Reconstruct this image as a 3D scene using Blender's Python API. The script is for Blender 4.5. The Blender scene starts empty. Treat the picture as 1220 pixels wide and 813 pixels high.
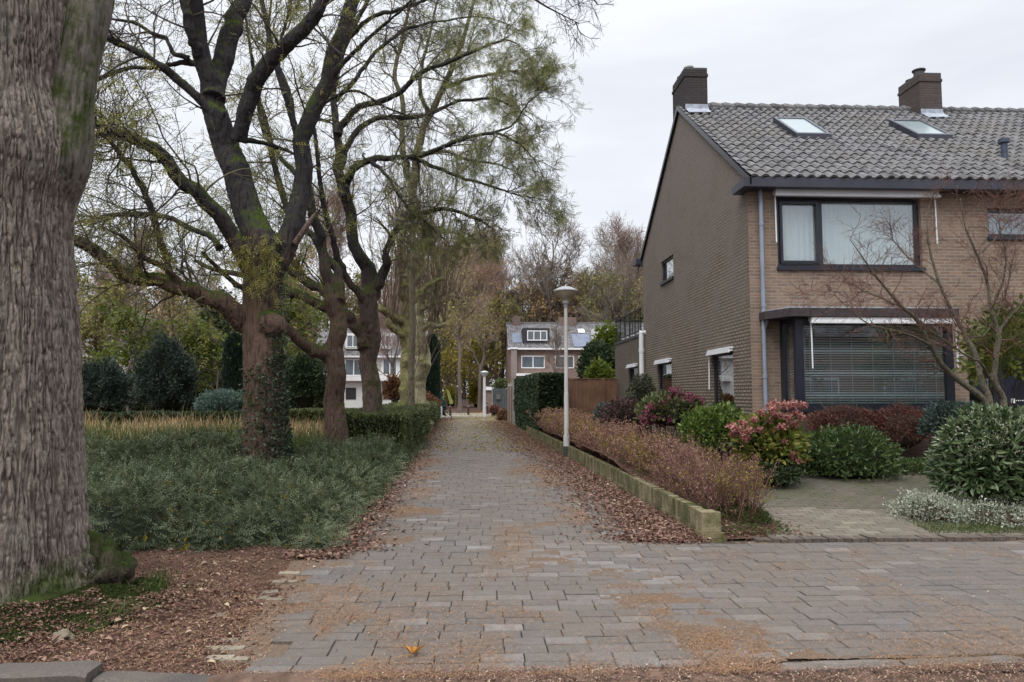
import bpy, math, random
import numpy as np
from mathutils import Vector, noise as mnoise

SC = bpy.context.scene
COL = SC.collection
rad = math.radians
# ------------------------------------------------------------------ camera model (also used for surveying distances)
F, CX, CY = 860.0, 610.0, 406.5
YAW = math.atan(39 / F)
PIT = math.atan(62.5 / F)
CAMZ = 1.6
FW = np.array([math.sin(YAW) * math.cos(PIT), math.cos(YAW) * math.cos(PIT), math.sin(PIT)])
RT = np.array([math.cos(YAW), -math.sin(YAW), 0.0])
UP = np.cross(RT, FW)
EYE = np.array([0, 0, CAMZ])


def ray(px, py):
    return FW + RT * (px - CX) / F + UP * (CY - py) / F


def W(px, py, Y):                       # surveyed point at world distance Y
    d = ray(px, py)
    return EYE + d * (Y / d[1])


def G(px, py, z=0.0):                   # surveyed point on the ground
    d = ray(px, py)
    return EYE + d * ((z - CAMZ) / d[2])


def RP(px, py, p, n):
    d = ray(px, py)
    return EYE + d * (np.dot(np.array(p) - EYE, n) / np.dot(d, n))


def unit(v):
    return v / np.maximum(np.linalg.norm(v, axis=-1, keepdims=True), 1e-9)


# ------------------------------------------------------------------ value noise in numpy
def _h(i, j, k, s):
    n = (i * 374761393 + j * 668265263 + k * 2147483647 + s * 1274126177) & 0xffffffff
    n = ((n ^ (n >> 13)) * 1274126177) & 0xffffffff
    return ((n ^ (n >> 16)) & 0xffff) / 65535.0


def vn(x, y, z=0.0, s=0):
    x, y, z = np.broadcast_arrays(np.asarray(x, float), y, z)
    i, j, k = [np.floor(a).astype(np.int64) for a in (x, y, z)]
    f, g, h = x - i, y - j, z - k
    f, g, h = [a * a * (3 - 2 * a) for a in (f, g, h)]
    r = 0
    for a in (0, 1):
        for b in (0, 1):
            for c in (0, 1):
                w = (f if a else 1 - f) * (g if b else 1 - g) * (h if c else 1 - h)
                r = r + w * _h(i + a, j + b, k + c, s)
    return r


def fbm(x, y, z=0.0, s=0, o=3):
    r, a, t = 0, 1.0, 0
    for q in range(o):
        r = r + a * vn(x * 2 ** q, y * 2 ** q, z * 2 ** q, s + q)
        t += a
        a *= .5
    return r / t


# ------------------------------------------------------------------ mesh builder
class MB:
    def __init__(s):
        s.V, s.F, s.T, s.n = [], [], [], 0

    def add(s, V, Fc, tone=0.5):
        V = np.asarray(V, float).reshape(-1, 3)
        Fc = np.asarray(Fc, np.int64)
        if len(Fc) == 0:
            return s
        s.V.append(V)
        s.F.append(Fc + s.n)
        s.T.append(np.broadcast_to(np.asarray(tone, float), (len(Fc),)).copy())
        s.n += len(V)
        return s

    def box(s, x0, x1, y0, y1, z0, z1, tone=.5, rz=0, o=None):
        v = np.array([[x, y, z] for x in (x0, x1) for y in (y0, y1) for z in (z0, z1)], float)
        if rz:
            o = np.array(o if o is not None else [(x0 + x1) / 2, (y0 + y1) / 2, 0])
            c, q = math.cos(rz), math.sin(rz)
            d = v - o
            v = np.stack([d[:, 0] * c - d[:, 1] * q, d[:, 0] * q + d[:, 1] * c, d[:, 2]], 1) + o
        return s.add(v, [[0, 1, 3, 2], [4, 6, 7, 5], [0, 4, 5, 1], [2, 3, 7, 6], [0, 2, 6, 4], [1, 5, 7, 3]], tone)

    def poly(s, pts, tone=.5):
        s.V.append(np.asarray(pts, float))
        s.F.append(np.arange(len(pts))[None, :] + s.n)
        s.T.append(np.array([tone]))
        s.n += len(pts)
        return s

    def prism(s, pts, d, tone=.5):       # polygon pts extruded by vector d
        p = np.asarray(pts, float)
        q = p + np.asarray(d, float)
        n = len(p)
        nrm = np.cross(p[1] - p[0], p[2] - p[0])
        if np.dot(nrm, d) > 0:
            p, q = p[::-1], q[::-1]
        s.poly(p, tone)
        s.poly(q[::-1], tone)
        s.add(np.concatenate([p, q]), [[(i + 1) % n, i, n + i, n + (i + 1) % n] for i in range(n)], tone)
        return s

    def tubes(s, P, R, sides=6, tone=.5, cap=False):
        P = np.asarray(P, float)
        R = np.asarray(R, float)
        if P.ndim == 2:
            P, R = P[None], R[None]
        n, k, _ = P.shape
        T = unit(np.gradient(P, axis=1))
        ref = np.where(np.abs(T[:, :1, 2:3]) > .9, np.array([1., 0, 0]), np.array([0, 0, 1.]))
        m = unit(P[:, -1:] - P[:, :1])
        ref = np.where(np.abs(m[..., 2:3]) > .8, np.array([1., .13, 0]), np.array([.07, .1, 1.]))
        U = unit(np.cross(T, ref))
        Vv = np.cross(T, U)
        a = np.arange(sides) * 2 * math.pi / sides
        ring = P[:, :, None] + R[:, :, None, None] * (U[:, :, None] * np.cos(a)[:, None] + Vv[:, :, None] * np.sin(a)[:, None])
        idx = np.arange(n * k * sides).reshape(n, k, sides)
        A = idx[:, :-1]
        B = idx[:, 1:]
        f = np.stack([A, np.roll(A, -1, 2), np.roll(B, -1, 2), B], -1).reshape(-1, 4)
        t = np.repeat(np.broadcast_to(np.asarray(tone, float), (n,)), (k - 1) * sides)
        s.add(ring, f, t)
        if cap:
            for i in range(n):
                s.poly(ring[i, 0][::-1], float(t[0]))
                s.poly(ring[i, -1], float(t[0]))
        return s

    def inst(s, TV, TF, pos, X, Y, Z, size, tone):
        """template copies: local axes X,Y,Z per instance"""
        n = len(pos)
        TV = np.asarray(TV, float)
        TF = np.asarray(TF)
        sz = np.asarray(size, float)
        if sz.ndim == 1:
            sz = sz[:, None]
        sz = np.broadcast_to(sz, (n, 3))
        v = pos[:, None] + X[:, None] * (TV[None, :, 0:1] * sz[:, None, 0:1]) + Y[:, None] * (TV[None, :, 1:2] * sz[:, None, 1:2]) + Z[:, None] * (TV[None, :, 2:3] * sz[:, None, 2:3])
        f = (TF[None] + (np.arange(n) * len(TV))[:, None, None]).reshape(-1, TF.shape[1])
        return s.add(v, f, np.repeat(np.broadcast_to(tone, (n,)), len(TF)))

    def build(s, name, mat, parent=None, smooth=False, uv=False, **props):
        me = bpy.data.meshes.new(name)
        V = np.concatenate(s.V)
        loops, starts, tot = [], [], []
        off = 0
        for f in s.F:
            k = f.shape[1]
            loops.append(f.reshape(-1))
            starts.append(off + np.arange(len(f)) * k)
            off += f.size
        loops = np.concatenate(loops).astype(np.int32)
        starts = np.concatenate(starts).astype(np.int32)
        me.vertices.add(len(V))
        me.vertices.foreach_set('co', V.astype(np.float32).ravel())
        me.loops.add(len(loops))
        me.loops.foreach_set('vertex_index', loops)
        me.polygons.add(len(starts))
        me.polygons.foreach_set('loop_start', starts)
        me.update(calc_edges=True)
        me.validate()
        if len(me.polygons) == len(starts):
            at = me.attributes.new('tone', 'FLOAT', 'FACE')
            at.data.foreach_set('value', np.concatenate(s.T).astype(np.float32))
        me.polygons.foreach_set('use_smooth', np.full(len(me.polygons), bool(smooth)))
        if uv:
            ul = me.uv_layers.new(name='UVMap')
            nr = np.zeros(len(me.polygons) * 3, np.float32)
            me.polygons.foreach_get('normal', nr)
            nr = nr.reshape(-1, 3)
            tot = np.zeros(len(me.polygons), np.int32)
            me.polygons.foreach_get('loop_total', tot)
            ln = np.repeat(nr, tot, 0)
            co = V[loops]
            ax = np.argmax(np.abs(ln), 1)
            u = np.where(ax == 0, co[:, 1], co[:, 0])
            w = np.where(ax == 2, co[:, 1], co[:, 2])
            ul.data.foreach_set('uv', np.stack([u, w], 1).astype(np.float32).ravel())
        if mat:
            me.materials.append(mat)
        o = bpy.data.objects.new(name, me)
        COL.objects.link(o)
        if parent is not None:
            o.parent = parent
            o.matrix_parent_inverse = parent_inv(parent)
        for k, v in props.items():
            o[k] = v
        return o


def parent_inv(p):
    from mathutils import Matrix
    return Matrix.Translation(-Vector(p.location))


def thing(name, label, cat, loc=(0, 0, 0), group=None):
    o = bpy.data.objects.new(name, None)
    COL.objects.link(o)
    o.location = loc
    o.empty_display_size = .2
    o['label'] = label
    o['category'] = cat
    if group:
        o['group'] = group
    return o


def tag(o, label, cat, group=None):
    o['label'] = label
    o['category'] = cat
    if group:
        o['group'] = group
    return o


def dup(root, loc, rz=0, sc=1, label=None, group=None):
    r = root.copy()
    COL.objects.link(r)
    r.location = loc
    r.rotation_euler = (0, 0, rz)
    r.scale = (sc, sc, sc)
    if label:
        r['label'] = label
    if group:
        r['group'] = group
    for ch in list(root.children):
        c = ch.copy()
        COL.objects.link(c)
        c.parent = r
        c.matrix_parent_inverse = ch.matrix_parent_inverse.copy()
        for g in list(ch.children):
            d = g.copy()
            COL.objects.link(d)
            d.parent = c
            d.matrix_parent_inverse = g.matrix_parent_inverse.copy()
    return r


# ------------------------------------------------------------------ materials
class N:
    def __init__(s, name):
        s.m = bpy.data.materials.new(name)
        s.m.use_nodes = True
        s.t = s.m.node_tree
        s.t.nodes.clear()
        s.out = s.t.nodes.new('ShaderNodeOutputMaterial')

    def n(s, typ, **kw):
        nd = s.t.nodes.new('ShaderNode' + typ)
        for k, v in kw.items():
            if k.startswith('_'):
                setattr(nd, k[1:], v)
            else:
                key = k.replace('__', ' ')
                if isinstance(v, bpy.types.NodeSocket):
                    s.t.links.new(v, nd.inputs[key])
                else:
                    nd.inputs[key].default_value = v
        return nd

    def link(s, a, b):
        s.t.links.new(a, b)

    def mix(s, f, a, b, blend='MIX'):
        nd = s.t.nodes.new('ShaderNodeMix')
        nd.data_type = 'RGBA'
        nd.blend_type = blend
        for sock, v in ((nd.inputs[0], f), (nd.inputs[6], a), (nd.inputs[7], b)):
            if isinstance(v, bpy.types.NodeSocket):
                s.t.links.new(v, sock)
            elif isinstance(v, (int, float)):
                sock.default_value = v
            else:
                sock.default_value = (*v[:3], 1)
        return nd.outputs[2]

    def math(s, op, a, b=0.0, clamp=False):
        nd = s.t.nodes.new('ShaderNodeMath')
        nd.operation = op
        nd.use_clamp = clamp
        for i, v in enumerate((a, b)):
            if isinstance(v, bpy.types.NodeSocket):
                s.t.links.new(v, nd.inputs[i])
            else:
                nd.inputs[i].default_value = v
        return nd.outputs[0]

    def ramp(s, fac, stops, interp='LINEAR'):
        nd = s.t.nodes.new('ShaderNodeValToRGB')
        cr = nd.color_ramp
        cr.interpolation = interp
        while len(cr.elements) < len(stops):
            cr.elements.new(.5)
        for e, (p, c) in zip(cr.elements, stops):
            e.position = p
            e.color = (*c, 1) if not isinstance(c, (int, float)) else (c, c, c, 1)
        s.t.links.new(fac, nd.inputs[0])
        return nd.outputs[0]

    def coord(s, kind='Object', scale=(1, 1, 1)):
        if kind == 'World':
            o = s.n('NewGeometry').outputs['Position']
        else:
            o = s.n('TexCoord').outputs[kind]
        mp = s.n('Mapping')
        s.link(o, mp.inputs[0])
        mp.inputs['Scale'].default_value = scale
        return mp.outputs[0]

    def noise(s, vec, scale, detail=4, rough=.6):
        nd = s.n('TexNoise', Scale=scale, Detail=detail, Roughness=rough)
        s.link(vec, nd.inputs['Vector'])
        return nd.outputs[0]

    def tone(s):
        nd = s.t.nodes.new('ShaderNodeAttribute')
        nd.attribute_name = 'tone'
        return nd.outputs['Fac']

    def finish(s, col, rough=.8, spec=.3, bump=None, bstr=.5, bdist=.01, transl=0.0, metal=0.0):
        p = s.n('BsdfPrincipled')
        for k, v in (('Base Color', col), ('Roughness', rough), ('Specular IOR Level', spec), ('Metallic', metal)):
            if isinstance(v, bpy.types.NodeSocket):
                s.link(v, p.inputs[k])
            elif k == 'Base Color':
                p.inputs[k].default_value = (*v[:3], 1)
            else:
                p.inputs[k].default_value = v
        if bump is not None:
            b = s.n('Bump', Strength=bstr, Distance=bdist)
            s.link(bump, b.inputs['Height'])
            s.link(b.outputs[0], p.inputs['Normal'])
        o = p.outputs[0]
        if transl:
            t = s.n('BsdfTranslucent')
            if isinstance(col, bpy.types.NodeSocket):
                s.link(col, t.inputs[0])
            else:
                t.inputs[0].default_value = (*col[:3], 1)
            mx = s.n('MixShader', Fac=transl)
            s.link(o, mx.inputs[1])
            s.link(t.outputs[0], mx.inputs[2])
            o = mx.outputs[0]
        s.link(o, s.out.inputs[0])
        return s.m


def m_leaf(name, cols, transl=.25, rough=.55, spec=.3):
    k = N(name)
    st = [(i / max(len(cols) - 1, 1), c) for i, c in enumerate(cols)]
    return k.finish(k.ramp(k.tone(), st), rough, spec, transl=transl)


def m_plain(name, c, rough=.7, spec=.3, var=.25, sc=3.0, bump=.2, metal=0.0):
    k = N(name)
    v = k.coord('World')
    f = k.noise(v, sc, 5)
    g = k.noise(v, sc * 14, 3)
    c = np.array(c)
    col = k.ramp(f, [(.3, tuple(c * (1 - var))), (.7, tuple(np.minimum(c * (1 + var), 1)))])
    return k.finish(col, rough, spec, g, bump, .004, metal=metal)


def m_bark(name, dark, light, moss=None, sc=1.0, top=None, mosslo=.55, wet=None, depth=False):
    k = N(name)
    v = k.coord('World', (1, 1, .34 if depth else .16))
    w = k.coord('World')
    n1 = k.noise(v, 22 * sc, 6, .65)
    vo = k.n('TexVoronoi', Scale=30 * sc)
    k.link(k.coord('World', (1, 1, .24 if depth else .13)), vo.inputs['Vector'])
    h = k.math('ADD', k.math('MULTIPLY', n1, 1.3), k.math('MULTIPLY', vo.outputs['Distance'], .7))
    col = k.ramp(h, [(.70, dark), (.97, light)])
    big = k.noise(w, 1.3 * sc, 4)
    col = k.mix(k.ramp(big, [(.35, .0), (.65, .55)]), col, k.mix(.5, col, tuple(np.array(light) * 1.25)))
    fine = k.noise(w, 60, 3)
    if wet:
        px = k.n('SeparateXYZ')
        k.link(k.n('NewGeometry').outputs['Position'], px.inputs[0])
        f = k.math('ADD', k.math('MULTIPLY', k.math('SUBTRACT', px.outputs['Z'], wet[0]), 1 / (wet[1] - wet[0])), k.math('SUBTRACT', big, .5), True)
        col = k.mix(f, col, k.ramp(h, [(.55, (.010, .010, .012)), (.98, (.045, .040, .042))]))
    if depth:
        col = k.mix(k.ramp(k.tone(), [(.15, .5), (.75, 0.0)]), col, tuple(np.array(dark) * .6))  # fissure bottoms painted darker: crevice shade with some dirt, put into the colour
    if moss:
        nz = k.n('SeparateXYZ')
        k.link(k.n('NewGeometry').outputs['Normal'], nz.inputs[0])
        mm = k.noise(w, 3.5, 5, .7)
        s_ = k.math('ADD', k.math('MULTIPLY', nz.outputs['Z'], .35), mm)
        mf = k.ramp(s_, [(mosslo + .1, 0.0), (mosslo + .28, 1.0)])
        mc = k.mix(fine, tuple(np.array(moss) * .6), tuple(np.array(moss) * 1.5))
        col = k.mix(mf, col, mc)
        if depth:
            pb = k.n('SeparateXYZ')
            k.link(k.n('NewGeometry').outputs['Position'], pb.inputs[0])
            bm = k.math('SUBTRACT', k.math('ADD', k.math('MULTIPLY', pb.outputs['Z'], -1.1), 1.0), k.math('MULTIPLY', k.noise(w, 5, 5, .7), .9))
            col = k.mix(k.ramp(bm, [(.12, 0.0), (.42, .9)]), col, mc)
            lich = k.noise(w, 2.2, 6, .75)
            col = k.mix(k.ramp(lich, [(.56, 0.0), (.68, .4)]), col, (.24, .25, .20))
    return k.finish(col, .92, .15, h, 1.0, .035)


def m_brick(name, c1, c2, mortar, bw=.22, rh=.0625, ms=.011, stain=None, vert=False, moss=None, bump=.6):
    k = N(name)
    uv = k.n('UVMap').outputs[0]
    mp = k.n('Mapping')
    k.link(uv, mp.inputs[0])
    if vert:
        mp.inputs['Rotation'].default_value = (0, 0, math.pi / 2)
    b = k.n('TexBrick', _offset=.5, Scale=1.0, Color1=(*c1, 1), Color2=(*c2, 1), Mortar=(*mortar, 1), Mortar__Size=ms, Mortar__Smooth=.15, Bias=0.0, Brick__Width=bw, Row__Height=rh)
    k.link(mp.outputs[0], b.inputs['Vector'])
    v = k.coord('World')
    n1 = k.noise(v, 1.2, 5)
    n2 = k.noise(v, 40, 4)
    col = k.mix(k.math('MULTIPLY', n2, .6), b.outputs[0], tuple(np.array(c1) * .45))
    nb = k.noise(v, .55, 6, .75)
    col = k.mix(k.ramp(nb, [(.38, .28), (.6, 0.0)]), col, tuple(np.array(c2) * .45))
    if stain:
        sx = k.n('SeparateXYZ')
        k.link(k.n('NewGeometry').outputs['Position'], sx.inputs[0])
        zz = k.math('MULTIPLY', k.math('SUBTRACT', sx.outputs['Z'], 3.0), .11)
        f = k.ramp(k.math('ADD', n1, zz), [(.35, 0.0), (.95, .8)])
        col = k.mix(f, col, k.mix(b.outputs[1], stain, tuple(np.array(stain) * 1.6)))
    if moss:
        f = k.ramp(k.noise(v, 2.6, 6, .7), [(.38, .15), (.62, .95)])
        col = k.mix(f, col, k.mix(n2, tuple(np.array(moss) * .6), tuple(np.array(moss) * 1.5)))
    h = k.math('SUBTRACT', k.math('MULTIPLY', n2, .35), b.outputs[1])
    return k.finish(col, .9, .2, h, bump, .008)


RNG = np.random.default_rng(7)


def rdir(n, rng=RNG):
    return unit(rng.normal(size=(n, 3)))


def frames(T, rng=RNG):
    a = rdir(len(T), rng)
    X = unit(np.cross(T, a))
    return X, np.cross(T, X)


# leaf templates: length along +Y, normal +Z
LEAF_V = np.array([[0, 0, 0], [.5, .45, .12], [0, 1, 0], [-.5, .45, .12]])
LEAF_F = np.array([[0, 1, 2, 3]])
LEAF6_V = np.array([[0, 0, 0], [.42, .3, .1], [.36, .68, .07], [0, 1, -.08], [-.36, .68, .07], [-.42, .3, .1]])
LEAF6_F = np.array([[0, 1, 2, 3], [0, 3, 4, 5]])


def spray_template(pairs, ll, lw, ang=60, droop=.25, zj=.05):
    V, Fc = [], []
    rr = np.random.default_rng(3)
    for i in range(pairs * 2 + 1):
        t = (i // 2 + 1) / (pairs + .5)
        sd = 1 if i % 2 else -1
        a = rad(ang) * sd if i < pairs * 2 else 0
        b = np.array([0, t, -droop * t * t])
        d = np.array([math.sin(a), math.cos(a), rr.uniform(-.35, .1)])
        p = np.array([math.cos(a), -math.sin(a), rr.uniform(-.3, .3)]) * lw / 2
        V += [b, b + d * ll * .5 + p, b + d * ll, b + d * ll * .5 - p]
        Fc.append([4 * i, 4 * i + 1, 4 * i + 2, 4 * i + 3])
    return np.array(V), np.array(Fc)


def scatter_leaves(mb, pos, axis, size, tone, wid=.5, tmpl='4', spread=.7, rng=RNG):
    """axis: preferred growth direction per leaf"""
    Y = unit(axis + spread * rng.normal(size=pos.shape))
    X, Z = frames(Y, rng)
    V, Fc = (LEAF_V, LEAF_F) if tmpl == '4' else ((LEAF6_V, LEAF6_F) if tmpl == '6' else tmpl)
    s = np.stack([size * (wid if isinstance(tmpl, str) else 1), size, size * (1 if not isinstance(tmpl, str) else 1)], 1)
    mb.inst(V, Fc, pos, X, Y, Z, s, tone)


def resample(P, k):
    P = np.asarray(P, float)
    n = len(P)
    out = []
    t = np.linspace(0, n - 1, k)
    for q in t:
        i = min(int(q), n - 2)
        f = q - i
        p0, p1, p2, p3 = P[max(i - 1, 0)], P[i], P[i + 1], P[min(i + 2, n - 1)]
        out.append(.5 * ((2 * p1) + (-p0 + p2) * f + (2 * p0 - 5 * p1 + 4 * p2 - p3) * f * f + (-p0 + 3 * p1 - 3 * p2 + p3) * f ** 3))
    return np.array(out)


def limb(pts, k=14):
    """pts rows: px, py, Y, radius in photo px  -> (k,3),(k,)"""
    A = []
    for x, y, Y, r in pts:
        p = W(x, y, Y)
        A.append([*p, r / F * Y])
    A = resample(A, k)
    return A[:, :3], np.maximum(A[:, 3], .004)


def spawn(P, R, m, t0, t1, L, ang, k=6, up=0.0, wig=.18, rs=.6, rmin=.002, rng=RNG, out=None, taper=.25):
    """P (n,k0,3), R (n,k0) -> children"""
    n, k0, _ = P.shape
    t = rng.uniform(t0, t1, (n, m)) * (k0 - 1)
    i = np.clip(np.floor(t).astype(int), 0, k0 - 2)
    f = (t - i)[..., None]
    ar = np.arange(n)[:, None]
    s = (P[ar, i] * (1 - f) + P[ar, i + 1] * f).reshape(-1, 3)
    tg = unit(P[ar, i + 1] - P[ar, i]).reshape(-1, 3)
    r0 = (R[ar, i] * (1 - f[..., 0]) + R[ar, i + 1] * f[..., 0]).reshape(-1) * rs
    nn = len(s)
    X, Z = frames(tg, rng)
    a = rng.normal(rad(ang), rad(ang * .25), nn)[:, None]
    d = unit(tg * np.cos(a) + X * np.sin(a) + np.array([0, 0, up]) * .6)
    ln = L * rng.uniform(.55, 1.3, nn) * (1.15 - .45 * (t.reshape(-1) / (k0 - 1)))
    pts = [s]
    for j in range(k - 1):
        d = unit(d + wig * rng.normal(size=(nn, 3)) + np.array([0, 0, up * .25]))
        s = s + d * (ln / (k - 1))[:, None]
        pts.append(s)
    Pn = np.stack(pts, 1)
    r0 = np.maximum(r0, rmin * 1.3)
    Rn = r0[:, None] * np.linspace(1, taper, k)[None]
    Rn = np.maximum(Rn, rmin)
    return Pn, Rn


def at(P, t):
    """points at fraction t of each path"""
    n, k, _ = P.shape
    q = np.clip(t, 0, .999) * (k - 1)
    i = np.floor(q).astype(int)
    f = (q - i)[:, None]
    a = np.arange(n)
    return P[a, i] * (1 - f) + P[a, i + 1] * f, unit(P[a, i + 1] - P[a, i])
# ------------------------------------------------------------------ camera, light, sky
cam = bpy.data.cameras.new('camera')
cam.sensor_width = 36
cam.lens = F / 1220 * 36
cam.clip_start = .05
cam.clip_end = 3000
co = bpy.data.objects.new('camera', cam)
COL.objects.link(co)
co.location = EYE
co.rotation_euler = (math.pi / 2 + PIT, 0, -YAW)
SC.camera = co
SUN_EL, SUN_AZ = rad(52), rad(205)       # compass azimuth, clockwise from +Y: behind and left of the camera
sl = bpy.data.lights.new('sun', 'SUN')
sl.energy = 1.4
sl.angle = rad(40)
sl.color = (1, .965, .92)
so = bpy.data.objects.new('sun', sl)
COL.objects.link(so)
sd = Vector((math.sin(SUN_AZ) * math.cos(SUN_EL), math.cos(SUN_AZ) * math.cos(SUN_EL), math.sin(SUN_EL)))
so.rotation_euler = sd.to_track_quat('Z', 'Y').to_euler()
wd = bpy.data.worlds.new('World')
SC.world = wd
wd.use_nodes = True
wt = wd.node_tree
wt.nodes.clear()
wo = wt.nodes.new('ShaderNodeOutputWorld')
bg = wt.nodes.new('ShaderNodeBackground')
bg.inputs['Strength'].default_value = .1
sky = wt.nodes.new('ShaderNodeTexSky')
sky.sky_type = 'NISHITA'
sky.sun_disc = False
sky.sun_elevation = SUN_EL
sky.sun_rotation = SUN_AZ
tc = wt.nodes.new('ShaderNodeTexCoord')
mpn = wt.nodes.new('ShaderNodeMapping')
mpn.inputs['Scale'].default_value = (1, 1, 4.5)
nz = wt.nodes.new('ShaderNodeTexNoise')
nz.inputs['Scale'].default_value = 1.7
nz.inputs['Detail'].default_value = 5
nz.inputs['Roughness'].default_value = .5
rp = wt.nodes.new('ShaderNodeValToRGB')
rp.color_ramp.elements[0].position = .3
rp.color_ramp.elements[0].color = (.62, .65, .715, 1)
rp.color_ramp.elements[1].position = .7
rp.color_ramp.elements[1].color = (.88, .895, .93, 1)
ml = wt.nodes.new('ShaderNodeMix')
ml.data_type = 'RGBA'
ml.blend_type = 'MULTIPLY'
ml.inputs[0].default_value = 1
ml.inputs[7].default_value = (1, 1, 1, 1)
sep = wt.nodes.new('ShaderNodeSeparateXYZ')
zr_ = wt.nodes.new('ShaderNodeMapRange')       # an overcast sky is brightest overhead
zr_.interpolation_type = 'SMOOTHSTEP'
zr_.inputs['From Min'].default_value = .42
zr_.inputs['From Max'].default_value = 1.0
zr_.inputs['To Min'].default_value = 8.1
zr_.inputs['To Max'].default_value = 24.0
wt.links.new(tc.outputs['Generated'], sep.inputs[0])
wt.links.new(sep.outputs['Z'], zr_.inputs['Value'])
wt.links.new(zr_.outputs[0], ml.inputs[7])
mx = wt.nodes.new('ShaderNodeMix')
mx.data_type = 'RGBA'
mx.inputs[0].default_value = .93
for a, b in ((tc.outputs['Generated'], mpn.inputs[0]), (mpn.outputs[0], nz.inputs['Vector']), (nz.outputs[0], rp.inputs[0]), (rp.outputs[0], ml.inputs[6]), (sky.outputs[0], mx.inputs[6]), (ml.outputs[2], mx.inputs[7]), (mx.outputs[2], bg.inputs[0]), (bg.outputs[0], wo.inputs[0])):
    wt.links.new(a, b)
vs = SC.view_settings
vs.view_transform = 'Standard'
vs.look = 'None'
vs.exposure = 0.6
vs.gamma = 1
vs.use_curve_mapping = False
SC.render.engine = 'CYCLES'
SC.cycles.max_bounces = 5
SC.cycles.diffuse_bounces = 3
SC.cycles.glossy_bounces = 2
SC.cycles.transmission_bounces = 4
SC.cycles.transparent_max_bounces = 8
SC.cycles.use_adaptive_sampling = True
SC.cycles.adaptive_threshold = .02
SC.cycles.use_denoising = True

# ------------------------------------------------------------------ plan of the place
PL = lambda Y: -1.40 - .0235 * (Y - 4.3) * 1.0 if Y > 7.5 else -1.40 - .10 * (Y - 4.3)   # left edge of the paving
WA, WB = G(842, 644), G(676, 545)


def PR(Y):                                # right edge of the path = foot of the low wall
    t = (Y - WA[1]) / (WB[1] - WA[1])
    return WA[0] + t * (WB[0] - WA[0])


PLv = np.vectorize(PL)
WEND = float(WA[1])                        # near end of the low wall
HX, HY = 5.28, 13.8                        # corner of the house


def garden_h(x, y):
    h = np.clip((y - 7.9) * .075, 0, .42)
    return h


def m_ground():
    k = N('soil_ground')
    v = k.coord('World')
    n1 = k.noise(v, .8, 6)
    n2 = k.noise(v, 35, 5)
    c = k.mix(k.ramp(n1, [(.35, 0.0), (.65, 1.0)]), (.095, .052, .036), (.13, .078, .055))
    c = k.mix(k.ramp(n2, [(.4, 0.0), (.6, .8)]), c, (.055, .032, .024))
    return k.finish(c, .95, .1, n2, .8, .02)


M_SOIL = m_ground()
M_SAND = m_plain('joint_sand', (.065, .052, .042), .95, .1, .3, 2.0, .5)


def m_paver(name, c1, c2, c3, moss=None):
    k = N(name)
    v = k.coord('World')
    t = k.tone()
    c = k.ramp(t, [(0, c1), (.7, c2), (1, c3)])
    n1 = k.noise(v, 1.1, 5, .65)
    n2 = k.noise(v, 90, 4)
    n3 = k.noise(v, 9, 5, .7)
    c = k.mix(k.ramp(n1, [(.35, 0.0), (.58, .7)]), c, (.15, .118, .092))
    c = k.mix(k.ramp(n3, [(.5, 0.0), (.75, .55)]), c, (.10, .08, .065))
    c = k.mix(k.ramp(n2, [(.35, .45), (.6, 0.0)]), c, (.05, .045, .04))
    c = k.mix(k.ramp(n2, [(.62, 0.0), (.75, .35)]), c, (.45, .43, .4))
    if moss:
        f = k.ramp(k.noise(v, 1.6, 5, .7), [(.4, 0.05), (.6, .75)])
        c = k.mix(f, c, moss)
    return k.finish(c, k.ramp(n3, [(.3, .55), (.7, .9)]), .35, n2, .5, .004)


M_PAV = m_paver('paving_stone', (.10, .092, .085), (.148, .136, .127), (.25, .238, .23))
M_DRV = m_paver('driveway_brick', (.13, .115, .082), (.20, .18, .13), (.27, .25, .19))
M_DRV2 = m_paver('mossy_driveway_paver', (.065, .06, .05), (.09, .083, .07), (.12, .11, .095), (.07, .075, .035))


def struct(o):
    o['kind'] = 'structure'
    return o


# ground: one sheet to the horizon (non uniform grid)
gx = np.concatenate([[-1500, -400, -120], np.linspace(-60, 60, 41), [120, 400, 1500]])
gy = np.concatenate([[-300, -60], np.linspace(-8, 100, 41), [150, 400, 1500]])
X_, Y_ = np.meshgrid(gx, gy)
Z_ = -.05 + np.where(Y_ > 60, .3 * fbm(X_ * .1, Y_ * .1, 0, 4), 0)
mb = MB()
ii = np.arange(len(gy) * len(gx)).reshape(len(gy), len(gx))
mb.add(np.stack([X_, Y_, Z_], -1), np.stack([ii[:-1, :-1], ii[:-1, 1:], ii[1:, 1:], ii[1:, :-1]], -1).reshape(-1, 4))
struct(mb.build('ground', M_SOIL, smooth=True))

# paving bed (sand in the joints)
yy = np.concatenate([np.linspace(4.2, 12, 14), np.linspace(13, 52, 14)])
mb = MB()
xr = lambda Y: 14.0 if Y < WEND - .02 else PR(Y) + .03
prev = None
for y in yy:
    row = [[PL(y) - .25, y, -.016], [xr(y), y, -.016]]
    if prev:
        mb.poly([prev[0], prev[1], row[1], row[0]])
    prev = row
struct(mb.build('path_bed', M_SAND))

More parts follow.
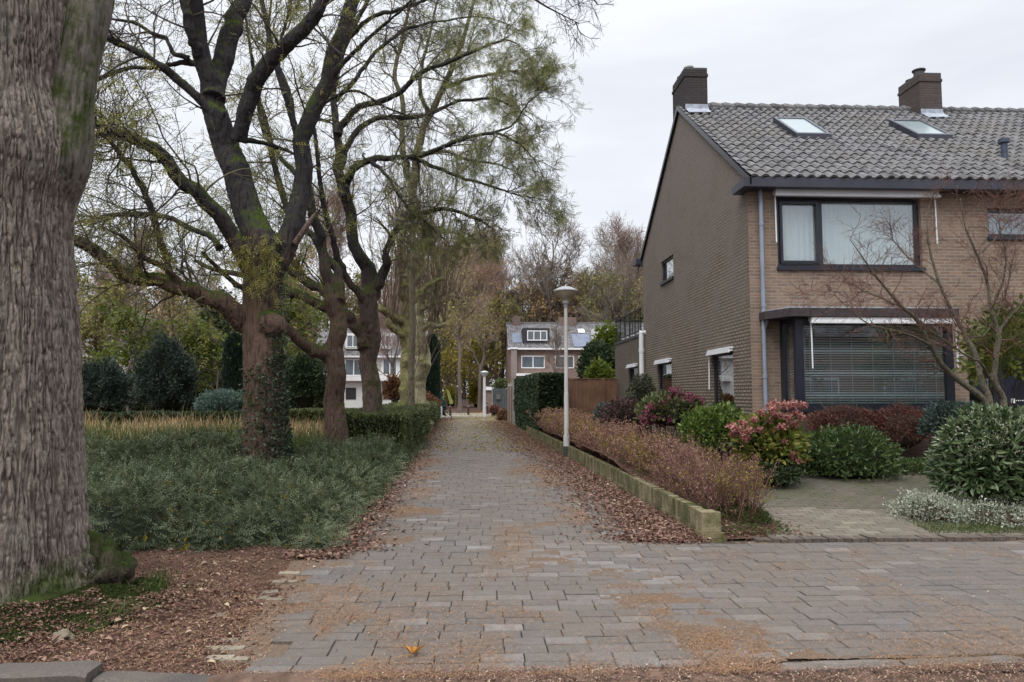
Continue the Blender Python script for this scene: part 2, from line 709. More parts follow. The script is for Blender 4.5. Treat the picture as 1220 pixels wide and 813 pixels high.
# paving stones laid in pairs, rows across the path
mb = MB()
rng = np.random.default_rng(11)
PW, PH, GP = .272, .143, .007
KL = lambda x: 4.27 + .035 * max(0, x - 1.0) + .012 * min(0, x)   # kerb line of the street
y = 4.30
r = 0
V, T = [], []
while y < 50.5:
    off = (r // 2) % 2 * PW / 2 + rng.normal(0, .008) + ((r // 2) % 5) * .013
    x0 = math.floor((PL(y) - .3) / PW) * PW + off
    while x0 < 13.5:
        cx, cy = x0 + PW / 2, y + PH / 2
        lim = 13.2 if cy < WEND - .06 else PR(cy) - .02
        if cx > lim + .1 and cy > WEND:
            break
        lo = PL(cy) + .02
        if cx - PW * .35 > lo and cx + PW * .3 < lim and cy > KL(cx) + .08 and not (cy > WEND - .12 and cy < WEND + .02 and cx > WA[0] - .1):
            dz = rng.normal(0, .0022) + .010 * (float(vn(cx * .7, cy * .7)) - .5)
            tx, ty = rng.normal(0, .006, 2)
            yaw = rng.normal(0, .007)
            hx, hy = (PW - GP) / 2, (PH - GP) / 2
            c, q = math.cos(yaw), math.sin(yaw)
            cs = [(-hx, -hy), (hx, -hy), (hx, hy), (-hx, hy)]
            top = [[cx + a * c - b * q, cy + a * q + b * c, dz + a * tx + b * ty] for a, b in [(a * .975, b * .955) for a, b in cs]]
            mid = [[cx + a * c - b * q, cy + a * q + b * c, dz + a * tx + b * ty - .005] for a, b in cs]
            bot = [[p[0], p[1], -.03] for p in mid]
            V.append(top + mid + bot)
            tn = rng.uniform(.15, .7)
            if rng.random() < (.35 if 0 < cx < 2.2 and cy < 8 else .08):
                tn = rng.uniform(.75, 1)
            T.append(tn)
        x0 += PW
    y += PH
    r += 1
V = np.array(V).reshape(-1, 3)
n = len(T)
f = [[0, 1, 2, 3]] + [[4 + i, 4 + (i + 1) % 4, (i + 1) % 4, i] for i in range(4)] + [[8 + i, 8 + (i + 1) % 4, 4 + (i + 1) % 4, 4 + i] for i in range(4)]
mb.add(V, (np.array(f)[None] + (np.arange(n) * 12)[:, None, None]).reshape(-1, 4), np.repeat(T, 9))
struct(mb.build('path', M_PAV))

# worn-in dirt and needle mulch lying over the paving in patches
xs_, ys_ = np.meshgrid(np.arange(-2.6, 8.5, .034), np.concatenate([np.arange(4.3, 13, .036), np.arange(13, 34, .09)]))
dn = fbm(xs_ * 1.3 + 5, ys_ * 1.0, 0, 171, 4)
uu = xs_ - PLv(ys_)
band = (.14 * np.exp(-((uu - 2.9) / .3) ** 2) + .125 * np.exp(-((uu - .5) / .3) ** 2)) * np.clip((ys_ - 5.6) / 2.2, .1, 1) + .05 * (ys_ < 5.0) + .10 * np.clip((.35 - uu) / .4, 0, 1)
zd = -.012 + .06 * (dn + band - .535) + .010 * (vn(xs_ * 30, ys_ * 30, 0, 9) - .5) + .008 * (vn(xs_ * 9, ys_ * 9, 0, 19) - .5)
zd = np.minimum(zd, .006 + .003 * vn(xs_ * 25, ys_ * 25, 0, 3))
ii = np.arange(xs_.size).reshape(xs_.shape)
ff_ = np.stack([ii[:-1, :-1], ii[:-1, 1:], ii[1:, 1:], ii[1:, :-1]], -1).reshape(-1, 4)
cx_, cy_ = xs_.ravel()[ff_].mean(1), ys_.ravel()[ff_].mean(1)
okf = (zd.ravel()[ff_].max(1) > -.011) & ((cy_ < WEND - .05) | (cx_ < WA[0] + (cy_ - WA[1]) * (WB[0] - WA[0]) / (WB[1] - WA[1]))) & (cx_ > PLv(cy_) - .1) & (cy_ > 4.36 + .035 * np.maximum(0, cx_ - 1))
mb = MB()
mb.add(np.stack([xs_, ys_, zd], -1), ff_[okf])
k = N('trodden_mulch')
v = k.coord('World')
q1, q2 = k.noise(v, 70, 5, .7), k.noise(v, 2.5, 4)
c = k.ramp(q1, [(.3, (.07, .048, .036)), (.5, (.145, .10, .07)), (.7, (.27, .18, .115))])
c = k.mix(k.ramp(q2, [(.4, 0.0), (.65, .6)]), c, (.13, .11, .095))
o = mb.build('dirt_cover', k.finish(c, .95, .1, q1, .9, .008), smooth=True)
o['kind'] = 'stuff'
o['label'] = 'thin trodden dirt and needle mulch over the paving'

# mulch swept along the street edge
xs_, ys_ = np.meshgrid(np.arange(-3.2, 9.5, .035), np.arange(3.45, 4.62, .03))
kl_ = np.vectorize(KL)(xs_)
zd = -.062 + (.062 + .012 * (xs_ < 1.7)) * np.exp(-((ys_ - kl_ + .03) / .16) ** 2) + .045 * (fbm(xs_ * 1.6, ys_ * 3, 0, 181, 4) - .42) + .014 * (vn(xs_ * 28, ys_ * 28, 0, 9) - .5) - .05 * np.clip((ys_ - kl_ - .05) / .2, 0, 1)
zd = zd - .03 * (xs_ > 1.7) * (ys_ > kl_ - .06) - .2 * np.clip((-1.5 - xs_) / .3, 0, 1) * (ys_ > 4.1)
ii = np.arange(xs_.size).reshape(xs_.shape)
ff_ = np.stack([ii[:-1, :-1], ii[:-1, 1:], ii[1:, 1:], ii[1:, :-1]], -1).reshape(-1, 4)
okf = zd.ravel()[ff_].max(1) > -.05
mb = MB()
mb.add(np.stack([xs_, ys_, zd], -1), ff_[okf])
MULCH_Z = lambda x, y: np.interp(y, [3.5, 4.0, 4.2, 4.35, 4.5], [-.045, -.03, .0, .005, .004])
o = mb.build('gutter_mulch', m_plain('brown_mulch', (.125, .082, .06), .95, .1, .45, 8, 1.0), smooth=True)
o['kind'] = 'stuff'
o['label'] = 'brown leaf mulch swept along the street edge'

# plaza beyond the bollards
mb = MB()
mb.poly([[PL(50) - 3, 50.4, -.012], [6, 50.4, -.012], [7, 92, -.012], [-8, 92, -.012]])
struct(mb.build('pavement', m_plain('pale_asphalt', (.27, .25, .25), .9, .2, .15, .6, .3)))

# street asphalt
mb = MB()
mb.poly([[-60, -6, -.046], [60, -6, -.046], [60, 6.05, -.046], [14, 4.65, -.046], [3, 4.33, -.046], [1, 4.26, -.046], [-1.3, 4.25, -.046], [-60, 4.0, -.046]])
k = N('street_asphalt')
v = k.coord('World')
a1 = k.noise(v, 1.5, 6, .7)
a2 = k.noise(v, 120, 3)
c = k.mix(k.ramp(a2, [(.4, 0.0), (.65, 1.0)]), (.05, .045, .045), (.13, .12, .115))
c = k.mix(k.ramp(a1, [(.42, 0.0), (.55, .9)]), c, (.085, .05, .038))
struct(mb.build('road', k.finish(c, .85, .3, a2, .7, .006)))

# kerb: rough stones, raised on the left, flush on the right
M_KERB = m_paver('kerb_stone', (.06, .056, .052), (.10, .095, .09), (.22, .21, .2))
mb = MB()
rng = np.random.default_rng(5)


def stone(x0, x1, ya, yb, za, zb, w, top, tone):
    nseg = max(2, int((x1 - x0) / .05))
    xs = np.linspace(x0, x1, nseg + 1)
    prof = [(-w / 2, -.12), (-w / 2, -.018), (-w / 2 + .02, 0), (w / 2 - .015, 0), (w / 2, -.014), (w / 2, -.12)]
    vv = []
    for x in xs:
        t = (x - x0) / (x1 - x0)
        e = .012 * (1 - min(1, min(t, 1 - t) / .06))
        for a, b in prof:
            vv.append([x, ya + (yb - ya) * t + a * (1 - e * 3) + .006 * (float(vn(x * 9, a * 20, 3)) - .5), top + za + (zb - za) * t + b - e + .008 * (float(vn(x * 12, a * 30, b * 9)) - .5)])
    m = len(prof)
    ff = [[i * m + j, i * m + j + 1, (i + 1) * m + j + 1, (i + 1) * m + j] for i in range(nseg) for j in range(m - 1)]
    mb.add(vv, ff, tone)
    mb.poly(vv[:m][::-1], tone)
    mb.poly(vv[-m:], tone)


kp = [(-4.6, 4.16), (-3.55, 4.2), (-2.78, 4.205), (-1.98, 4.21)]
for q in range(9):
    stone(-12.2 + q * .85, -12.2 + q * .85 + .84, 4.12, 4.14, 0, 0, .16, .10, rng.uniform(.1, .6))
stone(-4.55, -3.62, 4.17, 4.19, .0, .0, .17, .075, .4)
stone(-3.60, -2.73, 4.19, 4.215, .0, -.0, .19, .08, .25)
stone(-2.715, -2.12, 4.235, 4.215, .0, .010, .19, .085, .4)
stone(-2.10, -1.18, 4.215, 4.20, 0, -.055, .14, .055, .02)
for q in range(16):
    xa = 1.75 + q * .78
    stone(xa, xa + .765, KL(xa) + .0, KL(xa + .765) + .0, 0, 0, .085, .012, rng.uniform(.5, .95))
struct(mb.build('kerb', M_KERB))

# pale old cobbles at the edge of the bare earth
mb = MB()
for px, py, w, d, a in [(236, 756, .09, .16, .2), (231, 777, .10, .12, .1), (243, 741, .12, .1, .3), (258, 774, .16, .07, 0), (275, 774, .16, .07, .05), (262, 785, .16, .07, 0), (268, 764, .17, .07, .1), (280, 786, .16, .06, .0),
                         (258, 735, .13, .10, .5), (340, 684, .11, .09, .1), (352, 684, .08, .10, 0), (333, 693, .12, .08, .2), (345, 694, .13, .07, .1), (322, 706, .12, .09, .3), (310, 713, .13, .09, .1), (327, 715, .12, .06, .0)]:
    p = G(px, py)
    x, y = p[0], p[1]
    mb.box(x - w / 2, x + w / 2, y - d / 2, y + d / 2, -.05, .012 + rng.normal(0, .004), rng.uniform(.2, 1), a)
struct(mb.build('cobbles', m_paver('pale_cobble', (.26, .22, .16), (.34, .30, .22), (.42, .38, .3))))

# bare earth under the trees and planting beds (left)
def sheet(name, x0, x1, y0, y1, hf, mat, nx=40, ny=40, maskf=None):
    xs, ys = np.meshgrid(np.linspace(x0, x1, nx), np.linspace(y0, y1, ny))
    zs = hf(xs, ys)
    m_ = MB()
    ii = np.arange(nx * ny).reshape(ny, nx)
    ff = np.stack([ii[:-1, :-1], ii[:-1, 1:], ii[1:, 1:], ii[1:, :-1]], -1).reshape(-1, 4)
    if maskf is not None:
        cx, cy = xs.ravel()[ff].mean(1), ys.ravel()[ff].mean(1)
        ff = ff[maskf(cx, cy)]
    m_.add(np.stack([xs, ys, zs], -1), ff)
    return struct(m_.build(name, mat, smooth=True))


def earth_h(x, y):
    edge = np.clip((PLv(y) - x) / .5, 0, 1)
    d = np.hypot(x + 3.75, y - 5.75)
    return -.012 + edge * (.03 + .05 * (fbm(x * 1.5, y * 1.5, 0, 3) - .4)) + .16 * np.exp(-(d / 1.0) ** 2) * edge + np.clip((4.34 - y) / .1, 0, 1) * 0


sheet('earth', -14, -1.36, 4.30, 20, earth_h, M_SOIL, 90, 90, lambda x, y: x < PLv(y) + .12)
wxl = lambda y: WA[0] + (y - WA[1]) * (WB[0] - WA[0]) / (WB[1] - WA[1])
u_, y_ = np.meshgrid(np.concatenate([np.linspace(0, 1, 12) * .8, np.linspace(.9, 13, 40)]), np.linspace(7.93, 36, 120))
x_ = wxl(y_) + .06 + u_
z_ = garden_h(x_, y_) - .012 + .03 * fbm(x_ * 2, y_ * 2, 0, 9) + .17 * np.clip(1 - u_ / 1.1, 0, 1) * np.clip((y_ - 7.95) / .5, 0, 1) * np.clip(1 - garden_h(x_, y_) / .3, 0, 1)
mb = MB()
ii = np.arange(u_.size).reshape(u_.shape)
mb.add(np.stack([x_, y_, z_], -1), np.stack([ii[:-1, :-1], ii[:-1, 1:], ii[1:, 1:], ii[1:, :-1]], -1).reshape(-1, 4))
struct(mb.build('garden_bed', M_SOIL, smooth=True))

# driveway bricks on the slope
mb, mb2 = MB(), MB()
rng = np.random.default_rng(3)


def drive_in(x, y):
    l0 = G(918, 640)[0]
    left = l0 - .42 * (y - 8.0) * .3 if y < 9.5 else l0 - .18
    return x > left and x < 12 and y > 7.98 and y < 11.35 + .12 * (x - 4)


V, T, V2, T2 = [], [], [], []
BW, BH = .21, .105
ang = rad(4)
ca, sa = math.cos(ang), math.sin(ang)
for r in range(-10, 60):
    for c_ in range(-10, 70):
        u, w_ = c_ * BW + (r % 2) * BW / 2, r * BH
        x, y = 3.2 + u * ca - w_ * sa, 7.9 + u * sa * .0 + w_
        if not drive_in(x, y):
            continue
        z = float(garden_h(x, y)) + .022 + rng.normal(0, .002)
        hx, hy = BW / 2 - .004, BH / 2 - .004
        yaw = rng.normal(0, .012)
        far = y > 9.35 + .0 * x + .1 * math.sin(x * 1.1) - .13 * (x - 4.5)
        tgt = (V2, T2) if far else (V, T)
        cs = [(-hx, -hy), (hx, -hy), (hx, hy), (-hx, hy)]
        sl_ = .075
        top = [[x + a * .97 - b * yaw, y + b * .95 + a * yaw, z + b * sl_] for a, b in cs]
        mid = [[x + a - b * yaw, y + b + a * yaw, z + b * sl_ - .006] for a, b in cs]
        bot = [[p[0], p[1], p[2] - .03] for p in mid]
        tgt[0].append(top + mid + bot)
        tgt[1].append(rng.uniform(0, 1))
for VV, TT, nm, mt in ((V, T, 'driveway', M_DRV), (V2, T2, 'driveway_apron', M_DRV2)):
    m_ = MB()
    n = len(TT)
    m_.add(np.array(VV).reshape(-1, 3), (np.array(f)[None] + (np.arange(n) * 12)[:, None, None]).reshape(-1, 4), np.repeat(TT, 9))
    struct(m_.build(nm, mt))
# soldier row edging the driveway along the pavement
mb = MB()
x = 3.0
while x < 12:
    mb.box(x + .003, x + .082, 7.80, 7.985, -.05, .028 + rng.normal(0, .004), rng.uniform(0, 1), rng.normal(0, .03))
    x += .088
struct(mb.build('driveway_kerb', m_paver('edging_brick', (.06, .05, .042), (.10, .075, .06), (.15, .12, .1))))
# ------------------------------------------------------------------ the brick house on the right
M_BRF = m_brick('warm_brick', (.35, .238, .17), (.205, .145, .112), (.33, .305, .265), rh=.066, ms=.010)
M_BRG = m_brick('weathered_brick', (.37, .295, .225), (.25, .20, .155), (.03, .028, .026), rh=.07, ms=.017, stain=(.15, .13, .115))
M_BRB = m_brick('damp_brick', (.12, .075, .055), (.075, .05, .04), (.085, .075, .068), rh=.066, ms=.011)
M_BRC = m_brick('sooty_brick', (.085, .07, .068), (.055, .048, .05), (.04, .038, .038), rh=.066)
M_BRC2 = m_brick('chimney_brick', (.13, .10, .09), (.085, .068, .065), (.09, .085, .08), rh=.066)
M_NAVY = m_plain('dark_navy_paint', (.016, .018, .028), .35, .5, .25, 2, .05)
M_NAVY2 = m_plain('navy_fascia_paint', (.03, .032, .048), .4, .5, .25, 2, .05)
M_ALU = m_plain('pale_aluminium', (.70, .71, .73), .4, .5, .08, 2, .05, .0)
M_ZINC = m_plain('zinc_grey', (.23, .26, .32), .5, .4, .2, 2, .1)
M_LEAD = m_plain('lead_flashing', (.33, .36, .42), .5, .4, .35, 9, .4)
M_CURT = m_plain('net_curtain', (.78, .8, .8), .9, .1, .05, 4, .1)
M_INT = m_plain('dark_interior', (.03, .03, .032), .9, .1)
M_WHITE = m_plain('white_paint', (.72, .72, .72), .5, .4, .06)
k = N('window_glass')
lw = k.n('LayerWeight', Blend=.35)
gl = k.n('BsdfGlossy', Color=(.95, .97, 1, 1), Roughness=.012)
tr = k.n('BsdfTransparent', Color=(.86, .9, .9, 1))
fx = k.math('ADD', k.math('MULTIPLY', lw.outputs['Facing'], .45), .10, True)
mxs = k.n('MixShader', Fac=fx)
k.link(tr.outputs[0], mxs.inputs[1])
k.link(gl.outputs[0], mxs.inputs[2])
k.link(mxs.outputs[0], k.out.inputs[0])
M_GLASS = k.m
k = N('roof_tile')
v = k.coord('World')
n1 = k.noise(v, 5, 5, .7)
n2 = k.noise(v, 50, 4)
n0 = k.noise(v, .6, 4)
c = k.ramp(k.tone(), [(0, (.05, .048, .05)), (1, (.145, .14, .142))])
c = k.mix(k.ramp(n1, [(.45, 0.0), (.65, .6)]), c, (.20, .20, .205))
c = k.mix(k.ramp(n0, [(.45, 0.0), (.65, .5)]), c, (.13, .115, .09))
c = k.mix(k.ramp(n2, [(.55, 0.0), (.7, .5)]), c, (.04, .04, .04))
M_TILE = k.finish(c, .62, .35, n2, .4, .006)

house = thing('brick_house', 'two storey brown brick end house with grey tiled roof beside the driveway', 'house', (HX + 4, HY + 4.6, 0))


def X_on(px, py, Y):
    return float(W(px, py, Y)[0])


def Z_on(px, py, Y):
    return float(W(px, py, Y)[2])


def gab(px, py):
    p = RP(px, py, (HX, 0, 0), np.array([1., 0, 0]))
    return float(p[1]), float(p[2])


YB = 22.95                                   # back of the house
YE = HY - .30                                # eave line
ZE = Z_on(890, 212, YE)                      # top of the gutter
YR = 18.4
ZR = Z_on(900, 129, YR)
SL = (ZR - ZE) / (YR - YE)
ZW = ZE - .05                                # wall head
X1 = 22.0
Z0 = .30


def wall(name, mat, axis, c, u0, u1, z0, z1, holes, th, parent, sign=-1, tri=None):
    """rectangular wall with rectangular holes. axis 'y': wall in the XZ plane at Y=c facing sign*Y; axis 'x' in the YZ plane"""
    us = sorted({u0, u1, *[h[0] for h in holes], *[h[1] for h in holes]})
    zs = sorted({z0, z1, *[h[2] for h in holes], *[h[3] for h in holes]})
    m_ = MB()

    def P3(u, z, d):
        return [u, c - sign * d, z] if axis == 'y' else [c - sign * d, u, z]

    flip = (axis == 'y') == (sign > 0)

    def q(pts):
        m_.poly(pts[::-1] if flip else pts)
    for a, b in zip(us[:-1], us[1:]):
        for s_, t in zip(zs[:-1], zs[1:]):
            if any(h[0] <= (a + b) / 2 <= h[1] and h[2] <= (s_ + t) / 2 <= h[3] for h in holes):
                continue
            q([P3(a, s_, 0), P3(b, s_, 0), P3(b, t, 0), P3(a, t, 0)])
            q([P3(b, s_, th), P3(a, s_, th), P3(a, t, th), P3(b, t, th)])
    for h in holes:
        a, b, s_, t = h
        q([P3(a, s_, 0), P3(a, s_, th), P3(b, s_, th), P3(b, s_, 0)][::-1])
        q([P3(a, t, 0), P3(b, t, 0), P3(b, t, th), P3(a, t, th)][::-1])
        q([P3(a, s_, 0), P3(a, t, 0), P3(a, t, th), P3(a, s_, th)][::-1])
        q([P3(b, s_, 0), P3(b, s_, th), P3(b, t, th), P3(b, t, 0)][::-1])
    if tri:
        q([P3(*p, 0) for p in tri])
        q([P3(*p, th) for p in tri][::-1])
    return m_.build(name, mat, parent, uv=True)


# openings
U0, U1 = X_on(926, 280, HY), X_on(1098, 280, HY)
UZ0, UZ1 = Z_on(930, 318, HY), Z_on(930, 234, HY)
N0, N1 = X_on(1177, 265, HY), X_on(1232, 265, HY)
NZ0, NZ1 = Z_on(1180, 282, HY), Z_on(1180, 248, HY)
B0, B1 = X_on(930, 440, HY), X_on(1137, 440, HY - .7)
BZ0, BZ1 = Z_on(960, 493, HY - .7), Z_on(960, 376, HY - .7)
D0, D1 = X_on(1153, 430, HY), X_on(1250, 430, HY)
DZ1 = Z_on(1160, 398, HY)
holesF = [(U0, U1, UZ0, UZ1), (N0, N1, NZ0, NZ1), (B0 + .02, B1 - .02, BZ0 + .1, BZ1 - .02), (D0, D1, Z0 + .05, DZ1)]
wall('front_wall', M_BRF, 'y', HY, HX + .003, X1, 0, ZW, holesF, .28, house)

gw = []
for (xl, xr_, yt, yb) in ((847.5, 873.5, 418, 486), (783.5, 800, 430.5, 480)):
    ya, zt = gab(xr_, yt)
    ybk, _ = gab(xl, yt)
    _, zb = gab(xl, yb)
    gw.append((ya, ybk, zb, zt))
ya, zt = gab(802, 302.5)
yb_, zb = gab(788, 338)
gw.append((ya, yb_, zb, zt))
zroof = lambda y: ZR + .02 - SL * abs(y - YR) - .10
ze_g = zroof(HY)
wall('gable_wall', M_BRG, 'x', HX, HY, YB, 0, ze_g, gw, .28, house, tri=[(HY, ze_g), (YB, ze_g), (YB, zroof(YB)), (YR, zroof(YR))])
wall('back_wall', M_BRG, 'y', YB, HX + .003, X1, 0, ze_g, [], .28, house, sign=1)
# floors and partitions inside, so that windows look into dark rooms
mb = MB()
mb.box(HX + .3, X1, HY + .3, YB - .3, 3.05, 3.2)
mb.box(HX + .3, X1, HY + 3.6, HY + 3.7, .4, 5.5)
mb.box(HX + .3, X1, HY + .3, YB - .3, 5.45, 5.5)
mb.box(HX + .3, X1, HY + .3, YB - .3, .3, .4)
mb.build('interior', M_INT, house)


# roof tiles
def tiles(name, ya, za, yb, zb, x0, x1, parent, fine=True, rows=19, ctl=.225, mat=None, amp=.027):
    nx = int((x1 - x0) / ctl * (8 if fine else 4))
    xs = np.linspace(x0, x1, nx + 1)
    ph = (xs - x0) / ctl * 2 * math.pi
    wv = amp * (np.sin(ph) + .35 * np.sin(2 * ph + .6))
    L = math.hypot(yb - ya, zb - za)
    d = np.array([0, (yb - ya) / L, (zb - za) / L])
    nrm = np.array([0, -d[2], d[1]])
    if nrm[2] < 0:
        nrm = -nrm
    m_ = MB()
    rng = np.random.default_rng(9)
    for r in range(rows):
        s0, s1 = L * r / rows - .03, L * (r + 1) / rows + .015
        jit = np.interp(np.arange(nx + 1), np.arange(0, nx + 9, 8 if fine else 4), rng.normal(0, .004, len(np.arange(0, nx + 9, 8 if fine else 4))))
        # lower edge drops in a curve, so each course shows a scalloped edge
        low = s0 - .03 * np.sin(ph + 1.2)
        rowsP = []
        for s_, h in ((low, -.012), (low, .036), (np.full(nx + 1, s1), .004)):
            p = np.array([0, ya, za]) + s_[:, None] * d + (wv + h + jit)[:, None] * nrm
            p[:, 0] = xs
            rowsP.append(p)
        vv = np.concatenate(rowsP)
        i = np.arange(nx)
        m = nx + 1
        tn = np.clip(np.repeat(rng.uniform(0, 1, nx // (8 if fine else 4) + 2), 8 if fine else 4)[:nx], 0, 1)
        f1 = np.stack([i, i + 1, m + i + 1, m + i], 1)
        f2 = f1 + m
        ff = np.concatenate([f1, f2])
        if yb < ya:
            ff = ff[:, ::-1]
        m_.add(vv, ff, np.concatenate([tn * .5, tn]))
    return m_.build(name, mat or M_TILE, parent, smooth=False)


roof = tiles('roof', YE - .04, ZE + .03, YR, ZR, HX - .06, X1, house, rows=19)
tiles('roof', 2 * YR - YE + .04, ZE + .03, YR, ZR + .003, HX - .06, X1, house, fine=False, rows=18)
mb = MB()
mb.prism([[HX + .3, YE + .05, ZE - .04], [HX + .3, YR, ZR - .06], [HX + .3, 2 * YR - YE - .05, ZE - .04]], (X1 - HX - .3, 0, 0))
mb.build('roof_deck', M_INT, house)
# ridge caps
mb = MB()
x = HX + .55
while x < X1:
    k_ = np.array([[x - .04, YR, ZR - .005], [x + .0, YR, ZR + .012], [x + .34, YR, ZR - .02]])
    mb.tubes(k_, np.array([.125, .13, .10]), 10, RNG.uniform(0, 1), cap=True)
    x += .325
mb.build('ridge_caps', M_TILE, house, smooth=False)
# verge trim
mb = MB()
for ya, yb in ((YE - .06, YR), (2 * YR - YE + .06, YR)):
    za = ZR - SL * abs(ya - YR)
    mb.prism([[HX - .075, ya, za - .10], [HX - .075, yb, ZR - .10], [HX - .075, yb, ZR + .035], [HX - .075, ya, za + .035]], (.03, 0, 0))
mb.build('verge_board', M_NAVY, house)
# gutter fascia front, with boxed return at the gable, soffit
mb = MB()
zg0 = Z_on(890, 223, YE)
mb.box(HX - .20, X1, YE - .06, YE + .10, zg0, ZE)
mb.box(HX - .20, X1, YE + .10, HY - .002, zg0 + .005, zg0 + .05)
mb.box(HX - .20, HX - .004, HY - .002, HY + .30, zg0 + .005, ZE - .02)
mb.box(HX - .20, HX - .004, YE + .10, HY - .002, zg0 + .05, ZE - .02)
mb.build('gutter', M_NAVY2, house)
mb = MB()
mb.box(HX - .22, X1, YB, YB + .45, ze_g - .12, ze_g + .06)
mb.build('gutter', M_NAVY2, house)


def framebox(m_, axis, c, u0, u1, z0, z1, t=.07, d=.07, off=0.0, side=-1, mull=(), trans=()):
    def bx(a, b, e, f_):
        y0, y1 = sorted((c - side * off, c - side * (off + d)))
        (m_.box(a, b, y0, y1, e, f_) if axis == 'y' else m_.box(y0, y1, a, b, e, f_))
    bx(u0, u1, z0, z0 + t)
    bx(u0, u1, z1 - t, z1)
    bx(u0, u0 + t, z0 + t, z1 - t)
    bx(u1 - t, u1, z0 + t, z1 - t)
    for q in mull:
        bx(q - t / 2, q + t / 2, z0 + t, z1 - t)
    for q in trans:
        bx(u0 + t, u1 - t, q - t / 2, q + t / 2)


def flat(m_, axis, c, u0, u1, z0, z1, th=.006):
    m_.box(u0, u1, c, c + th, z0, z1) if axis == 'y' else m_.box(c, c + th, u0, u1, z0, z1)


def window(parent, axis, c, u0, u1, z0, z1, side=-1, t=.07, mull=(), trans=(), off=.08, mat=None, curt=None, sill=True, name='window'):
    mf = MB()
    framebox(mf, axis, c, u0, u1, z0, z1, t, .07, off, side, mull, trans)
    fr = mf.build(name, mat or M_NAVY, parent)
    mp_ = MB()
    flat(mp_, axis, c - side * (off + .035), u0 + t, u1 - t, z0 + t, z1 - t)
    mp_.build('pane', M_GLASS, fr)
    if sill:
        ms = MB()
        a, b = sorted((c + side * .05, c - side * .09))
        (ms.box(u0 - .03, u1 + .03, a, b, z0 - .07, z0) if axis == 'y' else ms.box(a, b, u0 - .03, u1 + .03, z0 - .07, z0))
        ms.build('sill', M_NAVY, fr)
    for (a, b, zz0, zz1, mt) in (curt or ()):
        mc = MB()
        n = max(8, int((b - a) / .035))
        xs = np.linspace(a, b, n + 1)
        dd = c - side * (off + .14 + .018 * np.sin(xs * 55))
        vv = np.concatenate([np.stack([xs, dd, np.full(n + 1, z)], 1) for z in (zz0, zz1)])
        if axis == 'x':
            vv = vv[:, [1, 0, 2]]
        i = np.arange(n)
        mc.add(vv, np.stack([i, i + 1, n + 2 + i, n + 1 + i], 1))
        mc.build('curtain', mt, fr)
    return fr


# upper front window: casement left, fixed pane right
um = X_on(980, 280, HY)
UZ = UZ0 + .09
window(house, 'y', HY, U0, U1, UZ0, UZ1 - .0, t=.075, mull=(um,), curt=((U0 + .05, U1 - .05, UZ0, UZ1, M_CURT),))
mb = MB()
framebox(mb, 'y', HY, U0 + .08, um - .04, UZ0 + .08, UZ1 - .08, .055, .045, .045, -1)
mb.build('casement', M_NAVY, house)
window(house, 'y', HY, N0, N1, NZ0, NZ1, t=.07, curt=((N0, N1, NZ0, NZ1, m_plain('grey_blind', (.09, .1, .14), .8)),))
for i, g in enumerate(gw):
    window(house, 'x', HX, *g, t=.055, off=.05, sill=(i == 2), curt=None if i == 0 else (((g[0], g[1], g[2], g[3], m_plain('frosted', (.12, .13, .15), .4)),) if i == 2 else None))
# folded awnings
AW = []


def awning(axis, c, u0, u1, z, side=-1, arms=.0, size=1.0, parent=house, rails=True):
    m_ = MB()
    s = size

    def bx(a, b, d0, d1, e, f_):
        y0, y1 = sorted((c + side * d0, c + side * d1))
        (m_.box(a, b, y0, y1, e, f_) if axis == 'y' else m_.box(y0, y1, a, b, e, f_))
    bx(u0, u1, .003, .10 * s, z, z + .05 * s)
    bx(u0 + .02, u1 - .02, .01, .13 * s, z - .07 * s, z - .008)
    bx(u0, u1, .10 * s, .15 * s, z - .105 * s, z - .072 * s)
    a = m_.build('awning', M_ALU, parent)
    if rails and arms:
        r = MB()
        for q in ((u0 + .04, u1 - .04) if rails is True else (u1 - .04,)):
            p = np.array([[q, c + side * .07, z - .08], [q, c + side * .085, z - .1 - arms]]) if axis == 'y' else np.array([[c + side * .05, q, z - .08], [c + side * .06, q, z - .1 - arms]])
            r.tubes(resample(p, 3), np.full(3, .014), 8, cap=True)
            r.build('awning_arm', M_ALU, a)
            r = MB()
    return a


awning('y', HY, X_on(919, 225, HY), X_on(1113, 225, HY), Z_on(930, 226, HY - .1), arms=.95, size=1.35)
for g in gw[:2]:
    awning('x', HX, g[0] - .02, g[1] + .06, g[3] + .05, size=.8, arms=.0 if g is gw[1] else .75, rails=1)
# downpipe with brackets and the branch from the canopy
mb = MB()
xd = X_on(908.5, 330, HY - .09)
yd = HY - .09
mb.tubes(np.array([[xd, yd, zz] for zz in np.linspace(.2, zg0 + .02, 6)]), np.full(6, .040), 12)
for zz in (Z_on(908, 267, yd), Z_on(908, 364, yd), Z_on(908, 449, yd)):
    mb.tubes(np.array([[xd, yd, zz - .03], [xd, yd, zz], [xd, yd, zz + .03]]), np.array([.05, .05, .05]), 12, cap=True)
    mb.box(xd - .012, xd + .012, yd, HY, zz - .012, zz + .012)
p1 = W(912, 388, yd)
p2 = W(917, 376, yd - .02)
p3 = W(928, 371.5, yd - .03)
mb.tubes(resample([[xd, yd, p1[2] - .06], p1, p2, p3, p3 + [.12, -.02, .01]], 12), np.full(12, .036), 10)
mb.build('downpipe', M_ZINC, house, smooth=True)

# bay window
YBW = HY - .70
bay = MB()
t = .10
pz = BZ1
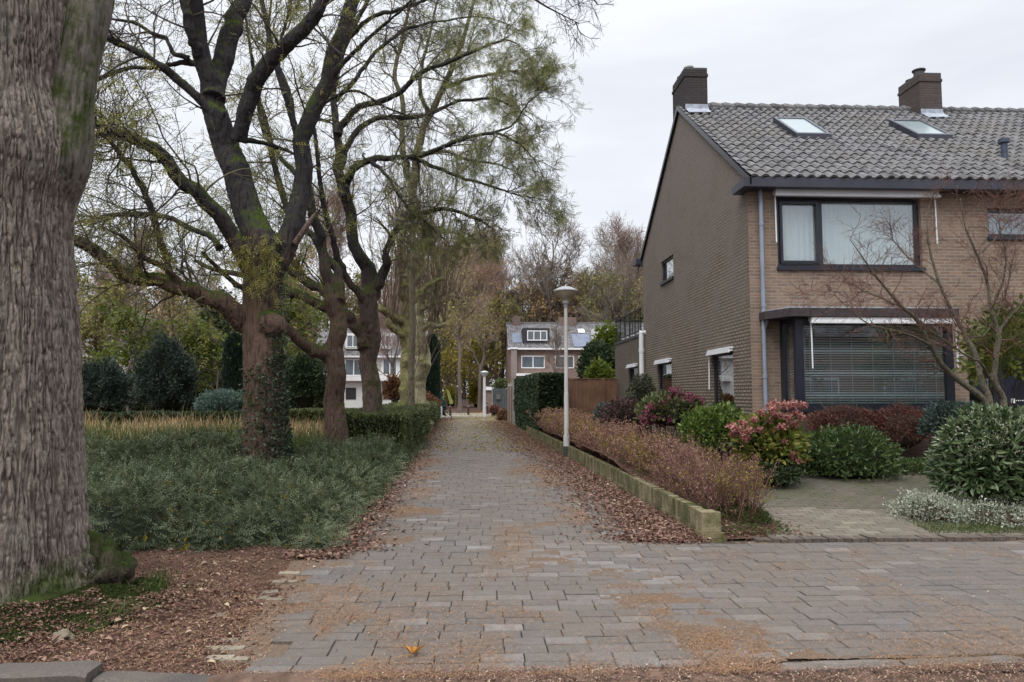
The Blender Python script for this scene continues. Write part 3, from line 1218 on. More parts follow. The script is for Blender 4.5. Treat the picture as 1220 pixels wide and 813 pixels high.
# corner posts, heads and sills
for (a, b) in ((B0, B0 + .15), (B1 - .13, B1)):
    bay.box(a, b, YBW, YBW + .11, BZ0 + .08, pz)
bay.box(B0 + .15, B1 - .13, YBW + .01, YBW + .10, BZ0 + .08, BZ0 + .17)
bay.box(B0 + .15, B1 - .13, YBW + .01, YBW + .10, pz - .14, pz)
for xx in (B0, B1 - .08):
    bay.box(xx, xx + .08, HY - .14, HY - .002, BZ0 + .08, pz)
    bay.box(xx + .003, xx + .077, YBW + .11, HY - .14, BZ0 + .08, BZ0 + .16)
    bay.box(xx + .003, xx + .077, YBW + .11, HY - .14, pz - .12, pz)
bay.box(B0 - .03, B1 + .03, YBW - .04, HY - .002, BZ0 + .03, BZ0 + .08)
bayo = bay.build('bay_window', M_NAVY, house)
mb = MB()
mb.box(B0 + .15, B1 - .13, YBW + .05, YBW + .056, BZ0 + .17, pz - .14)
mb.box(B0 + .036, B0 + .042, YBW + .11, HY - .14, BZ0 + .16, pz - .12)
mb.box(B1 - .042, B1 - .036, YBW + .11, HY - .14, BZ0 + .16, pz - .12)
mb.build('pane', M_GLASS, bayo)
# venetian blind
mb = MB()
z = BZ0 + .2
while z < pz - .12:
    dz = .017
    yb0 = YBW + .10
    tt = .5 + .5 * math.sin(z * 7.1) * math.sin(z * 23)
    mb.add([[B0 + .17, yb0, z - dz], [B1 - .14, yb0, z - dz], [B1 - .14, yb0 + .018, z + dz], [B0 + .17, yb0 + .018, z + dz]], [[0, 1, 2, 3]], tt)
    mb.add([[B0 + .10, YBW + .14, z - dz], [B0 + .10, HY - .16, z - dz], [B0 + .118, HY - .16, z + dz], [B0 + .118, YBW + .14, z + dz]], [[3, 2, 1, 0]], tt)
    z += .046
for q in range(7):
    xx = B0 + .3 + q * (B1 - B0 - .6) / 6
    mb.box(xx - .004, xx + .004, yb0 - .012, yb0 - .009, BZ0 + .18, pz - .14, .9)
k = N('blind_slat_reflections')
bl = k.ramp(k.tone(), [(0, (.12, .19, .21)), (.5, (.30, .24, .23)), (1, (.46, .5, .53))])  # teal and brown street reflections put into the slat colours
mb.build('blind', k.finish(bl, .45, .4), bayo)
# brick apron below
mb = MB()
mb.box(B0 + .03, B1 - .03, YBW + .01, HY - .003, .1, BZ0 + .03)
mb.build('bay_base', M_BRB, house, uv=True)
# canopy roof, running past the bay to the right
cz0, cz1 = Z_on(1000, 377, YBW - .2), Z_on(1000, 367, YBW - .2)
cx0, cx1 = X_on(912, 372, HY - .45), X_on(1143, 372, YBW - .2)
cxm = X_on(950, 368, YBW - .2)
mb = MB()
mb.prism([[cx0 + .05, HY - .004, cz0], [cx0 + .05, HY - .3, cz0], [cxm - .12, YBW - .2, cz0], [cx1, YBW - .2, cz0], [cx1, HY - .004, cz0]], (0, 0, cz1 - cz0))
mb.build('canopy', m_plain('weathered_dark_board', (.05, .04, .042), .7, .3, .4, 14, .4), house)
mb = MB()
mb.prism([[cx0 + .1, HY - .003, cz1 + .002], [cx0 + .1, HY - .28, cz1 + .002], [cxm - .1, YBW - .17, cz1 + .002], [cx1 - .02, YBW - .17, cz1 + .002], [cx1 - .02, HY - .003, cz1 + .002]], (0, 0, .02))
mb.build('canopy_flashing', M_LEAD, house)
awning('y', YBW - .02, X_on(961, 380, YBW), X_on(1137, 380, YBW), Z_on(1000, 378, YBW - .1), arms=.85, size=1.15, rails=True)
# entrance recess on the right
mb = MB()
mb.box(D0 + .02, D1 - .02, HY + .9, HY + .95, Z0, DZ1)
mb.box(D0 - .02, D0 - .002 + .02, HY + .282, HY + .9, Z0, DZ1)
mb.build('porch_panel', M_NAVY, house)
mb = MB()
framebox(mb, 'y', HY, D0, D1, Z0 + .05, DZ1, .07, .07, .10, -1, mull=(D0 + .62,), trans=())
ent = mb.build('entrance', M_NAVY, house)
mb = MB()
mb.box(D0 + .65, D1 - .07, HY + .12, HY + .16, Z0 + .1, DZ1 - .07)
dr = mb.build('door', m_plain('blue_black_door', (.012, .014, .03), .3, .5), house)
mb = MB()
mb.box(D0 + .95, D1 - .1, HY + .105, HY + .12, 1.45, 1.47)
mb.box(D0 + .93, D0 + 1.0, HY + .085, HY + .12, 1.41, 1.50)
mb.build('handle', M_ALU, dr)
mb = MB()
mb.box(D0 + .07, D0 + .58, HY + .13, HY + .136, Z0 + .15, DZ1 - .07)
mb.build('pane', M_GLASS, ent)
xs_ = X_on(1144, 421, HY)
mb = MB()
mb.box(xs_ - .07, xs_ + .07, HY - .02, HY - .003, Z_on(1144, 424, HY), Z_on(1144, 418, HY))
mb.build('wall_plate', M_WHITE, house)

# chimneys
def chimney(x0, x1, y0, y1, ztop, mat, pots):
    m_ = MB()
    m_.box(x0, x1, y0, y1, ZR - 1.2, ztop)
    m_.box(x0 - .02, x1 + .02, y0 - .02, y1 + .02, ztop - .19, ztop - .12)
    ch = m_.build('chimney', mat, house, uv=True)
    m_ = MB()
    m_.box(x0 + .0, x1 - .0, y0 + .0, y1 - .0, ztop + .003, ztop + .05)
    m_.build('capping', m_plain('cement_cap', (.09, .085, .085), .9), ch)
    for (px_, py_, h, r_, mt) in pots:
        m_ = MB()
        m_.tubes(np.array([[px_, py_, ztop + z_] for z_ in (.05, h, h, h + .03, h + .03, h + .07)]), np.array([r_, r_, r_ * 1.25, r_ * 1.3, r_ * 1.3, r_ * .4]), 14, cap=True)
        m_.build('chimney_pot', mt, ch, smooth=False)
    return ch


ZC1 = Z_on(830, 84, 18.0)
cw = X_on(842, 100, 18.0)
chimney(HX + .012, cw, 17.95, 19.1, ZC1, M_BRC, [(HX + .22, 18.25, .16, .10, m_plain('pale_pot', (.5, .49, .47), .7)), (HX + .2, 18.8, .14, .11, M_BRC)])
c2a, c2b = X_on(1096, 110, 17.9), X_on(1122, 110, 17.9)
ZC2 = Z_on(1110, 89, 17.9)
chimney(c2a, c2b, 17.9, 18.85, ZC2, M_BRC2, [(c2a + .12, 18.1, .17, .13, m_plain('dark_pot', (.07, .065, .065), .8)), (c2a + .2, 18.6, .12, .10, M_BRC2)])
# lead flashings
RN = unit(np.array([0, -SL, 1.0]))
RP0 = (0, YR, ZR + .045)


def flash(x0, x1, y0):
    m_ = MB()
    z0 = ZR - SL * (YR - y0)
    m_.prism([[x0, y0 - .30, z0 - .30 * SL + .075], [x1, y0 - .26, z0 - .26 * SL + .075], [x1, y0 - .004, z0 + .085], [x0, y0 - .004, z0 + .085]], (0, .0, .012))
    m_.box(x0 - .0, x1 + .0, y0 - .016, y0 - .003, z0 + .05, z0 + .2)
    m_.prism([[x1 + .002, y0 - .1, z0 - .02], [x1 + .002, YR - .02, ZR + .0], [x1 + .002, YR - .02, ZR + .2], [x1 + .002, y0 + .1, z0 + .3]], (.012, 0, 0))
    m_.build('flashing', M_LEAD, house)


flash(HX + .02, cw, 17.95)
flash(c2a, c2b, 17.9)
# skylights on the front slope
def roofpt(px, py, lift=.0):
    return RP(px, py, (0, YR, ZR + lift), RN)


for quad in (((927, 141), (967, 141), (981, 160), (944, 161)), ((1066, 144), (1103, 144), (1127, 161), (1088, 162))):
    p = [roofpt(x, y, .14) for x, y in quad]
    xa, xb = (p[0][0] + p[3][0]) / 2, (p[1][0] + p[2][0]) / 2
    yt, yb2 = (p[0][1] + p[1][1]) / 2, (p[2][1] + p[3][1]) / 2
    zf = lambda y, l: ZR - SL * (YR - y) + l
    m_ = MB()
    for (a, b, c_, d) in ((xa, xb, yb2, yb2 + .07), (xa, xb, yt - .07, yt), (xa, xa + .07, yb2 + .07, yt - .07), (xb - .07, xb, yb2 + .07, yt - .07)):
        m_.prism([[a, c_, zf(c_, .17)], [b, c_, zf(c_, .17)], [b, d, zf(d, .17)], [a, d, zf(d, .17)]], (0, 0, -.2))
    sk = m_.build('skylight', M_NAVY2, house)
    m_ = MB()
    m_.prism([[xa + .07, yb2 + .07, zf(yb2 + .07, .145)], [xb - .07, yb2 + .07, zf(yb2 + .07, .145)], [xb - .07, yt - .07, zf(yt - .07, .145)], [xa + .07, yt - .07, zf(yt - .07, .145)]], (0, 0, -.02))
    m_.build('pane', m_plain('skylight_glass', (.22, .27, .28), .2, .5, .05), sk)
# roof vent pipe
pv = roofpt(1197, 190, .02)
mb = MB()
mb.tubes(np.array([pv + [0, 0, z_] for z_ in (-.05, .12, .36, .36, .44, .45)]), np.array([.075, .065, .065, .11, .11, .03]), 14, cap=True)
mb.build('roof_vent', m_plain('slate_blue_pipe', (.05, .06, .09), .5), house)

# ------------------------------------------------------------------ flat roofed annex behind, with balcony rail, part of the same house
YA1 = 27.85
ZA = gab(735, 409)[1]
ZA = float(RP(735, 411, (HX, 0, 0), np.array([1., 0, 0]))[2])
a3 = RP(760, 436, (HX, 0, 0), np.array([1., 0, 0]))
b3 = RP(749.5, 438, (HX, 0, 0), np.array([1., 0, 0]))
c3 = RP(749.5, 466, (HX, 0, 0), np.array([1., 0, 0]))
gw3 = (float(a3[1]), float(b3[1]), float(c3[2]), float(a3[2]))
wall('annex_wall', m_brick('mossy_annex_brick', (.2, .165, .125), (.15, .125, .1), (.09, .085, .07), rh=.066), 'x', HX - .003, YB + .003, YA1, 0, ZA, [gw3], .28, house)
wall('annex_wall', M_BRG, 'y', YA1 + .28, HX + .28, HX + 5, 0, ZA, [], .28, house, sign=1)
window(house, 'x', HX, *gw3, t=.055, off=.05, sill=False)
awning('x', HX, gw3[0], gw3[1] + .05, gw3[3] + .05, size=.8, rails=False)
mb = MB()
mb.box(HX - .03, HX + 5, YB + .46, YA1 + .05, ZA + .003, ZA + .09)
mb.build('annex_roof', M_NAVY2, house)
mb = MB()
zt = ZA + .95
for yy_ in np.linspace(YB + .55, YA1 - .05, 6):
    mb.box(HX + .02, HX + .05, yy_ - .015, yy_ + .015, ZA + .08, zt)
for zz in (zt, ZA + .2):
    mb.box(HX + .018, HX + .052, YB + .47, YA1, zz - .02, zz + .02)
    mb.box(HX + .018, HX + 4, YA1 - .035, YA1, zz - .02, zz + .02)
for yy_ in np.arange(YB + .6, YA1 - .1, .12):
    mb.box(HX + .028, HX + .040, yy_ - .006, yy_ + .006, ZA + .2, zt)
for xx in np.arange(HX + .2, HX + 4, .12):
    mb.box(xx - .006, xx + .006, YA1 - .025, YA1 - .012, ZA + .2, zt)
mb.build('balcony_railing', m_plain('black_rail', (.015, .02, .018), .4), house)
# white flue pipe on the wall
pf = RP(765, 470, (HX - .12, 0, 0), np.array([1., 0, 0]))
zt_ = float(RP(764, 397, (HX - .12, 0, 0), np.array([1., 0, 0]))[2])
mb = MB()
yF = float(pf[1])
mb.tubes(resample([[HX - .12, yF, .5], [HX - .12, yF, 2], [HX - .12, yF, zt_ - .08], [HX - .08, yF - .02, zt_], [HX + .1, yF - .03, zt_]], 16), np.full(16, .075), 12)
for zz in (zt_ - .55, 1.9):
    mb.tubes(np.array([[HX - .12, yF, zz - .05], [HX - .12, yF, zz + .05]]), np.array([.09, .09]), 12, cap=True)
mb.build('flue_pipe', M_WHITE, house, smooth=True)
# ------------------------------------------------------------------ trees on the left
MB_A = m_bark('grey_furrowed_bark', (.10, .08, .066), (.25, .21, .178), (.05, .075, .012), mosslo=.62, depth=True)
MB_B = m_bark('red_brown_bark', (.045, .027, .022), (.15, .095, .078), (.035, .055, .010), sc=1.1, mosslo=.48)
MB_BT = m_bark('dark_forked_bark', (.020, .013, .011), (.135, .088, .068), (.05, .07, .012), sc=.75, mosslo=.46, wet=(3.2, 4.6))
MB_D = m_bark('dark_wet_bark', (.018, .016, .017), (.06, .052, .052), (.05, .075, .012), sc=1.1, mosslo=.46)
MB_P = m_bark('mossy_pale_bark', (.06, .055, .025), (.24, .21, .11), (.10, .11, .03), sc=1.3, mosslo=.4)
M_TWIG = m_plain('grey_twig', (.085, .072, .058), .9, .1, .3, 5, 0)
M_TWIGM = m_plain('olive_twig', (.12, .11, .065), .9, .1, .3, 5, 0)
M_TWIGR = m_plain('red_brown_twig', (.13, .072, .058), .9, .1, .3, 5, 0)
M_LF_SPARSE = m_leaf('yellow_green_leaf', [(.16, .18, .045), (.27, .27, .07), (.40, .34, .10)], .5)
M_LF_CROWN = m_leaf('grey_green_leaf', [(.12, .15, .06), (.20, .23, .09), (.29, .29, .12), (.36, .31, .12)], .5)
M_LF_DARK = m_leaf('dark_green_leaf', [(.018, .034, .016), (.035, .055, .022), (.06, .08, .03)], .12)
M_IVY = m_leaf('ivy_leaf', [(.02, .038, .018), (.04, .06, .03), (.10, .12, .08)], .1, .4)
M_TWIGS = m_plain('brown_shoot', (.15, .115, .085), .9, .1, .3, 5, 0)
SPR7 = spray_template(4, .30, .11, 58, .35)


def merge_wood(name, mb_, mat, parent, voxel, it=6, noise_s=0.0):
    o = mb_.build(name, mat, parent, smooth=True)
    m = o.modifiers.new('r', 'REMESH')
    m.mode = 'VOXEL'
    m.voxel_size = voxel
    m.use_smooth_shade = True
    s_ = o.modifiers.new('s', 'SMOOTH')
    s_.iterations = it
    s_.factor = .6
    if noise_s:
        tx = bpy.data.textures.new(name, 'CLOUDS')
        tx.noise_scale = noise_s[0]
        d = o.modifiers.new('d', 'DISPLACE')
        d.texture = tx
        d.strength = noise_s[1]
        d.mid_level = .5
        d.texture_coords = 'GLOBAL'
    return o


def trunk_profile(pts, k=30, flare=None, rng=RNG):
    P, R = limb(pts, k)
    return P, R


def add_limbs(mb_, limbs, k=14, fat=1.0):
    out = []
    for L in limbs:
        P, R = limb(L, k)
        R = R * fat
        R[0] *= 1.25
        P = P + np.concatenate([np.zeros((1, 3)), (RNG.normal(size=(k - 1, 3)) * R[1:, None] * .22)])
        mb_.tubes(P[None], R[None], 12, cap=True)
        out.append((P, R))
    return out


def stack(Ls):
    return np.stack([a for a, b in Ls]), np.stack([b for a, b in Ls])


def twiggery(parent, Ls, n1, n2, n3, l1, l2, l3, mat, t0=.25, up=.15, seed=1, ang=55, rs=.4, leafn=0, leafmat=None, lsize=.2, leafsel=None, wig=.2, r1=.014, rmin=.0035, name='twigs', tip=True):
    rng = np.random.default_rng(seed)
    P, R = stack(Ls)
    P1, R1 = spawn(P, np.minimum(R, .07), n1, t0, 1.0, l1, ang, 8, up, wig, rs, min(.006, rmin * 2.5), rng)
    if tip:
        pass
    P2, R2 = spawn(P1, R1, n2, .15, 1.0, l2, 48, 6, up, wig, .55, min(.0045, rmin * 1.6), rng)
    P3, R3 = spawn(P2, R2, n3, .1, 1.0, l3, 42, 4, up * .5, wig, .6, rmin, rng)
    m_ = MB()
    m_.tubes(P1, R1, 5)
    m_.tubes(P2, R2, 4)
    m_.tubes(P3, R3, 3)
    m_.build(name, mat, parent, smooth=True)
    if leafn:
        Q = P3
        if leafsel is not None:
            s_ = leafsel(Q, rng)
            Q = Q[s_]
        n = len(Q)
        t = rng.uniform(.1, 1.0, (leafn, n))
        mm = MB()
        for j in range(leafn):
            p, tg = at(Q, t[j])
            cl = fbm(p[:, 0] * 1.3, p[:, 1] * 1.3, p[:, 2] * 1.3, 5)
            keep = rng.random(n) < np.clip((cl - .34) * 3.6, .08, .9)
            p, tg = p[keep], tg[keep]
            tone = np.clip(rng.normal(.45, .2, len(p)) + (cl[keep] - .5) * .8, 0, 1)
            ax = tg * .5 + np.array([0, 0, -.55]) + .5 * rng.normal(size=p.shape)
            scatter_leaves(mm, p, ax, lsize * rng.uniform(.6, 1.25, len(p)), tone, tmpl=SPR7, spread=.25, rng=rng)
        mm.build('foliage', leafmat, parent)
    return P1, P2, P3


# --- A: the great trunk in the left foreground
tA = thing('old_tree', 'huge grey furrowed trunk at the left edge with mossy roots beside the kerb', 'tree', (-3.2, 5.3, 0))
YA_ = 5.75
NR_A = 700
P, R = limb([(6, 775, YA_, 120), (8, 735, YA_, 103), (8, 690, YA_, 90), (8, 640, YA_, 84), (8, 560, YA_, 79), (7, 480, YA_, 77), (6, 400, YA_, 76), (4, 320, YA_, 73), (2, 250, YA_, 75), (2, 200, YA_, 88), (0, 160, YA_, 87), (-4, 100, YA_, 78), (-6, 0, YA_, 84), (-20, -200, YA_ + .1, 70), (-40, -500, YA_ + .3, 55)], NR_A)
ns = 760
a = np.linspace(0, 2 * math.pi, ns, endpoint=False)
zz = P[:, 2][:, None]
A_ = a[None, :]
ca_, sa_ = np.cos(A_), np.sin(A_)
warp = .25 * (vn(ca_ * 1.5, sa_ * 1.5, zz * .5, 4) - .5)
A_ = A_ + .035 * (vn(A_ * 9, zz * 4.5, 0, 61) - .5) + .02 * (vn(A_ * 22, zz * 11, 0, 62) - .5)
ca_, sa_ = np.cos(A_), np.sin(A_)
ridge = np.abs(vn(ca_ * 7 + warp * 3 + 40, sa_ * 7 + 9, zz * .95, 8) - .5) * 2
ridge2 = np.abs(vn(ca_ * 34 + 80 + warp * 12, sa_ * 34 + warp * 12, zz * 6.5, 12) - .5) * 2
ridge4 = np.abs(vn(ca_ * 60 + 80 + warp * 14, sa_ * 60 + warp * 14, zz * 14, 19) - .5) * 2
ridge3 = vn(ca_ * 34 + 80, sa_ * 34 + 3, zz * 9, 15)
ht = np.clip((zz - .1) / 1.0, 0, 1)
butt = (1 - ht) ** 1.8 * (.20 * np.sin(A_ * 5 + 1.2) + .09 * np.sin(A_ * 9 + .4)) * .55
rr_ = R[:, None] * (1 + .05 * (vn(ca_ * 1.3, sa_ * 1.3, zz * .7, 2) - .5) * 2 + butt) - .012 * (1 - np.clip(ridge * 3.4, 0, 1)) - .015 * (1 - np.clip(ridge2 * 3.0, 0, 1)) - .009 * (1 - np.clip(ridge4 * 3, 0, 1)) + .014 * (ridge3 - .5)
ca_, sa_ = np.cos(a[None, :]), np.sin(a[None, :])
V = np.stack([P[:, 0][:, None] + rr_ * ca_, P[:, 1][:, None] + rr_ * sa_, np.broadcast_to(zz, rr_.shape)], -1)
idx = np.arange(NR_A * ns).reshape(NR_A, ns)
mb = MB()
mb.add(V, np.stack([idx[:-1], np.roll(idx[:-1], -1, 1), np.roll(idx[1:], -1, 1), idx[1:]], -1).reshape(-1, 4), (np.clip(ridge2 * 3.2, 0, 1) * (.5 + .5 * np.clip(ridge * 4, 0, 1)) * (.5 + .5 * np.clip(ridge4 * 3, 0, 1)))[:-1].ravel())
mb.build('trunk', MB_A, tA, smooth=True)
# second stem leaning right, from the shoulder
P, R = limb([(22, 300, YA_ + .1, 22), (48, 250, YA_ + .04, 30), (69, 205, YA_, 33), (79, 165, YA_ + .02, 30), (84, 120, YA_ + .05, 25), (94, 60, YA_ + .1, 25), (107, 0, YA_ + .15, 25), (125, -120, YA_ + .3, 24), (150, -350, YA_ + .6, 18)], 120)
ns = 110
a = np.linspace(0, 2 * math.pi, ns, endpoint=False)
A_ = a[None]
ca_, sa_ = np.cos(A_), np.sin(A_)
zz = P[:, 2][:, None]
rr_ = R[:, None] * (1 + .06 * (vn(ca_ * 1.5, sa_ * 1.5, zz, 2) - .5) * 2) - .022 * (1 - np.clip(np.abs(vn(ca_ * 5 + 30, sa_ * 5 + 9, zz * 1.3, 8) - .5) * 5, 0, 1)) + .01 * (vn(ca_ * 14, sa_ * 14, zz * 6, 3) - .5)
V = np.stack([P[:, 0][:, None] + rr_ * ca_, P[:, 1][:, None] + rr_ * sa_, np.broadcast_to(zz, rr_.shape)], -1)
idx = np.arange(120 * ns).reshape(120, ns)
mb = MB()
mb.add(V, np.stack([idx[:-1], np.roll(idx[:-1], -1, 1), np.roll(idx[1:], -1, 1), idx[1:]], -1).reshape(-1, 4))
mb.build('limb', m_bark('mossy_grey_bark', (.04, .034, .028), (.16, .14, .12), (.04, .055, .012), mosslo=.36), tA, smooth=True)
# an overhead bough whose bare twigs hang into the top of the view
mb = MB()
Ls = add_limbs(mb, [[(120, -200, 5.6, 14), (300, -190, 6.2, 10), (480, -130, 6.8, 6), (590, -50, 7.2, 3), (632, -5, 7.3, 1.6), (662, 14, 7.4, .9), (690, 28, 7.5, .5)],
                    [(590, -50, 7.2, 3), (640, -45, 7.2, 2.2), (690, -20, 7.3, 1.5), (712, 5, 7.4, .8)]], 14)
mb.build('bough', M_TWIG, tA, smooth=True)
twiggery(tA, Ls[:1], 12, 3, 3, .45, .25, .15, M_TWIG, t0=.72, up=-.1, seed=4, rs=.25, rmin=.0013)
twiggery(tA, Ls[1:], 12, 3, 3, .4, .25, .15, M_TWIG, t0=.3, up=-.2, seed=5, rs=.25, rmin=.0013)

# --- B: big forked tree
YB_ = 13.0
tB = thing('forked_tree', 'thick forked dark tree with a pruned knot and ivy, rising from the low shrubs', 'tree', tuple(G(316, 577)[:2]) + (0,))
mb = MB()
trB = [(317, 585, YB_, 31), (316, 555, YB_, 26.5), (315, 500, YB_, 24), (314, 440, YB_, 23), (313, 390, YB_, 22.5), (313, 340, YB_, 22.5), (316, 305, YB_, 23), (322, 285, YB_, 24)]
P, R = limb(trB, 20)
mb.tubes(P[None], R[None], 20, cap=True)
LB = [
    [(316, 310, YB_, 20), (303, 272, YB_, 19.5), (290, 225, YB_ + .05, 18.5), (278, 190, YB_ + .1, 18), (262, 148, YB_ + .1, 16.5), (251, 105, YB_, 14), (243, 74, YB_ - .1, 12), (236, 30, YB_ - .2, 11), (232, -20, YB_ - .3, 10), (225, -150, YB_ - .4, 7), (215, -300, YB_ - .6, 4)],
    [(254, 118, YB_, 13), (266, 70, YB_ + .25, 13.5), (277, 32, YB_ + .4, 12.5), (288, 0, YB_ + .6, 11), (305, -80, YB_ + .9, 8), (320, -220, YB_ + 1.2, 4)],
    [(284, 168, YB_ - .1, 9), (297, 118, YB_ - .3, 11.5), (314, 84, YB_ - .5, 11), (341, 56, YB_ - .7, 10), (374, 20, YB_ - .9, 9), (396, -8, YB_ - 1.0, 8), (440, -90, YB_ - 1.3, 5)],
    [(322, 312, YB_, 20), (343, 284, YB_ + .1, 15), (357, 250, YB_ + .15, 13), (363, 215, YB_ + .2, 12), (364, 168, YB_ + .2, 11.5), (371, 135, YB_ + .3, 11), (390, 97, YB_ + .4, 11), (403, 52, YB_ + .5, 10), (416, 12, YB_ + .6, 9.5), (430, -30, YB_ + .7, 8.5), (450, -150, YB_ + .9, 5)],
    [(308, 328, YB_ - .1, 15), (284, 292, YB_ - .35, 11.5), (262, 256, YB_ - .6, 10.5), (240, 232, YB_ - .8, 10), (218, 220, YB_ - .9, 9.5), (203, 198, YB_ - 1.0, 9), (188, 180, YB_ - 1.1, 8.5), (165, 170, YB_ - 1.3, 7.5), (140, 160, YB_ - 1.5, 6.5), (110, 144, YB_ - 1.7, 5.5), (70, 120, YB_ - 2.0, 4)],
    [(310, 395, YB_ + .1, 16), (290, 385, YB_ - .05, 15), (270, 366, YB_ - .3, 13.5), (246, 350, YB_ - .5, 12), (222, 345, YB_ - .7, 10.5), (180, 335, YB_ - 1.0, 9.5), (145, 324, YB_ - 1.2, 9), (118, 303, YB_ - 1.4, 8.5), (92, 286, YB_ - 1.6, 8), (40, 270, YB_ - 2, 6)],
    [(262, 140, YB_, 11), (240, 120, YB_ - .1, 6.5), (207, 90, YB_ - .3, 6), (177, 70, YB_ - .5, 5.5), (148, 54, YB_ - .6, 5), (120, 41, YB_ - .8, 4.5), (70, 20, YB_ - 1, 3)],
    [(240, 80, YB_ + .2, 6), (220, 74, YB_ + .3, 3.8), (200, 78, YB_ + .4, 3.4), (184, 80, YB_ + .5, 3), (155, 81, YB_ + .6, 2.8), (129, 90, YB_ + .7, 2.6), (100, 101, YB_ + .8, 2)],
    [(225, 70, YB_ + .2, 4), (206, 62, YB_ + .2, 3.2), (198, 45, YB_ + .3, 3), (180, 40, YB_ + .3, 2.8), (160, 27, YB_ + .3, 2.6), (125, 22, YB_ + .4, 2)],
    [(262, 296, YB_ + .3, 5), (252, 282, YB_ + .5, 4), (229, 273, YB_ + .8, 3.8), (199, 258, YB_ + 1, 3.5), (159, 255, YB_ + 1.1, 3.2), (125, 258, YB_ + 1.2, 3), (89, 265, YB_ + 1.4, 2.6)],
    [(205, 340, YB_ - .8, 5), (195, 300, YB_ - .9, 4.8), (181, 252, YB_ - 1.0, 4.5), (166, 218, YB_ - 1.1, 4), (148, 188, YB_ - 1.2, 3.5), (125, 162, YB_ - 1.3, 3), (100, 130, YB_ - 1.4, 2)],
    [(243, 80, YB_ - .1, 9), (234, 60, YB_ - .3, 7.5), (226, 30, YB_ - .5, 7), (219, -5, YB_ - .6, 6), (205, -90, YB_ - .8, 4)],
    [(280, 165, YB_ + .3, 5), (320, 172, YB_ + .6, 3), (360, 188, YB_ + .9, 2.4)],
    [(222, 345, YB_ - .7, 5), (200, 322, YB_ - 1.1, 4), (175, 308, YB_ - 1.4, 3.6), (150, 285, YB_ - 1.7, 3), (120, 270, YB_ - 2, 2)],
    [(390, 97, YB_ + .4, 5), (415, 70, YB_ + .2, 3.2), (440, 45, YB_, 2.8), (470, 20, YB_ - .2, 2.2), (500, -10, YB_ - .4, 1.5)],
    [(374, 130, YB_ + .3, 3), (420, 108, YB_ + .1, 2.2), (460, 128, YB_ - .1, 1.8), (500, 142, YB_ - .3, 1.2)],
]
LBs = add_limbs(mb, LB, 16, .9)
# pruning knot
kp_ = W(318, 384, YB_ - .36)
th = np.linspace(0, math.pi, 10)
mb.tubes(np.array([kp_ + [0, .34, -.06], kp_ + [0, .14, 0], kp_ + [0, .02, .01], kp_ + [0, -.03, .01], kp_ + [0, -.05, .01]]), np.array([.28, .26, .20, .13, .05]), 18, cap=True)
# root swelling
merge_wood('trunk', mb, MB_BT, tB, .02, 4, (.10, .028))
# torn stub
mb = MB()
s0, s1 = W(352, 290, YB_ - .05), W(377, 252, YB_ - .15)
mb.tubes(resample([s0, (s0 + s1) / 2 + [.02, -.05, 0], s1], 6), np.array([.06, .055, .05, .045, .03, .004]), 8, cap=True)
mb.build('torn_stub', m_bark('torn_wood', (.06, .04, .032), (.2, .14, .12), sc=2), tB, smooth=True)
selL = lambda P, rng: rng.random(len(P)) < .45
twiggery(tB, LBs[:12], 11, 6, 5, 1.7, .8, .38, M_TWIG, t0=.35, up=.05, seed=21, leafn=2, leafmat=M_LF_SPARSE, lsize=.15, leafsel=lambda P, rng: rng.random(len(P)) < np.where(P[:, 0, 2] < 4.5, .85, .6), rs=.3)
twiggery(tB, LBs[4:6] + LBs[9:11] + LBs[13:14], 12, 5, 4, 1.3, .7, .35, M_TWIGM, t0=.25, up=-.25, seed=22, leafn=2, leafmat=M_LF_SPARSE, lsize=.17, leafsel=lambda P, rng: rng.random(len(P)) < .6, rs=.3)
twiggery(tB, LBs[14:16], 9, 5, 4, 1.0, .6, .3, M_TWIG, t0=.3, up=.0, seed=24, rs=.35)
# shoots and hanging leaves on the front of the trunk
rng = np.random.default_rng(31)
c0 = W(305, 300, YB_ - .5)
Ps, Rs = [], []
for i in range(70):
    p = W(rng.uniform(285, 330), rng.uniform(275, 330), YB_ - .42)
    q = p + np.array([rng.normal(0, .1), -rng.uniform(.05, .25), -rng.uniform(.2, .6)])
    Ps.append(resample([p, (p + q) / 2 + [0, -.08, .05], q], 4))
    Rs.append(np.linspace(.005, .002, 4))
Ps, Rs = np.array(Ps), np.array(Rs)
mb = MB()
mb.tubes(Ps, Rs, 3)
mb.build('shoots', M_TWIGM, tB)
mb = MB()
for j in range(3):
    p, tg = at(Ps, rng.uniform(0, 1, len(Ps)))
    scatter_leaves(mb, p, tg + np.array([0, -.2, -.4]), rng.uniform(.1, .2, len(p)), rng.uniform(.3, 1, len(p)), tmpl=SPR7, spread=.5, rng=rng)
mb.build('hanging_foliage', M_LF_SPARSE, tB)
# ivy up the right flank
pos, ax, tn = [], [], []
for i in range(5200):
    hgt = rng.random() ** 1.5
    py = 560 - hgt * 270
    az = rng.normal(-.55, .35 if hgt > .45 else .95)
    if hgt > .5 and rng.random() < .6:
        continue
    q = W(314, py, YB_)
    r_ = (25.5 + max(0, (py - 500) * .13)) / F * YB_ + rng.uniform(.0, .05)
    pos.append(q + [r_ * math.cos(az), r_ * math.sin(az), 0])
    ax.append([math.cos(az) * .4, math.sin(az) * .4, .3])
    tn.append(rng.random())
pos, ax = np.array(pos), np.array(ax)
mb = MB()
scatter_leaves(mb, pos, ax, rng.uniform(.03, .065, len(pos)), np.array(tn), .9, '4', .8, rng)
mb.build('ivy', M_IVY, tB)

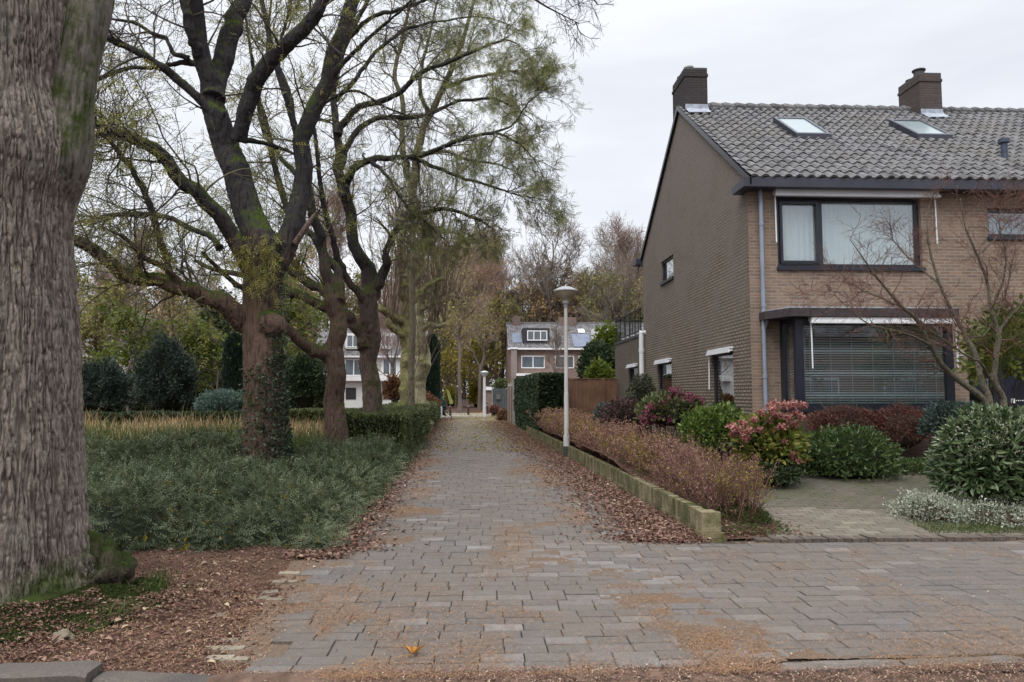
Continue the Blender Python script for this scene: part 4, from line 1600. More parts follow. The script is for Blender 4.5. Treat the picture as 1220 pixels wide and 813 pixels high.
# --- C
YC_ = 17.2
tC = thing('leaning_tree', 'red brown tree trunk between the forked tree and the clipped hedge end', 'tree', tuple(G(399, 548)[:2]) + (0,))
LC = [
    [(400, 552, YC_, 21), (400, 520, YC_, 17.5), (398.5, 470, YC_, 14.5), (399, 420, YC_, 13.3), (402, 385, YC_, 13), (398, 350, YC_, 11.5), (387, 325, YC_, 8.5), (381, 295, YC_, 7.5), (383, 280, YC_ - .1, 7.5), (372, 255, YC_ - .2, 7), (368, 225, YC_ - .3, 6.5), (358, 190, YC_ - .4, 6), (350, 150, YC_ - .5, 5.5), (335, 100, YC_ - .7, 5), (320, 40, YC_ - .9, 4), (300, -60, YC_ - 1, 3)],
    [(398, 422, YC_ + .05, 12), (380, 422, YC_ - .1, 10), (362, 410, YC_ - .4, 8.5), (343, 393, YC_ - .7, 7.5), (325, 375, YC_ - 1, 6.5), (300, 350, YC_ - 1.3, 5), (270, 330, YC_ - 1.6, 4), (240, 300, YC_ - 2, 3)],
    [(404, 375, YC_ + .1, 11), (384, 366, YC_ + .3, 7.5), (362, 352, YC_ + .4, 7), (340, 348, YC_ + .5, 6), (310, 330, YC_ + .6, 5), (270, 325, YC_ + .8, 4), (230, 310, YC_ + 1, 3)],
    [(402, 360, YC_ + .1, 10), (385, 347, YC_ + .6, 6.5), (360, 333, YC_ + .8, 6), (338, 318, YC_ + 1, 5.5), (318, 295, YC_ + 1.2, 5), (300, 265, YC_ + 1.4, 4), (280, 220, YC_ + 1.5, 3)],
    [(402, 358, YC_, 9), (406, 340, YC_ + .1, 7.5), (398, 318, YC_ + .2, 6.5), (385, 300, YC_ + .3, 6), (372, 280, YC_ + .4, 5), (350, 265, YC_ + .5, 5), (335, 225, YC_ + .6, 5), (325, 190, YC_ + .6, 4.5), (318, 150, YC_ + .7, 4), (308, 115, YC_ + .8, 3.8), (300, 70, YC_ + .8, 3), (290, 0, YC_ + .8, 2)],
    [(368, 225, YC_ - .3, 4), (345, 200, YC_ + .1, 4), (325, 175, YC_ + .3, 3.5), (308, 130, YC_ + .4, 3), (318, 60, YC_ + .5, 2.8), (322, 10, YC_ + .5, 2.2), (330, -60, YC_ + .5, 1.5)],
    [(350, 150, YC_ - .5, 4), (345, 110, YC_ - .3, 3.6), (330, 70, YC_ - .1, 3), (342, 25, YC_, 2.5), (350, -20, YC_, 2)],
]
mb = MB()
LCs = add_limbs(mb, LC, 26, .82)
merge_wood('trunk', mb, m_bark('leaning_tree_bark', (.022, .014, .012), (.115, .075, .058), (.04, .055, .012), sc=1.1, mosslo=.46, wet=(3.2, 5.2)), tC, .028, 5, (.12, .03))
twiggery(tC, LCs, 12, 6, 5, 1.7, .8, .42, M_TWIGM, t0=.38, up=.1, seed=41, leafn=2, leafmat=M_LF_SPARSE, lsize=.20, leafsel=lambda P, rng: rng.random(len(P)) < .6, rs=.35, rmin=.005)

# --- D: main leafy tree, crown over the path
YD_ = 20.5
tD = thing('leafy_tree', 'leafy tree nearest the clipped hedge whose crown overhangs the path', 'tree', tuple(G(444, 534)[:2]) + (0,))
LD = [
    [(444, 540, YD_, 19), (444, 505, YD_, 15.5), (443, 470, YD_, 14), (442, 431, YD_, 13), (441, 400, YD_, 13), (440, 370, YD_, 14), (440, 345, YD_, 14), (434, 318, YD_, 11), (427, 300, YD_, 9), (421, 275, YD_, 8.5), (414, 250, YD_, 8.5), (408, 225, YD_, 8), (403, 205, YD_, 7.5), (406, 180, YD_, 6.5), (400, 150, YD_, 5.5), (395, 120, YD_, 5), (402, 85, YD_, 4.5), (415, 45, YD_, 4), (440, 0, YD_, 3.2), (470, -60, YD_, 2)],
    [(436, 418, YD_, 11), (428, 400, YD_ - .1, 8), (418, 382, YD_ - .3, 7.5), (405, 368, YD_ - .5, 6.5), (385, 345, YD_ - .8, 5.5), (362, 330, YD_ - 1.1, 5), (340, 300, YD_ - 1.5, 4), (320, 270, YD_ - 2, 3)],
    [(438, 365, YD_ - .1, 10), (428, 350, YD_ - .4, 6), (412, 330, YD_ - .6, 5.5), (404, 308, YD_ - .8, 5), (395, 280, YD_ - 1, 4.5), (385, 240, YD_ - 1.2, 4), (378, 190, YD_ - 1.4, 3.5), (370, 130, YD_ - 1.6, 3)],
    [(445, 350, YD_, 10), (453, 338, YD_ - .1, 8), (460, 318, YD_ - .2, 7), (462, 295, YD_ - .4, 5.5), (475, 270, YD_ - .6, 4.5), (500, 255, YD_ - .9, 4), (535, 250, YD_ - 1.2, 3.2), (570, 262, YD_ - 1.5, 2.5), (590, 275, YD_ - 1.7, 1.8)],
    [(411, 235, YD_ - .1, 8), (415, 212, YD_ - .3, 6.5), (428, 197, YD_ - .6, 5.5), (446, 189, YD_ - .9, 5), (474, 188, YD_ - 1.3, 4.2), (505, 184, YD_ - 1.7, 4), (539, 170, YD_ - 2.1, 3.4), (583, 159, YD_ - 2.6, 2.8), (610, 166, YD_ - 3, 2.2), (632, 184, YD_ - 3.3, 1.6), (648, 210, YD_ - 3.5, 1)],
    [(402, 160, YD_ - .1, 6.5), (418, 135, YD_ - .3, 5.2), (443, 123, YD_ - .6, 4.6), (476, 111, YD_ - .9, 4), (498, 89, YD_ - 1.2, 3.8), (517, 81, YD_ - 1.4, 3.4), (550, 68, YD_ - 1.7, 3), (590, 52, YD_ - 2, 2.4), (608, 48, YD_ - 2.3, 1.8), (628, 62, YD_ - 2.5, 1.2)],
    [(404, 200, YD_ + .2, 6), (415, 172, YD_ + .3, 4.8), (432, 150, YD_ + .4, 4.4), (454, 140, YD_ + .4, 4), (483, 141, YD_ + .5, 3.6), (509, 137, YD_ + .5, 3.2), (542, 122, YD_ + .4, 2.8), (587, 118, YD_ + .2, 2.3), (612, 128, YD_, 1.8), (636, 145, YD_ - .2, 1.2)],
    [(490, 187, YD_ - 1.5, 4), (520, 200, YD_ - 1.6, 3.2), (550, 212, YD_ - 1.8, 2.8), (585, 222, YD_ - 2, 2.3), (612, 231, YD_ - 2.2, 1.8), (636, 236, YD_ - 2.3, 1.4), (655, 238, YD_ - 2.4, .9)],
    [(415, 45, YD_, 4), (445, 20, YD_ - .6, 3.4), (480, 10, YD_ - 1, 3), (520, -5, YD_ - 1.4, 2.4), (565, -15, YD_ - 1.7, 2), (605, 0, YD_ - 2, 1.4)],
    [(400, 120, YD_ + .2, 4), (425, 92, YD_ + .6, 3.4), (450, 60, YD_ + .9, 3), (485, 35, YD_ + 1.1, 2.6), (530, 25, YD_ + 1.2, 2), (575, 20, YD_ + 1.2, 1.6), (612, 32, YD_ + 1.2, 1.1)],
    [(440, 190, YD_ - .9, 4), (462, 212, YD_ - 1.2, 2.6), (480, 240, YD_ - 1.5, 2.4), (505, 262, YD_ - 1.8, 2), (535, 290, YD_ - 2, 1.4)],
    [(583, 159, YD_ - 2.6, 2.4), (610, 150, YD_ - 2.4, 2), (628, 125, YD_ - 2.2, 1.6), (642, 112, YD_ - 2.1, 1)],
]
mb = MB()
LDs = add_limbs(mb, LD, 26, .82)
merge_wood('trunk', mb, m_bark('brown_mossy_bark', (.028, .02, .017), (.125, .088, .072), (.045, .055, .015), sc=1.0, mosslo=.42, wet=(3.5, 5.5)), tD, .03, 4, (.12, .03))
dens = lambda P, rng: rng.random(len(P)) < np.clip((P[:, 0, 0] + 2.6) * .42, .12, 1)
twiggery(tD, LDs[3:12], 16, 6, 5, 1.2, .6, .32, M_TWIG, t0=.33, up=-.02, seed=51, leafn=6, leafmat=M_LF_CROWN, lsize=.15, leafsel=dens, rs=.4, rmin=.004)
twiggery(tD, LDs[:3], 14, 5, 4, 1.7, .8, .4, M_TWIG, t0=.5, up=.1, seed=52, leafn=3, leafmat=M_LF_SPARSE, lsize=.2, leafsel=lambda P, rng: rng.random(len(P)) < .7, rs=.35, rmin=.005)
twiggery(tD, LDs[3:5] + LDs[10:11], 14, 5, 4, 1.1, .6, .35, M_TWIGM, t0=.2, up=-.2, seed=53, leafn=3, leafmat=M_LF_CROWN, lsize=.18, leafsel=lambda P, rng: rng.random(len(P)) < .6, rs=.4, rmin=.005)

# --- E: upright tree behind, its fine stem rising through the crown
YE_ = 25.0
tE = thing('slender_tree', 'slender upright tree behind the leafy crown with yellowing leaves', 'tree', tuple(W(491, 520, 26)[:2]) + (0,))
LE = [
    [(491, 522, YE_ + 1, 4.5), (491, 430, YE_ + 1, 4), (491, 350, YE_ + .8, 3.8), (492, 300, YE_ + .5, 3.8), (492, 250, YE_ + .2, 4), (494, 207, YE_, 5.5), (498, 177, YE_, 5), (513, 137, YE_, 4.2), (528, 105, YE_, 3.8), (542, 72, YE_, 3.2), (556, 35, YE_, 2.6), (570, -20, YE_, 2)],
    [(493, 245, YE_, 5), (488, 215, YE_ + .2, 4.2), (482, 190, YE_ + .3, 4), (478, 155, YE_ + .5, 3.6), (480, 122, YE_ + .6, 3.2), (470, 90, YE_ + .8, 2.8), (478, 50, YE_ + .9, 2.4), (490, 0, YE_ + 1, 2)],
    [(528, 105, YE_, 3), (555, 95, YE_ - .5, 2.4), (590, 88, YE_ - .9, 2), (612, 85, YE_ - 1.3, 1.5), (630, 92, YE_ - 1.5, 1)],
    [(513, 137, YE_, 3), (500, 110, YE_ - .5, 2.6), (505, 70, YE_ - .8, 2.2), (515, 30, YE_ - 1, 1.8), (525, -20, YE_ - 1.2, 1.3)],
    [(496, 190, YE_, 3), (525, 180, YE_ + .4, 2.4), (555, 190, YE_ + .7, 2), (590, 195, YE_ + 1, 1.6), (615, 205, YE_ + 1.2, 1)],
]
mb = MB()
LEs = add_limbs(mb, LE, 24)
merge_wood('trunk', mb, m_bark('slender_tree_bark', (.04, .036, .026), (.15, .13, .09), (.08, .09, .03), sc=1.2, mosslo=.45), tE, .035, 3)
twiggery(tE, LEs, 16, 6, 4, 1.3, .7, .4, M_TWIG, t0=.35, up=.0, seed=61, leafn=4, leafmat=M_LF_CROWN, lsize=.23, leafsel=lambda P, rng: rng.random(len(P)) < np.clip((P[:, 0, 0] + 4.0) * .3, .15, .9), rs=.4, rmin=.006)

# --- pollards: knobbly pale trunk and mossy trunk with a brush of long shoots
def pollard(label, px, py, Y, w, mat, lims, hshoot, seed, nsh, xs):
    t = thing('pollard_tree', label, 'tree', tuple(G(px, py)[:2]) + (0,), 'pollarded trees at the end of the clipped hedge')
    m_ = MB()
    base = [(px, py + 6, Y, w * 1.5), (px + 1, py - 15, Y, w * 1.15), (px - 1, py - 50, Y, w), (px + 1, py - 90, Y, w * .95), (px, py - 130, Y, w * .75), (px + 2, py - 165, Y, w * .62)]
    Ls = add_limbs(m_, [base] + lims, 18)
    rg = np.random.default_rng(seed)
    for i in range(14):
        P_, R_ = Ls[0]
        j = rg.integers(2, 15)
        a_ = rg.uniform(0, 6.28)
        c_ = P_[j] + R_[j] * .8 * np.array([math.cos(a_), math.sin(a_), 0])
        s_ = R_[j] * rg.uniform(.35, .6)
        m_.tubes(np.array([c_ - [0, 0, s_], c_, c_ + [0, 0, s_]]), np.array([s_ * .4, s_, s_ * .4]), 8, cap=True)
    merge_wood('trunk', m_, mat, t, .045, 3, (.25, .08))
    # shoots
    Ps, Rs = [], []
    for i in range(nsh):
        L = Ls[rg.integers(0, len(Ls))]
        j = rg.integers(6, 17)
        p = L[0][j]
        h = hshoot * rg.uniform(.5, 1.15)
        d = np.array([rg.normal(0, .22), rg.normal(0, .22), 1.0])
        q = [p]
        for s_ in range(6):
            d = d + rg.normal(0, .07, 3)
            q.append(q[-1] + d / np.linalg.norm(d) * h / 6)
        Ps.append(q)
        Rs.append(np.linspace(.022, .008, 7))
    Ps, Rs = np.array(Ps), np.array(Rs)
    P2, R2 = spawn(Ps, Rs, 5, .2, 1, .8, 30, 5, .3, .12, .6, .006, rg)
    P3, R3 = spawn(P2, R2, 3, .2, 1, .45, 35, 4, .2, .12, .7, .006, rg)
    m_ = MB()
    m_.tubes(Ps, Rs, 4)
    m_.tubes(P2, R2, 3)
    m_.tubes(P3, R3, 3)
    m_.build('shoots', M_TWIGS, t)
    mm = MB()
    p, tg = at(P3, rg.uniform(.3, 1, len(P3)))
    kp2 = rg.random(len(p)) < .5
    scatter_leaves(mm, p[kp2], tg[kp2], rg.uniform(.12, .2, kp2.sum()), rg.uniform(0, 1, kp2.sum()), tmpl=SPR7, spread=.6, rng=rg)
    mm.build('foliage', M_LF_SPARSE, t)
    return t


Y1_, Y2_ = 29.0, 31.0
pollard('mossy dark pollarded trunk, left of the pale yellow one', 482, 516, Y1_, 8, MB_P,
        [[(482, 385, Y1_, 6), (472, 378, Y1_ - .3, 5.5), (462, 372, Y1_ - .6, 4.8), (450, 366, Y1_ - .9, 4)],
         [(482, 400, Y1_, 6), (476, 396, Y1_ - .3, 5), (466, 388, Y1_ - .5, 4.4), (461, 380, Y1_ - .7, 3.6)],
         [(485, 360, Y1_, 5), (478, 350, Y1_ - .2, 4.4), (482, 338, Y1_ - .3, 3.8), (484, 320, Y1_ - .3, 3)],
         [(486, 370, Y1_, 5), (498, 352, Y1_, 4), (512, 338, Y1_, 3.4), (528, 330, Y1_, 2.8)]], 5.5, 71, 60, None)
pollard('pale yellow knobbly pollarded trunk beside the clipped hedge end', 500, 512, Y2_, 9.5, m_bark('pale_yellow_bark', (.12, .10, .055), (.33, .29, .185), (.11, .11, .035), sc=1.0, mosslo=.5),
        [[(500, 395, Y2_, 5.5), (512, 388, Y2_ - .2, 4.2), (524, 388, Y2_ - .4, 3.6), (531, 386, Y2_ - .5, 3)],
         [(500, 370, Y2_, 5), (512, 362, Y2_, 4.2), (526, 358, Y2_, 3.6), (540, 350, Y2_, 3)],
         [(499, 360, Y2_, 5), (494, 345, Y2_, 4), (497, 330, Y2_, 3.4), (505, 315, Y2_, 3)]], 6.5, 72, 75, None)
# ------------------------------------------------------------------ shrubs, hedges, ground cover
M_COT = m_leaf('cotoneaster_leaf', [(.04, .055, .028), (.085, .108, .054), (.14, .165, .09), (.21, .21, .12)], .1, .5)
M_HEDGE = m_leaf('hedge_leaf', [(.04, .055, .022), (.075, .10, .036), (.12, .14, .05), (.2, .19, .07)], .12, .5)
M_DKCORE = m_plain('dark_green_stems', (.022, .026, .016), .95, .05, .4, 9, .5)  # dark green-brown twig colour for the inside of hedges and bushes
M_BRCORE = m_plain('brown_stems', (.055, .04, .03), .95, .05, .4, 9, .5)
M_CON = m_leaf('dark_conifer_needles', [(.012, .024, .016), (.018, .034, .022), (.035, .055, .035)], .05, .6)
M_CONB = m_leaf('blue_green_needles', [(.05, .085, .065), (.09, .14, .11), (.14, .2, .16)], .08, .6)
M_YEW = m_leaf('grey_green_needles', [(.02, .032, .024), (.042, .06, .044), (.07, .09, .07)], .05, .6)
M_GOLD = m_leaf('yellow_autumn_leaf', [(.12, .13, .02), (.26, .22, .03), (.42, .30, .04)], .3)
M_LIME = m_leaf('lime_leaf', [(.06, .09, .015), (.12, .16, .02), (.2, .22, .03)], .3)
M_RUST = m_leaf('rusty_leaf', [(.08, .035, .02), (.17, .08, .04), (.26, .14, .06)], .25)
M_PINKH = m_leaf('pinkish_hedge_leaf', [(.15, .08, .06), (.28, .15, .115), (.38, .22, .16), (.40, .27, .15)], .25)
M_HYD = m_leaf('hydrangea_leaf', [(.05, .085, .02), (.11, .15, .03), (.22, .22, .05), (.3, .2, .06)], .25)
M_PET1 = m_leaf('dusty_pink_petal', [(.22, .07, .07), (.36, .15, .13), (.44, .25, .2)], .2, .7)
M_PET2 = m_leaf('magenta_petal', [(.12, .03, .05), (.23, .07, .10), (.32, .14, .16)], .2, .7)
M_LAUR = m_leaf('laurel_leaf', [(.03, .055, .022), (.065, .10, .04), (.13, .175, .08), (.2, .24, .13)], .08, .3, .5)
M_GLOSS = m_leaf('glossy_green_leaf', [(.03, .055, .016), (.06, .10, .03), (.12, .16, .05)], .12, .35, .4)
M_BUD = m_leaf('cream_flower_bud', [(.36, .37, .24), (.56, .55, .42), (.68, .67, .56)], .15, .7)
M_VARI = m_leaf('variegated_leaf', [(.07, .10, .05), (.25, .28, .2), (.48, .49, .4), (.55, .55, .48)], .15, .5)
M_RED = m_leaf('dark_red_leaf', [(.07, .028, .022), (.15, .055, .042), (.24, .11, .08)], .15)
M_BLUEG = m_leaf('grey_blue_leaf', [(.035, .06, .05), (.07, .10, .085), (.12, .16, .14)], .1)
M_GRASS = m_leaf('green_grass', [(.035, .06, .015), (.07, .10, .025), (.12, .14, .04)], .2)
M_STRAW = m_leaf('dry_straw', [(.20, .13, .06), (.40, .28, .14), (.58, .46, .28)], .25, .8)
M_LITTER = m_leaf('fallen_leaf', [(.08, .042, .03), (.16, .085, .062), (.25, .15, .11), (.36, .26, .18), (.5, .42, .28)], .05, .7)
M_NEED = m_leaf('orange_needle', [(.19, .10, .055), (.31, .18, .10), (.43, .29, .17)], .05, .8)
COTS = spray_template(5, .20, .10, 60, .22)
FERN = spray_template(3, .42, .2, 50, .25)


def shell_points(n, c, r, rng, lump=.22, ls=1.6, zmin=-.15, depth=.25, seed=1):
    d = rdir(int(n * 1.7), rng)
    d = d[d[:, 2] > zmin][:n]
    lmp = 1 + lump * (fbm(d[:, 0] * ls + 7, d[:, 1] * ls + 3, d[:, 2] * ls, seed) - .5) * 2 + lump * .9 * (fbm(d[:, 0] * ls * 2.9, d[:, 1] * ls * 2.9 + 3, d[:, 2] * ls * 2.9, seed + 3, 2) - .5) * 2
    rr = lmp * (1 - depth * rng.random(len(d)) ** 1.6)
    return np.array(c) + d * np.array(r) * rr[:, None], unit(d / np.array(r)), rr / lmp


def stems(n, base, c, r, rng, rad0=.012, zmin=.1, wig=.12, k=6, spread=.12):
    Ps = []
    for i in range(n):
        d = rdir(1, rng)[0]
        d[2] = abs(d[2]) + zmin
        d /= np.linalg.norm(d)
        e = np.array(c) + d * np.array(r) * rng.uniform(.6, .95)
        b = np.array(base) + np.array([rng.normal(0, spread), rng.normal(0, spread), -.05])
        q = resample([b, b * .5 + e * .5 + rng.normal(0, wig, 3) * np.linalg.norm(e - b) * .5 + [0, 0, .1 * np.linalg.norm(e - b)], e], k)
        Ps.append(q)
    Ps = np.array(Ps)
    return Ps, np.broadcast_to(np.linspace(rad0, rad0 * .3, k), (n, k))


def bush(name, label, cat, c, r, n, size, mat, stemmat=None, base=None, seed=1, lump=.22, depth=.35, wid=.5, tmpl='4', up=.3, nst=26, group=None, zmin=-.35, core=True, ls=1.6, twigs=0, loc=None, srad=.012, spread=.5):
    rng = np.random.default_rng(seed)
    c = np.array(c, float)
    base = np.array([c[0], c[1], c[2] - r[2]]) if base is None else np.array(base)
    t = thing(name, label, cat, tuple(base), group)
    p, nr, rr = shell_points(n, c, r, rng, lump, ls, zmin, depth, seed)
    keep = p[:, 2] > base[2] - .02
    p, nr, rr = p[keep], nr[keep], rr[keep]
    m_ = MB()
    tone = np.clip(rng.normal(.45, .24, len(p)) + .35 * (fbm(p[:, 0] * 3, p[:, 1] * 3, p[:, 2] * 3, 6) - .5), 0, 1)
    scatter_leaves(m_, p, nr + np.array([0, 0, up]), size * rng.uniform(.6, 1.25, len(p)), tone, wid, tmpl, spread, rng)
    m_.build('foliage', mat, t)
    P_, R_ = stems(nst, base, c, r, rng, srad)
    m_ = MB()
    m_.tubes(P_, R_, 5)
    if twigs:
        P2, R2 = spawn(P_, R_, twigs, .3, 1, max(r) * .45, 35, 5, .3, .2, .6, .0025, rng)
        m_.tubes(P2, R2, 3)
        P3, R3 = spawn(P2, R2, 3, .2, 1, max(r) * .22, 35, 4, .3, .2, .6, .002, rng)
        m_.tubes(P3, R3, 3)
    m_.build('stems', stemmat or M_TWIG, t)
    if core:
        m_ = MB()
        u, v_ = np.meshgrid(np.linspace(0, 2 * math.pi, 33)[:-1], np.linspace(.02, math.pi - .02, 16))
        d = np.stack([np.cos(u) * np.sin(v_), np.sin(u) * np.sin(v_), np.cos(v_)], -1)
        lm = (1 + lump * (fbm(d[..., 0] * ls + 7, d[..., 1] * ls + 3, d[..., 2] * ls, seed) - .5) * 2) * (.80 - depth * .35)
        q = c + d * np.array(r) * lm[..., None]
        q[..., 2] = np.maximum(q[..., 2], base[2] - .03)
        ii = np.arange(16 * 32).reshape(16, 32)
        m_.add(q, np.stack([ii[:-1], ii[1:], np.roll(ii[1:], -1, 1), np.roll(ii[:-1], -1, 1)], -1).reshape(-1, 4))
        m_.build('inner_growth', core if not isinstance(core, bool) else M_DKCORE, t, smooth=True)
    return t


def gl(px, py, h=0):
    """ground point allowing for the rise of the garden"""
    z = h
    for _ in range(8):
        g = G(px, py, z)
        z = h + float(garden_h(g[0], g[1])) if g[0] > 2.2 and g[1] > 7.8 else h
    return g


def on(px, py, Y):
    """width helper: photo point at depth Y"""
    return W(px, py, Y)


# low cotoneaster mass on the left (ground cover)
rng = np.random.default_rng(101)
NX, NY = 150, 190
xs, ys = np.meshgrid(np.linspace(-9.5, -1.3, NX), np.linspace(7.05, 24, NY))


def cot_h(x, y):
    e1 = PLv(y) - .02 - x
    front = 7.45 + .18 * np.sin(x * 2.1) + .1 * np.sin(x * 5.3) + .25 * np.clip(-x - 4.5, 0, 2) * 0
    e2 = y - front
    e = np.minimum(e1, e2)
    hh = .40 + .26 * (fbm(x * 1.0, y * 1.0, 0, 41) - .5) * 2 + .10 * (fbm(x * 2.8, y * 2.8, 0, 43) - .5) * 2
    hh = hh - .10 * np.clip((y - 11) / 3, 0, 1) + .40 * np.exp(-((y - 13.0) / .95) ** 2) * np.clip((-x - 3.9) / .5, 0, 1)
    prof = np.clip(e / .42, 0, 1) ** .5
    return hh * prof, e


hz, ee = cot_h(xs, ys)
m_ = MB()
ii = np.arange(NX * NY).reshape(NY, NX)
ff = np.stack([ii[:-1, :-1], ii[:-1, 1:], ii[1:, 1:], ii[1:, :-1]], -1).reshape(-1, 4)
ok = (ee.ravel()[ff] > -.08).any(1)
grass_zone = lambda x, y: (x < -3.75 - .2 * np.sin(y)) & (y > 14.2 + .4 * np.sin(x * .9))
m_.add(np.stack([xs, ys, np.maximum(hz - .10, -.03)], -1), ff[ok & ~(grass_zone(xs.ravel()[ff].mean(1), ys.ravel()[ff].mean(1) - .5))])
n = 46000
X = rng.uniform(-9.5, -1.3, n * 5)
Y = 7.1 + 16.5 * rng.random(n * 5) ** 1.35
H, E = cot_h(X, Y)
ok = (E > -.03) & ~grass_zone(X, Y) & ~((np.hypot(X - tB.location[0], Y - tB.location[1]) < .5)) & ~((np.hypot(X - tC.location[0], Y - tC.location[1]) < .42))
X, Y, H, E = X[ok][:n], Y[ok][:n], H[ok][:n], E[ok][:n]
H = H * np.where(E < .45, rng.random(len(E)) ** .5, 1 - .28 * rng.random(len(E)) ** 2)
pos = np.stack([X, Y, H + .01], 1)
near = np.clip(Y / 9, 1, 2.2)
edge = np.clip(1 - E / .45, 0, 1)
ax = np.stack([rng.normal(0, .7, len(X)), -.5 + rng.normal(0, .6, len(X)), .55 + rng.normal(0, .35, len(X)) - edge * .8], 1)
ax[:, 0] += edge * .6 * (X > -2.6)
tone = np.clip(.42 + .5 * (fbm(X * 1.1, Y * 1.1, 0, 47) - .5) + .9 * (fbm(X * 5, Y * 5, 0, 48) - .5) + rng.normal(0, .13, len(X)), 0, 1)
m1 = MB()
scatter_leaves(m1, pos, ax, .125 * rng.uniform(.6, 1.3, len(X)) * near, tone, tmpl=COTS, spread=.25, rng=rng)
o = m1.build('low_shrub_cover', M_COT)
o['kind'] = 'stuff'
o['label'] = 'low spreading small leaved evergreen cover around the tree trunks'
o2 = m_.build('shrub_cover_stems', M_DKCORE, smooth=True)
o2['kind'] = 'stuff'
# a few red and yellow leaves caught in it
m1 = MB()
for (n_, mt_, nm) in ((1400, M_LITTER, 'caught_leaves'), (150, M_GOLD, 'caught_yellow_leaves')):
    q = rng.integers(0, len(pos), n_)
    scatter_leaves(m1, pos[q] + [0, 0, .02], rdir(n_, rng), rng.uniform(.04, .09, n_), rng.uniform(.2, 1, n_), .6, '4', .5, rng)
    o = m1.build(nm, mt_)
    o['kind'] = 'stuff'


def blades(name, n, xf, yf, hf, h0, h1, mat, seed, lean=.35, w=.006, parent=None, kind='stuff', cond=None):
    rg = np.random.default_rng(seed)
    x, y = xf(rg, n), yf(rg, n)
    if cond is not None:
        c = cond(x, y)
        x, y = x[c], y[c]
    n = len(x)
    z = hf(x, y)
    L = rg.uniform(h0, h1, n) * (.5 + .95 * fbm(x * .7, y * .7, 0, seed))
    a = rg.uniform(0, 2 * math.pi, n)
    ln = rg.normal(0, lean, n)
    P_ = np.stack([np.stack([x + np.cos(a) * ln * L * t * t, y + np.sin(a) * ln * L * t * t, z + L * (t - .18 * abs(ln) * t * t)], 1) for t in (0, .4, .75, 1.0)], 1)
    W_ = np.array([1, .9, .6, .12]) * w
    b = rg.uniform(0, 2 * math.pi, n)
    side = np.stack([np.cos(b), np.sin(b), np.zeros(n)], 1)[:, None] * W_[None, :, None]
    if np.ndim(w) == 0:
        side = side * np.clip(y / 10, 1, 3)[:, None, None]
    V = np.stack([P_ - side, P_ + side], 2).reshape(-1, 3)
    f = np.array([[0, 1, 3, 2], [2, 3, 5, 4], [4, 5, 7, 6]])
    m_ = MB()
    tn = np.clip(rg.normal(.5, .22, n) + .6 * (fbm(x * 1.3, y * 1.3, 0, 5) - .5), 0, 1)
    m_.add(V, (f[None] + (np.arange(n) * 8)[:, None, None]).reshape(-1, 4), np.repeat(tn, 3))
    o = m_.build(name, mat, parent)
    if kind and parent is None:
        o['kind'] = kind
    return o


# dry grass behind the low shrubs, green at its foot
gcond = lambda x, y: grass_zone(x, y) & (x < -3.6 + .0 * y)
blades('dry_grass', 26000, lambda r, n: r.uniform(-16, -3.4, n), lambda r, n: r.uniform(13.5, 25.5, n), lambda x, y: 0 * x, .3, .8, M_STRAW, 201, .55, .006, cond=lambda x, y: gcond(x, y) & (fbm(x * .9, y * .5, 0, 64) > .42))
blades('dry_grass', 5000, lambda r, n: r.uniform(-16, -3.4, n), lambda r, n: r.uniform(14.5, 25.5, n), lambda x, y: 0 * x, .7, 1.15, M_STRAW, 203, .35, .005, cond=lambda x, y: gcond(x, y) & (fbm(x * 1.2, y * .8, 0, 65) > .5))
blades('grass', 19000, lambda r, n: r.uniform(-16, -3.4, n), lambda r, n: 14 + np.abs(r.normal(0, 2.2, n)), lambda x, y: 0 * x, .5, 1.0, M_GRASS, 202, .5, .007, cond=gcond)


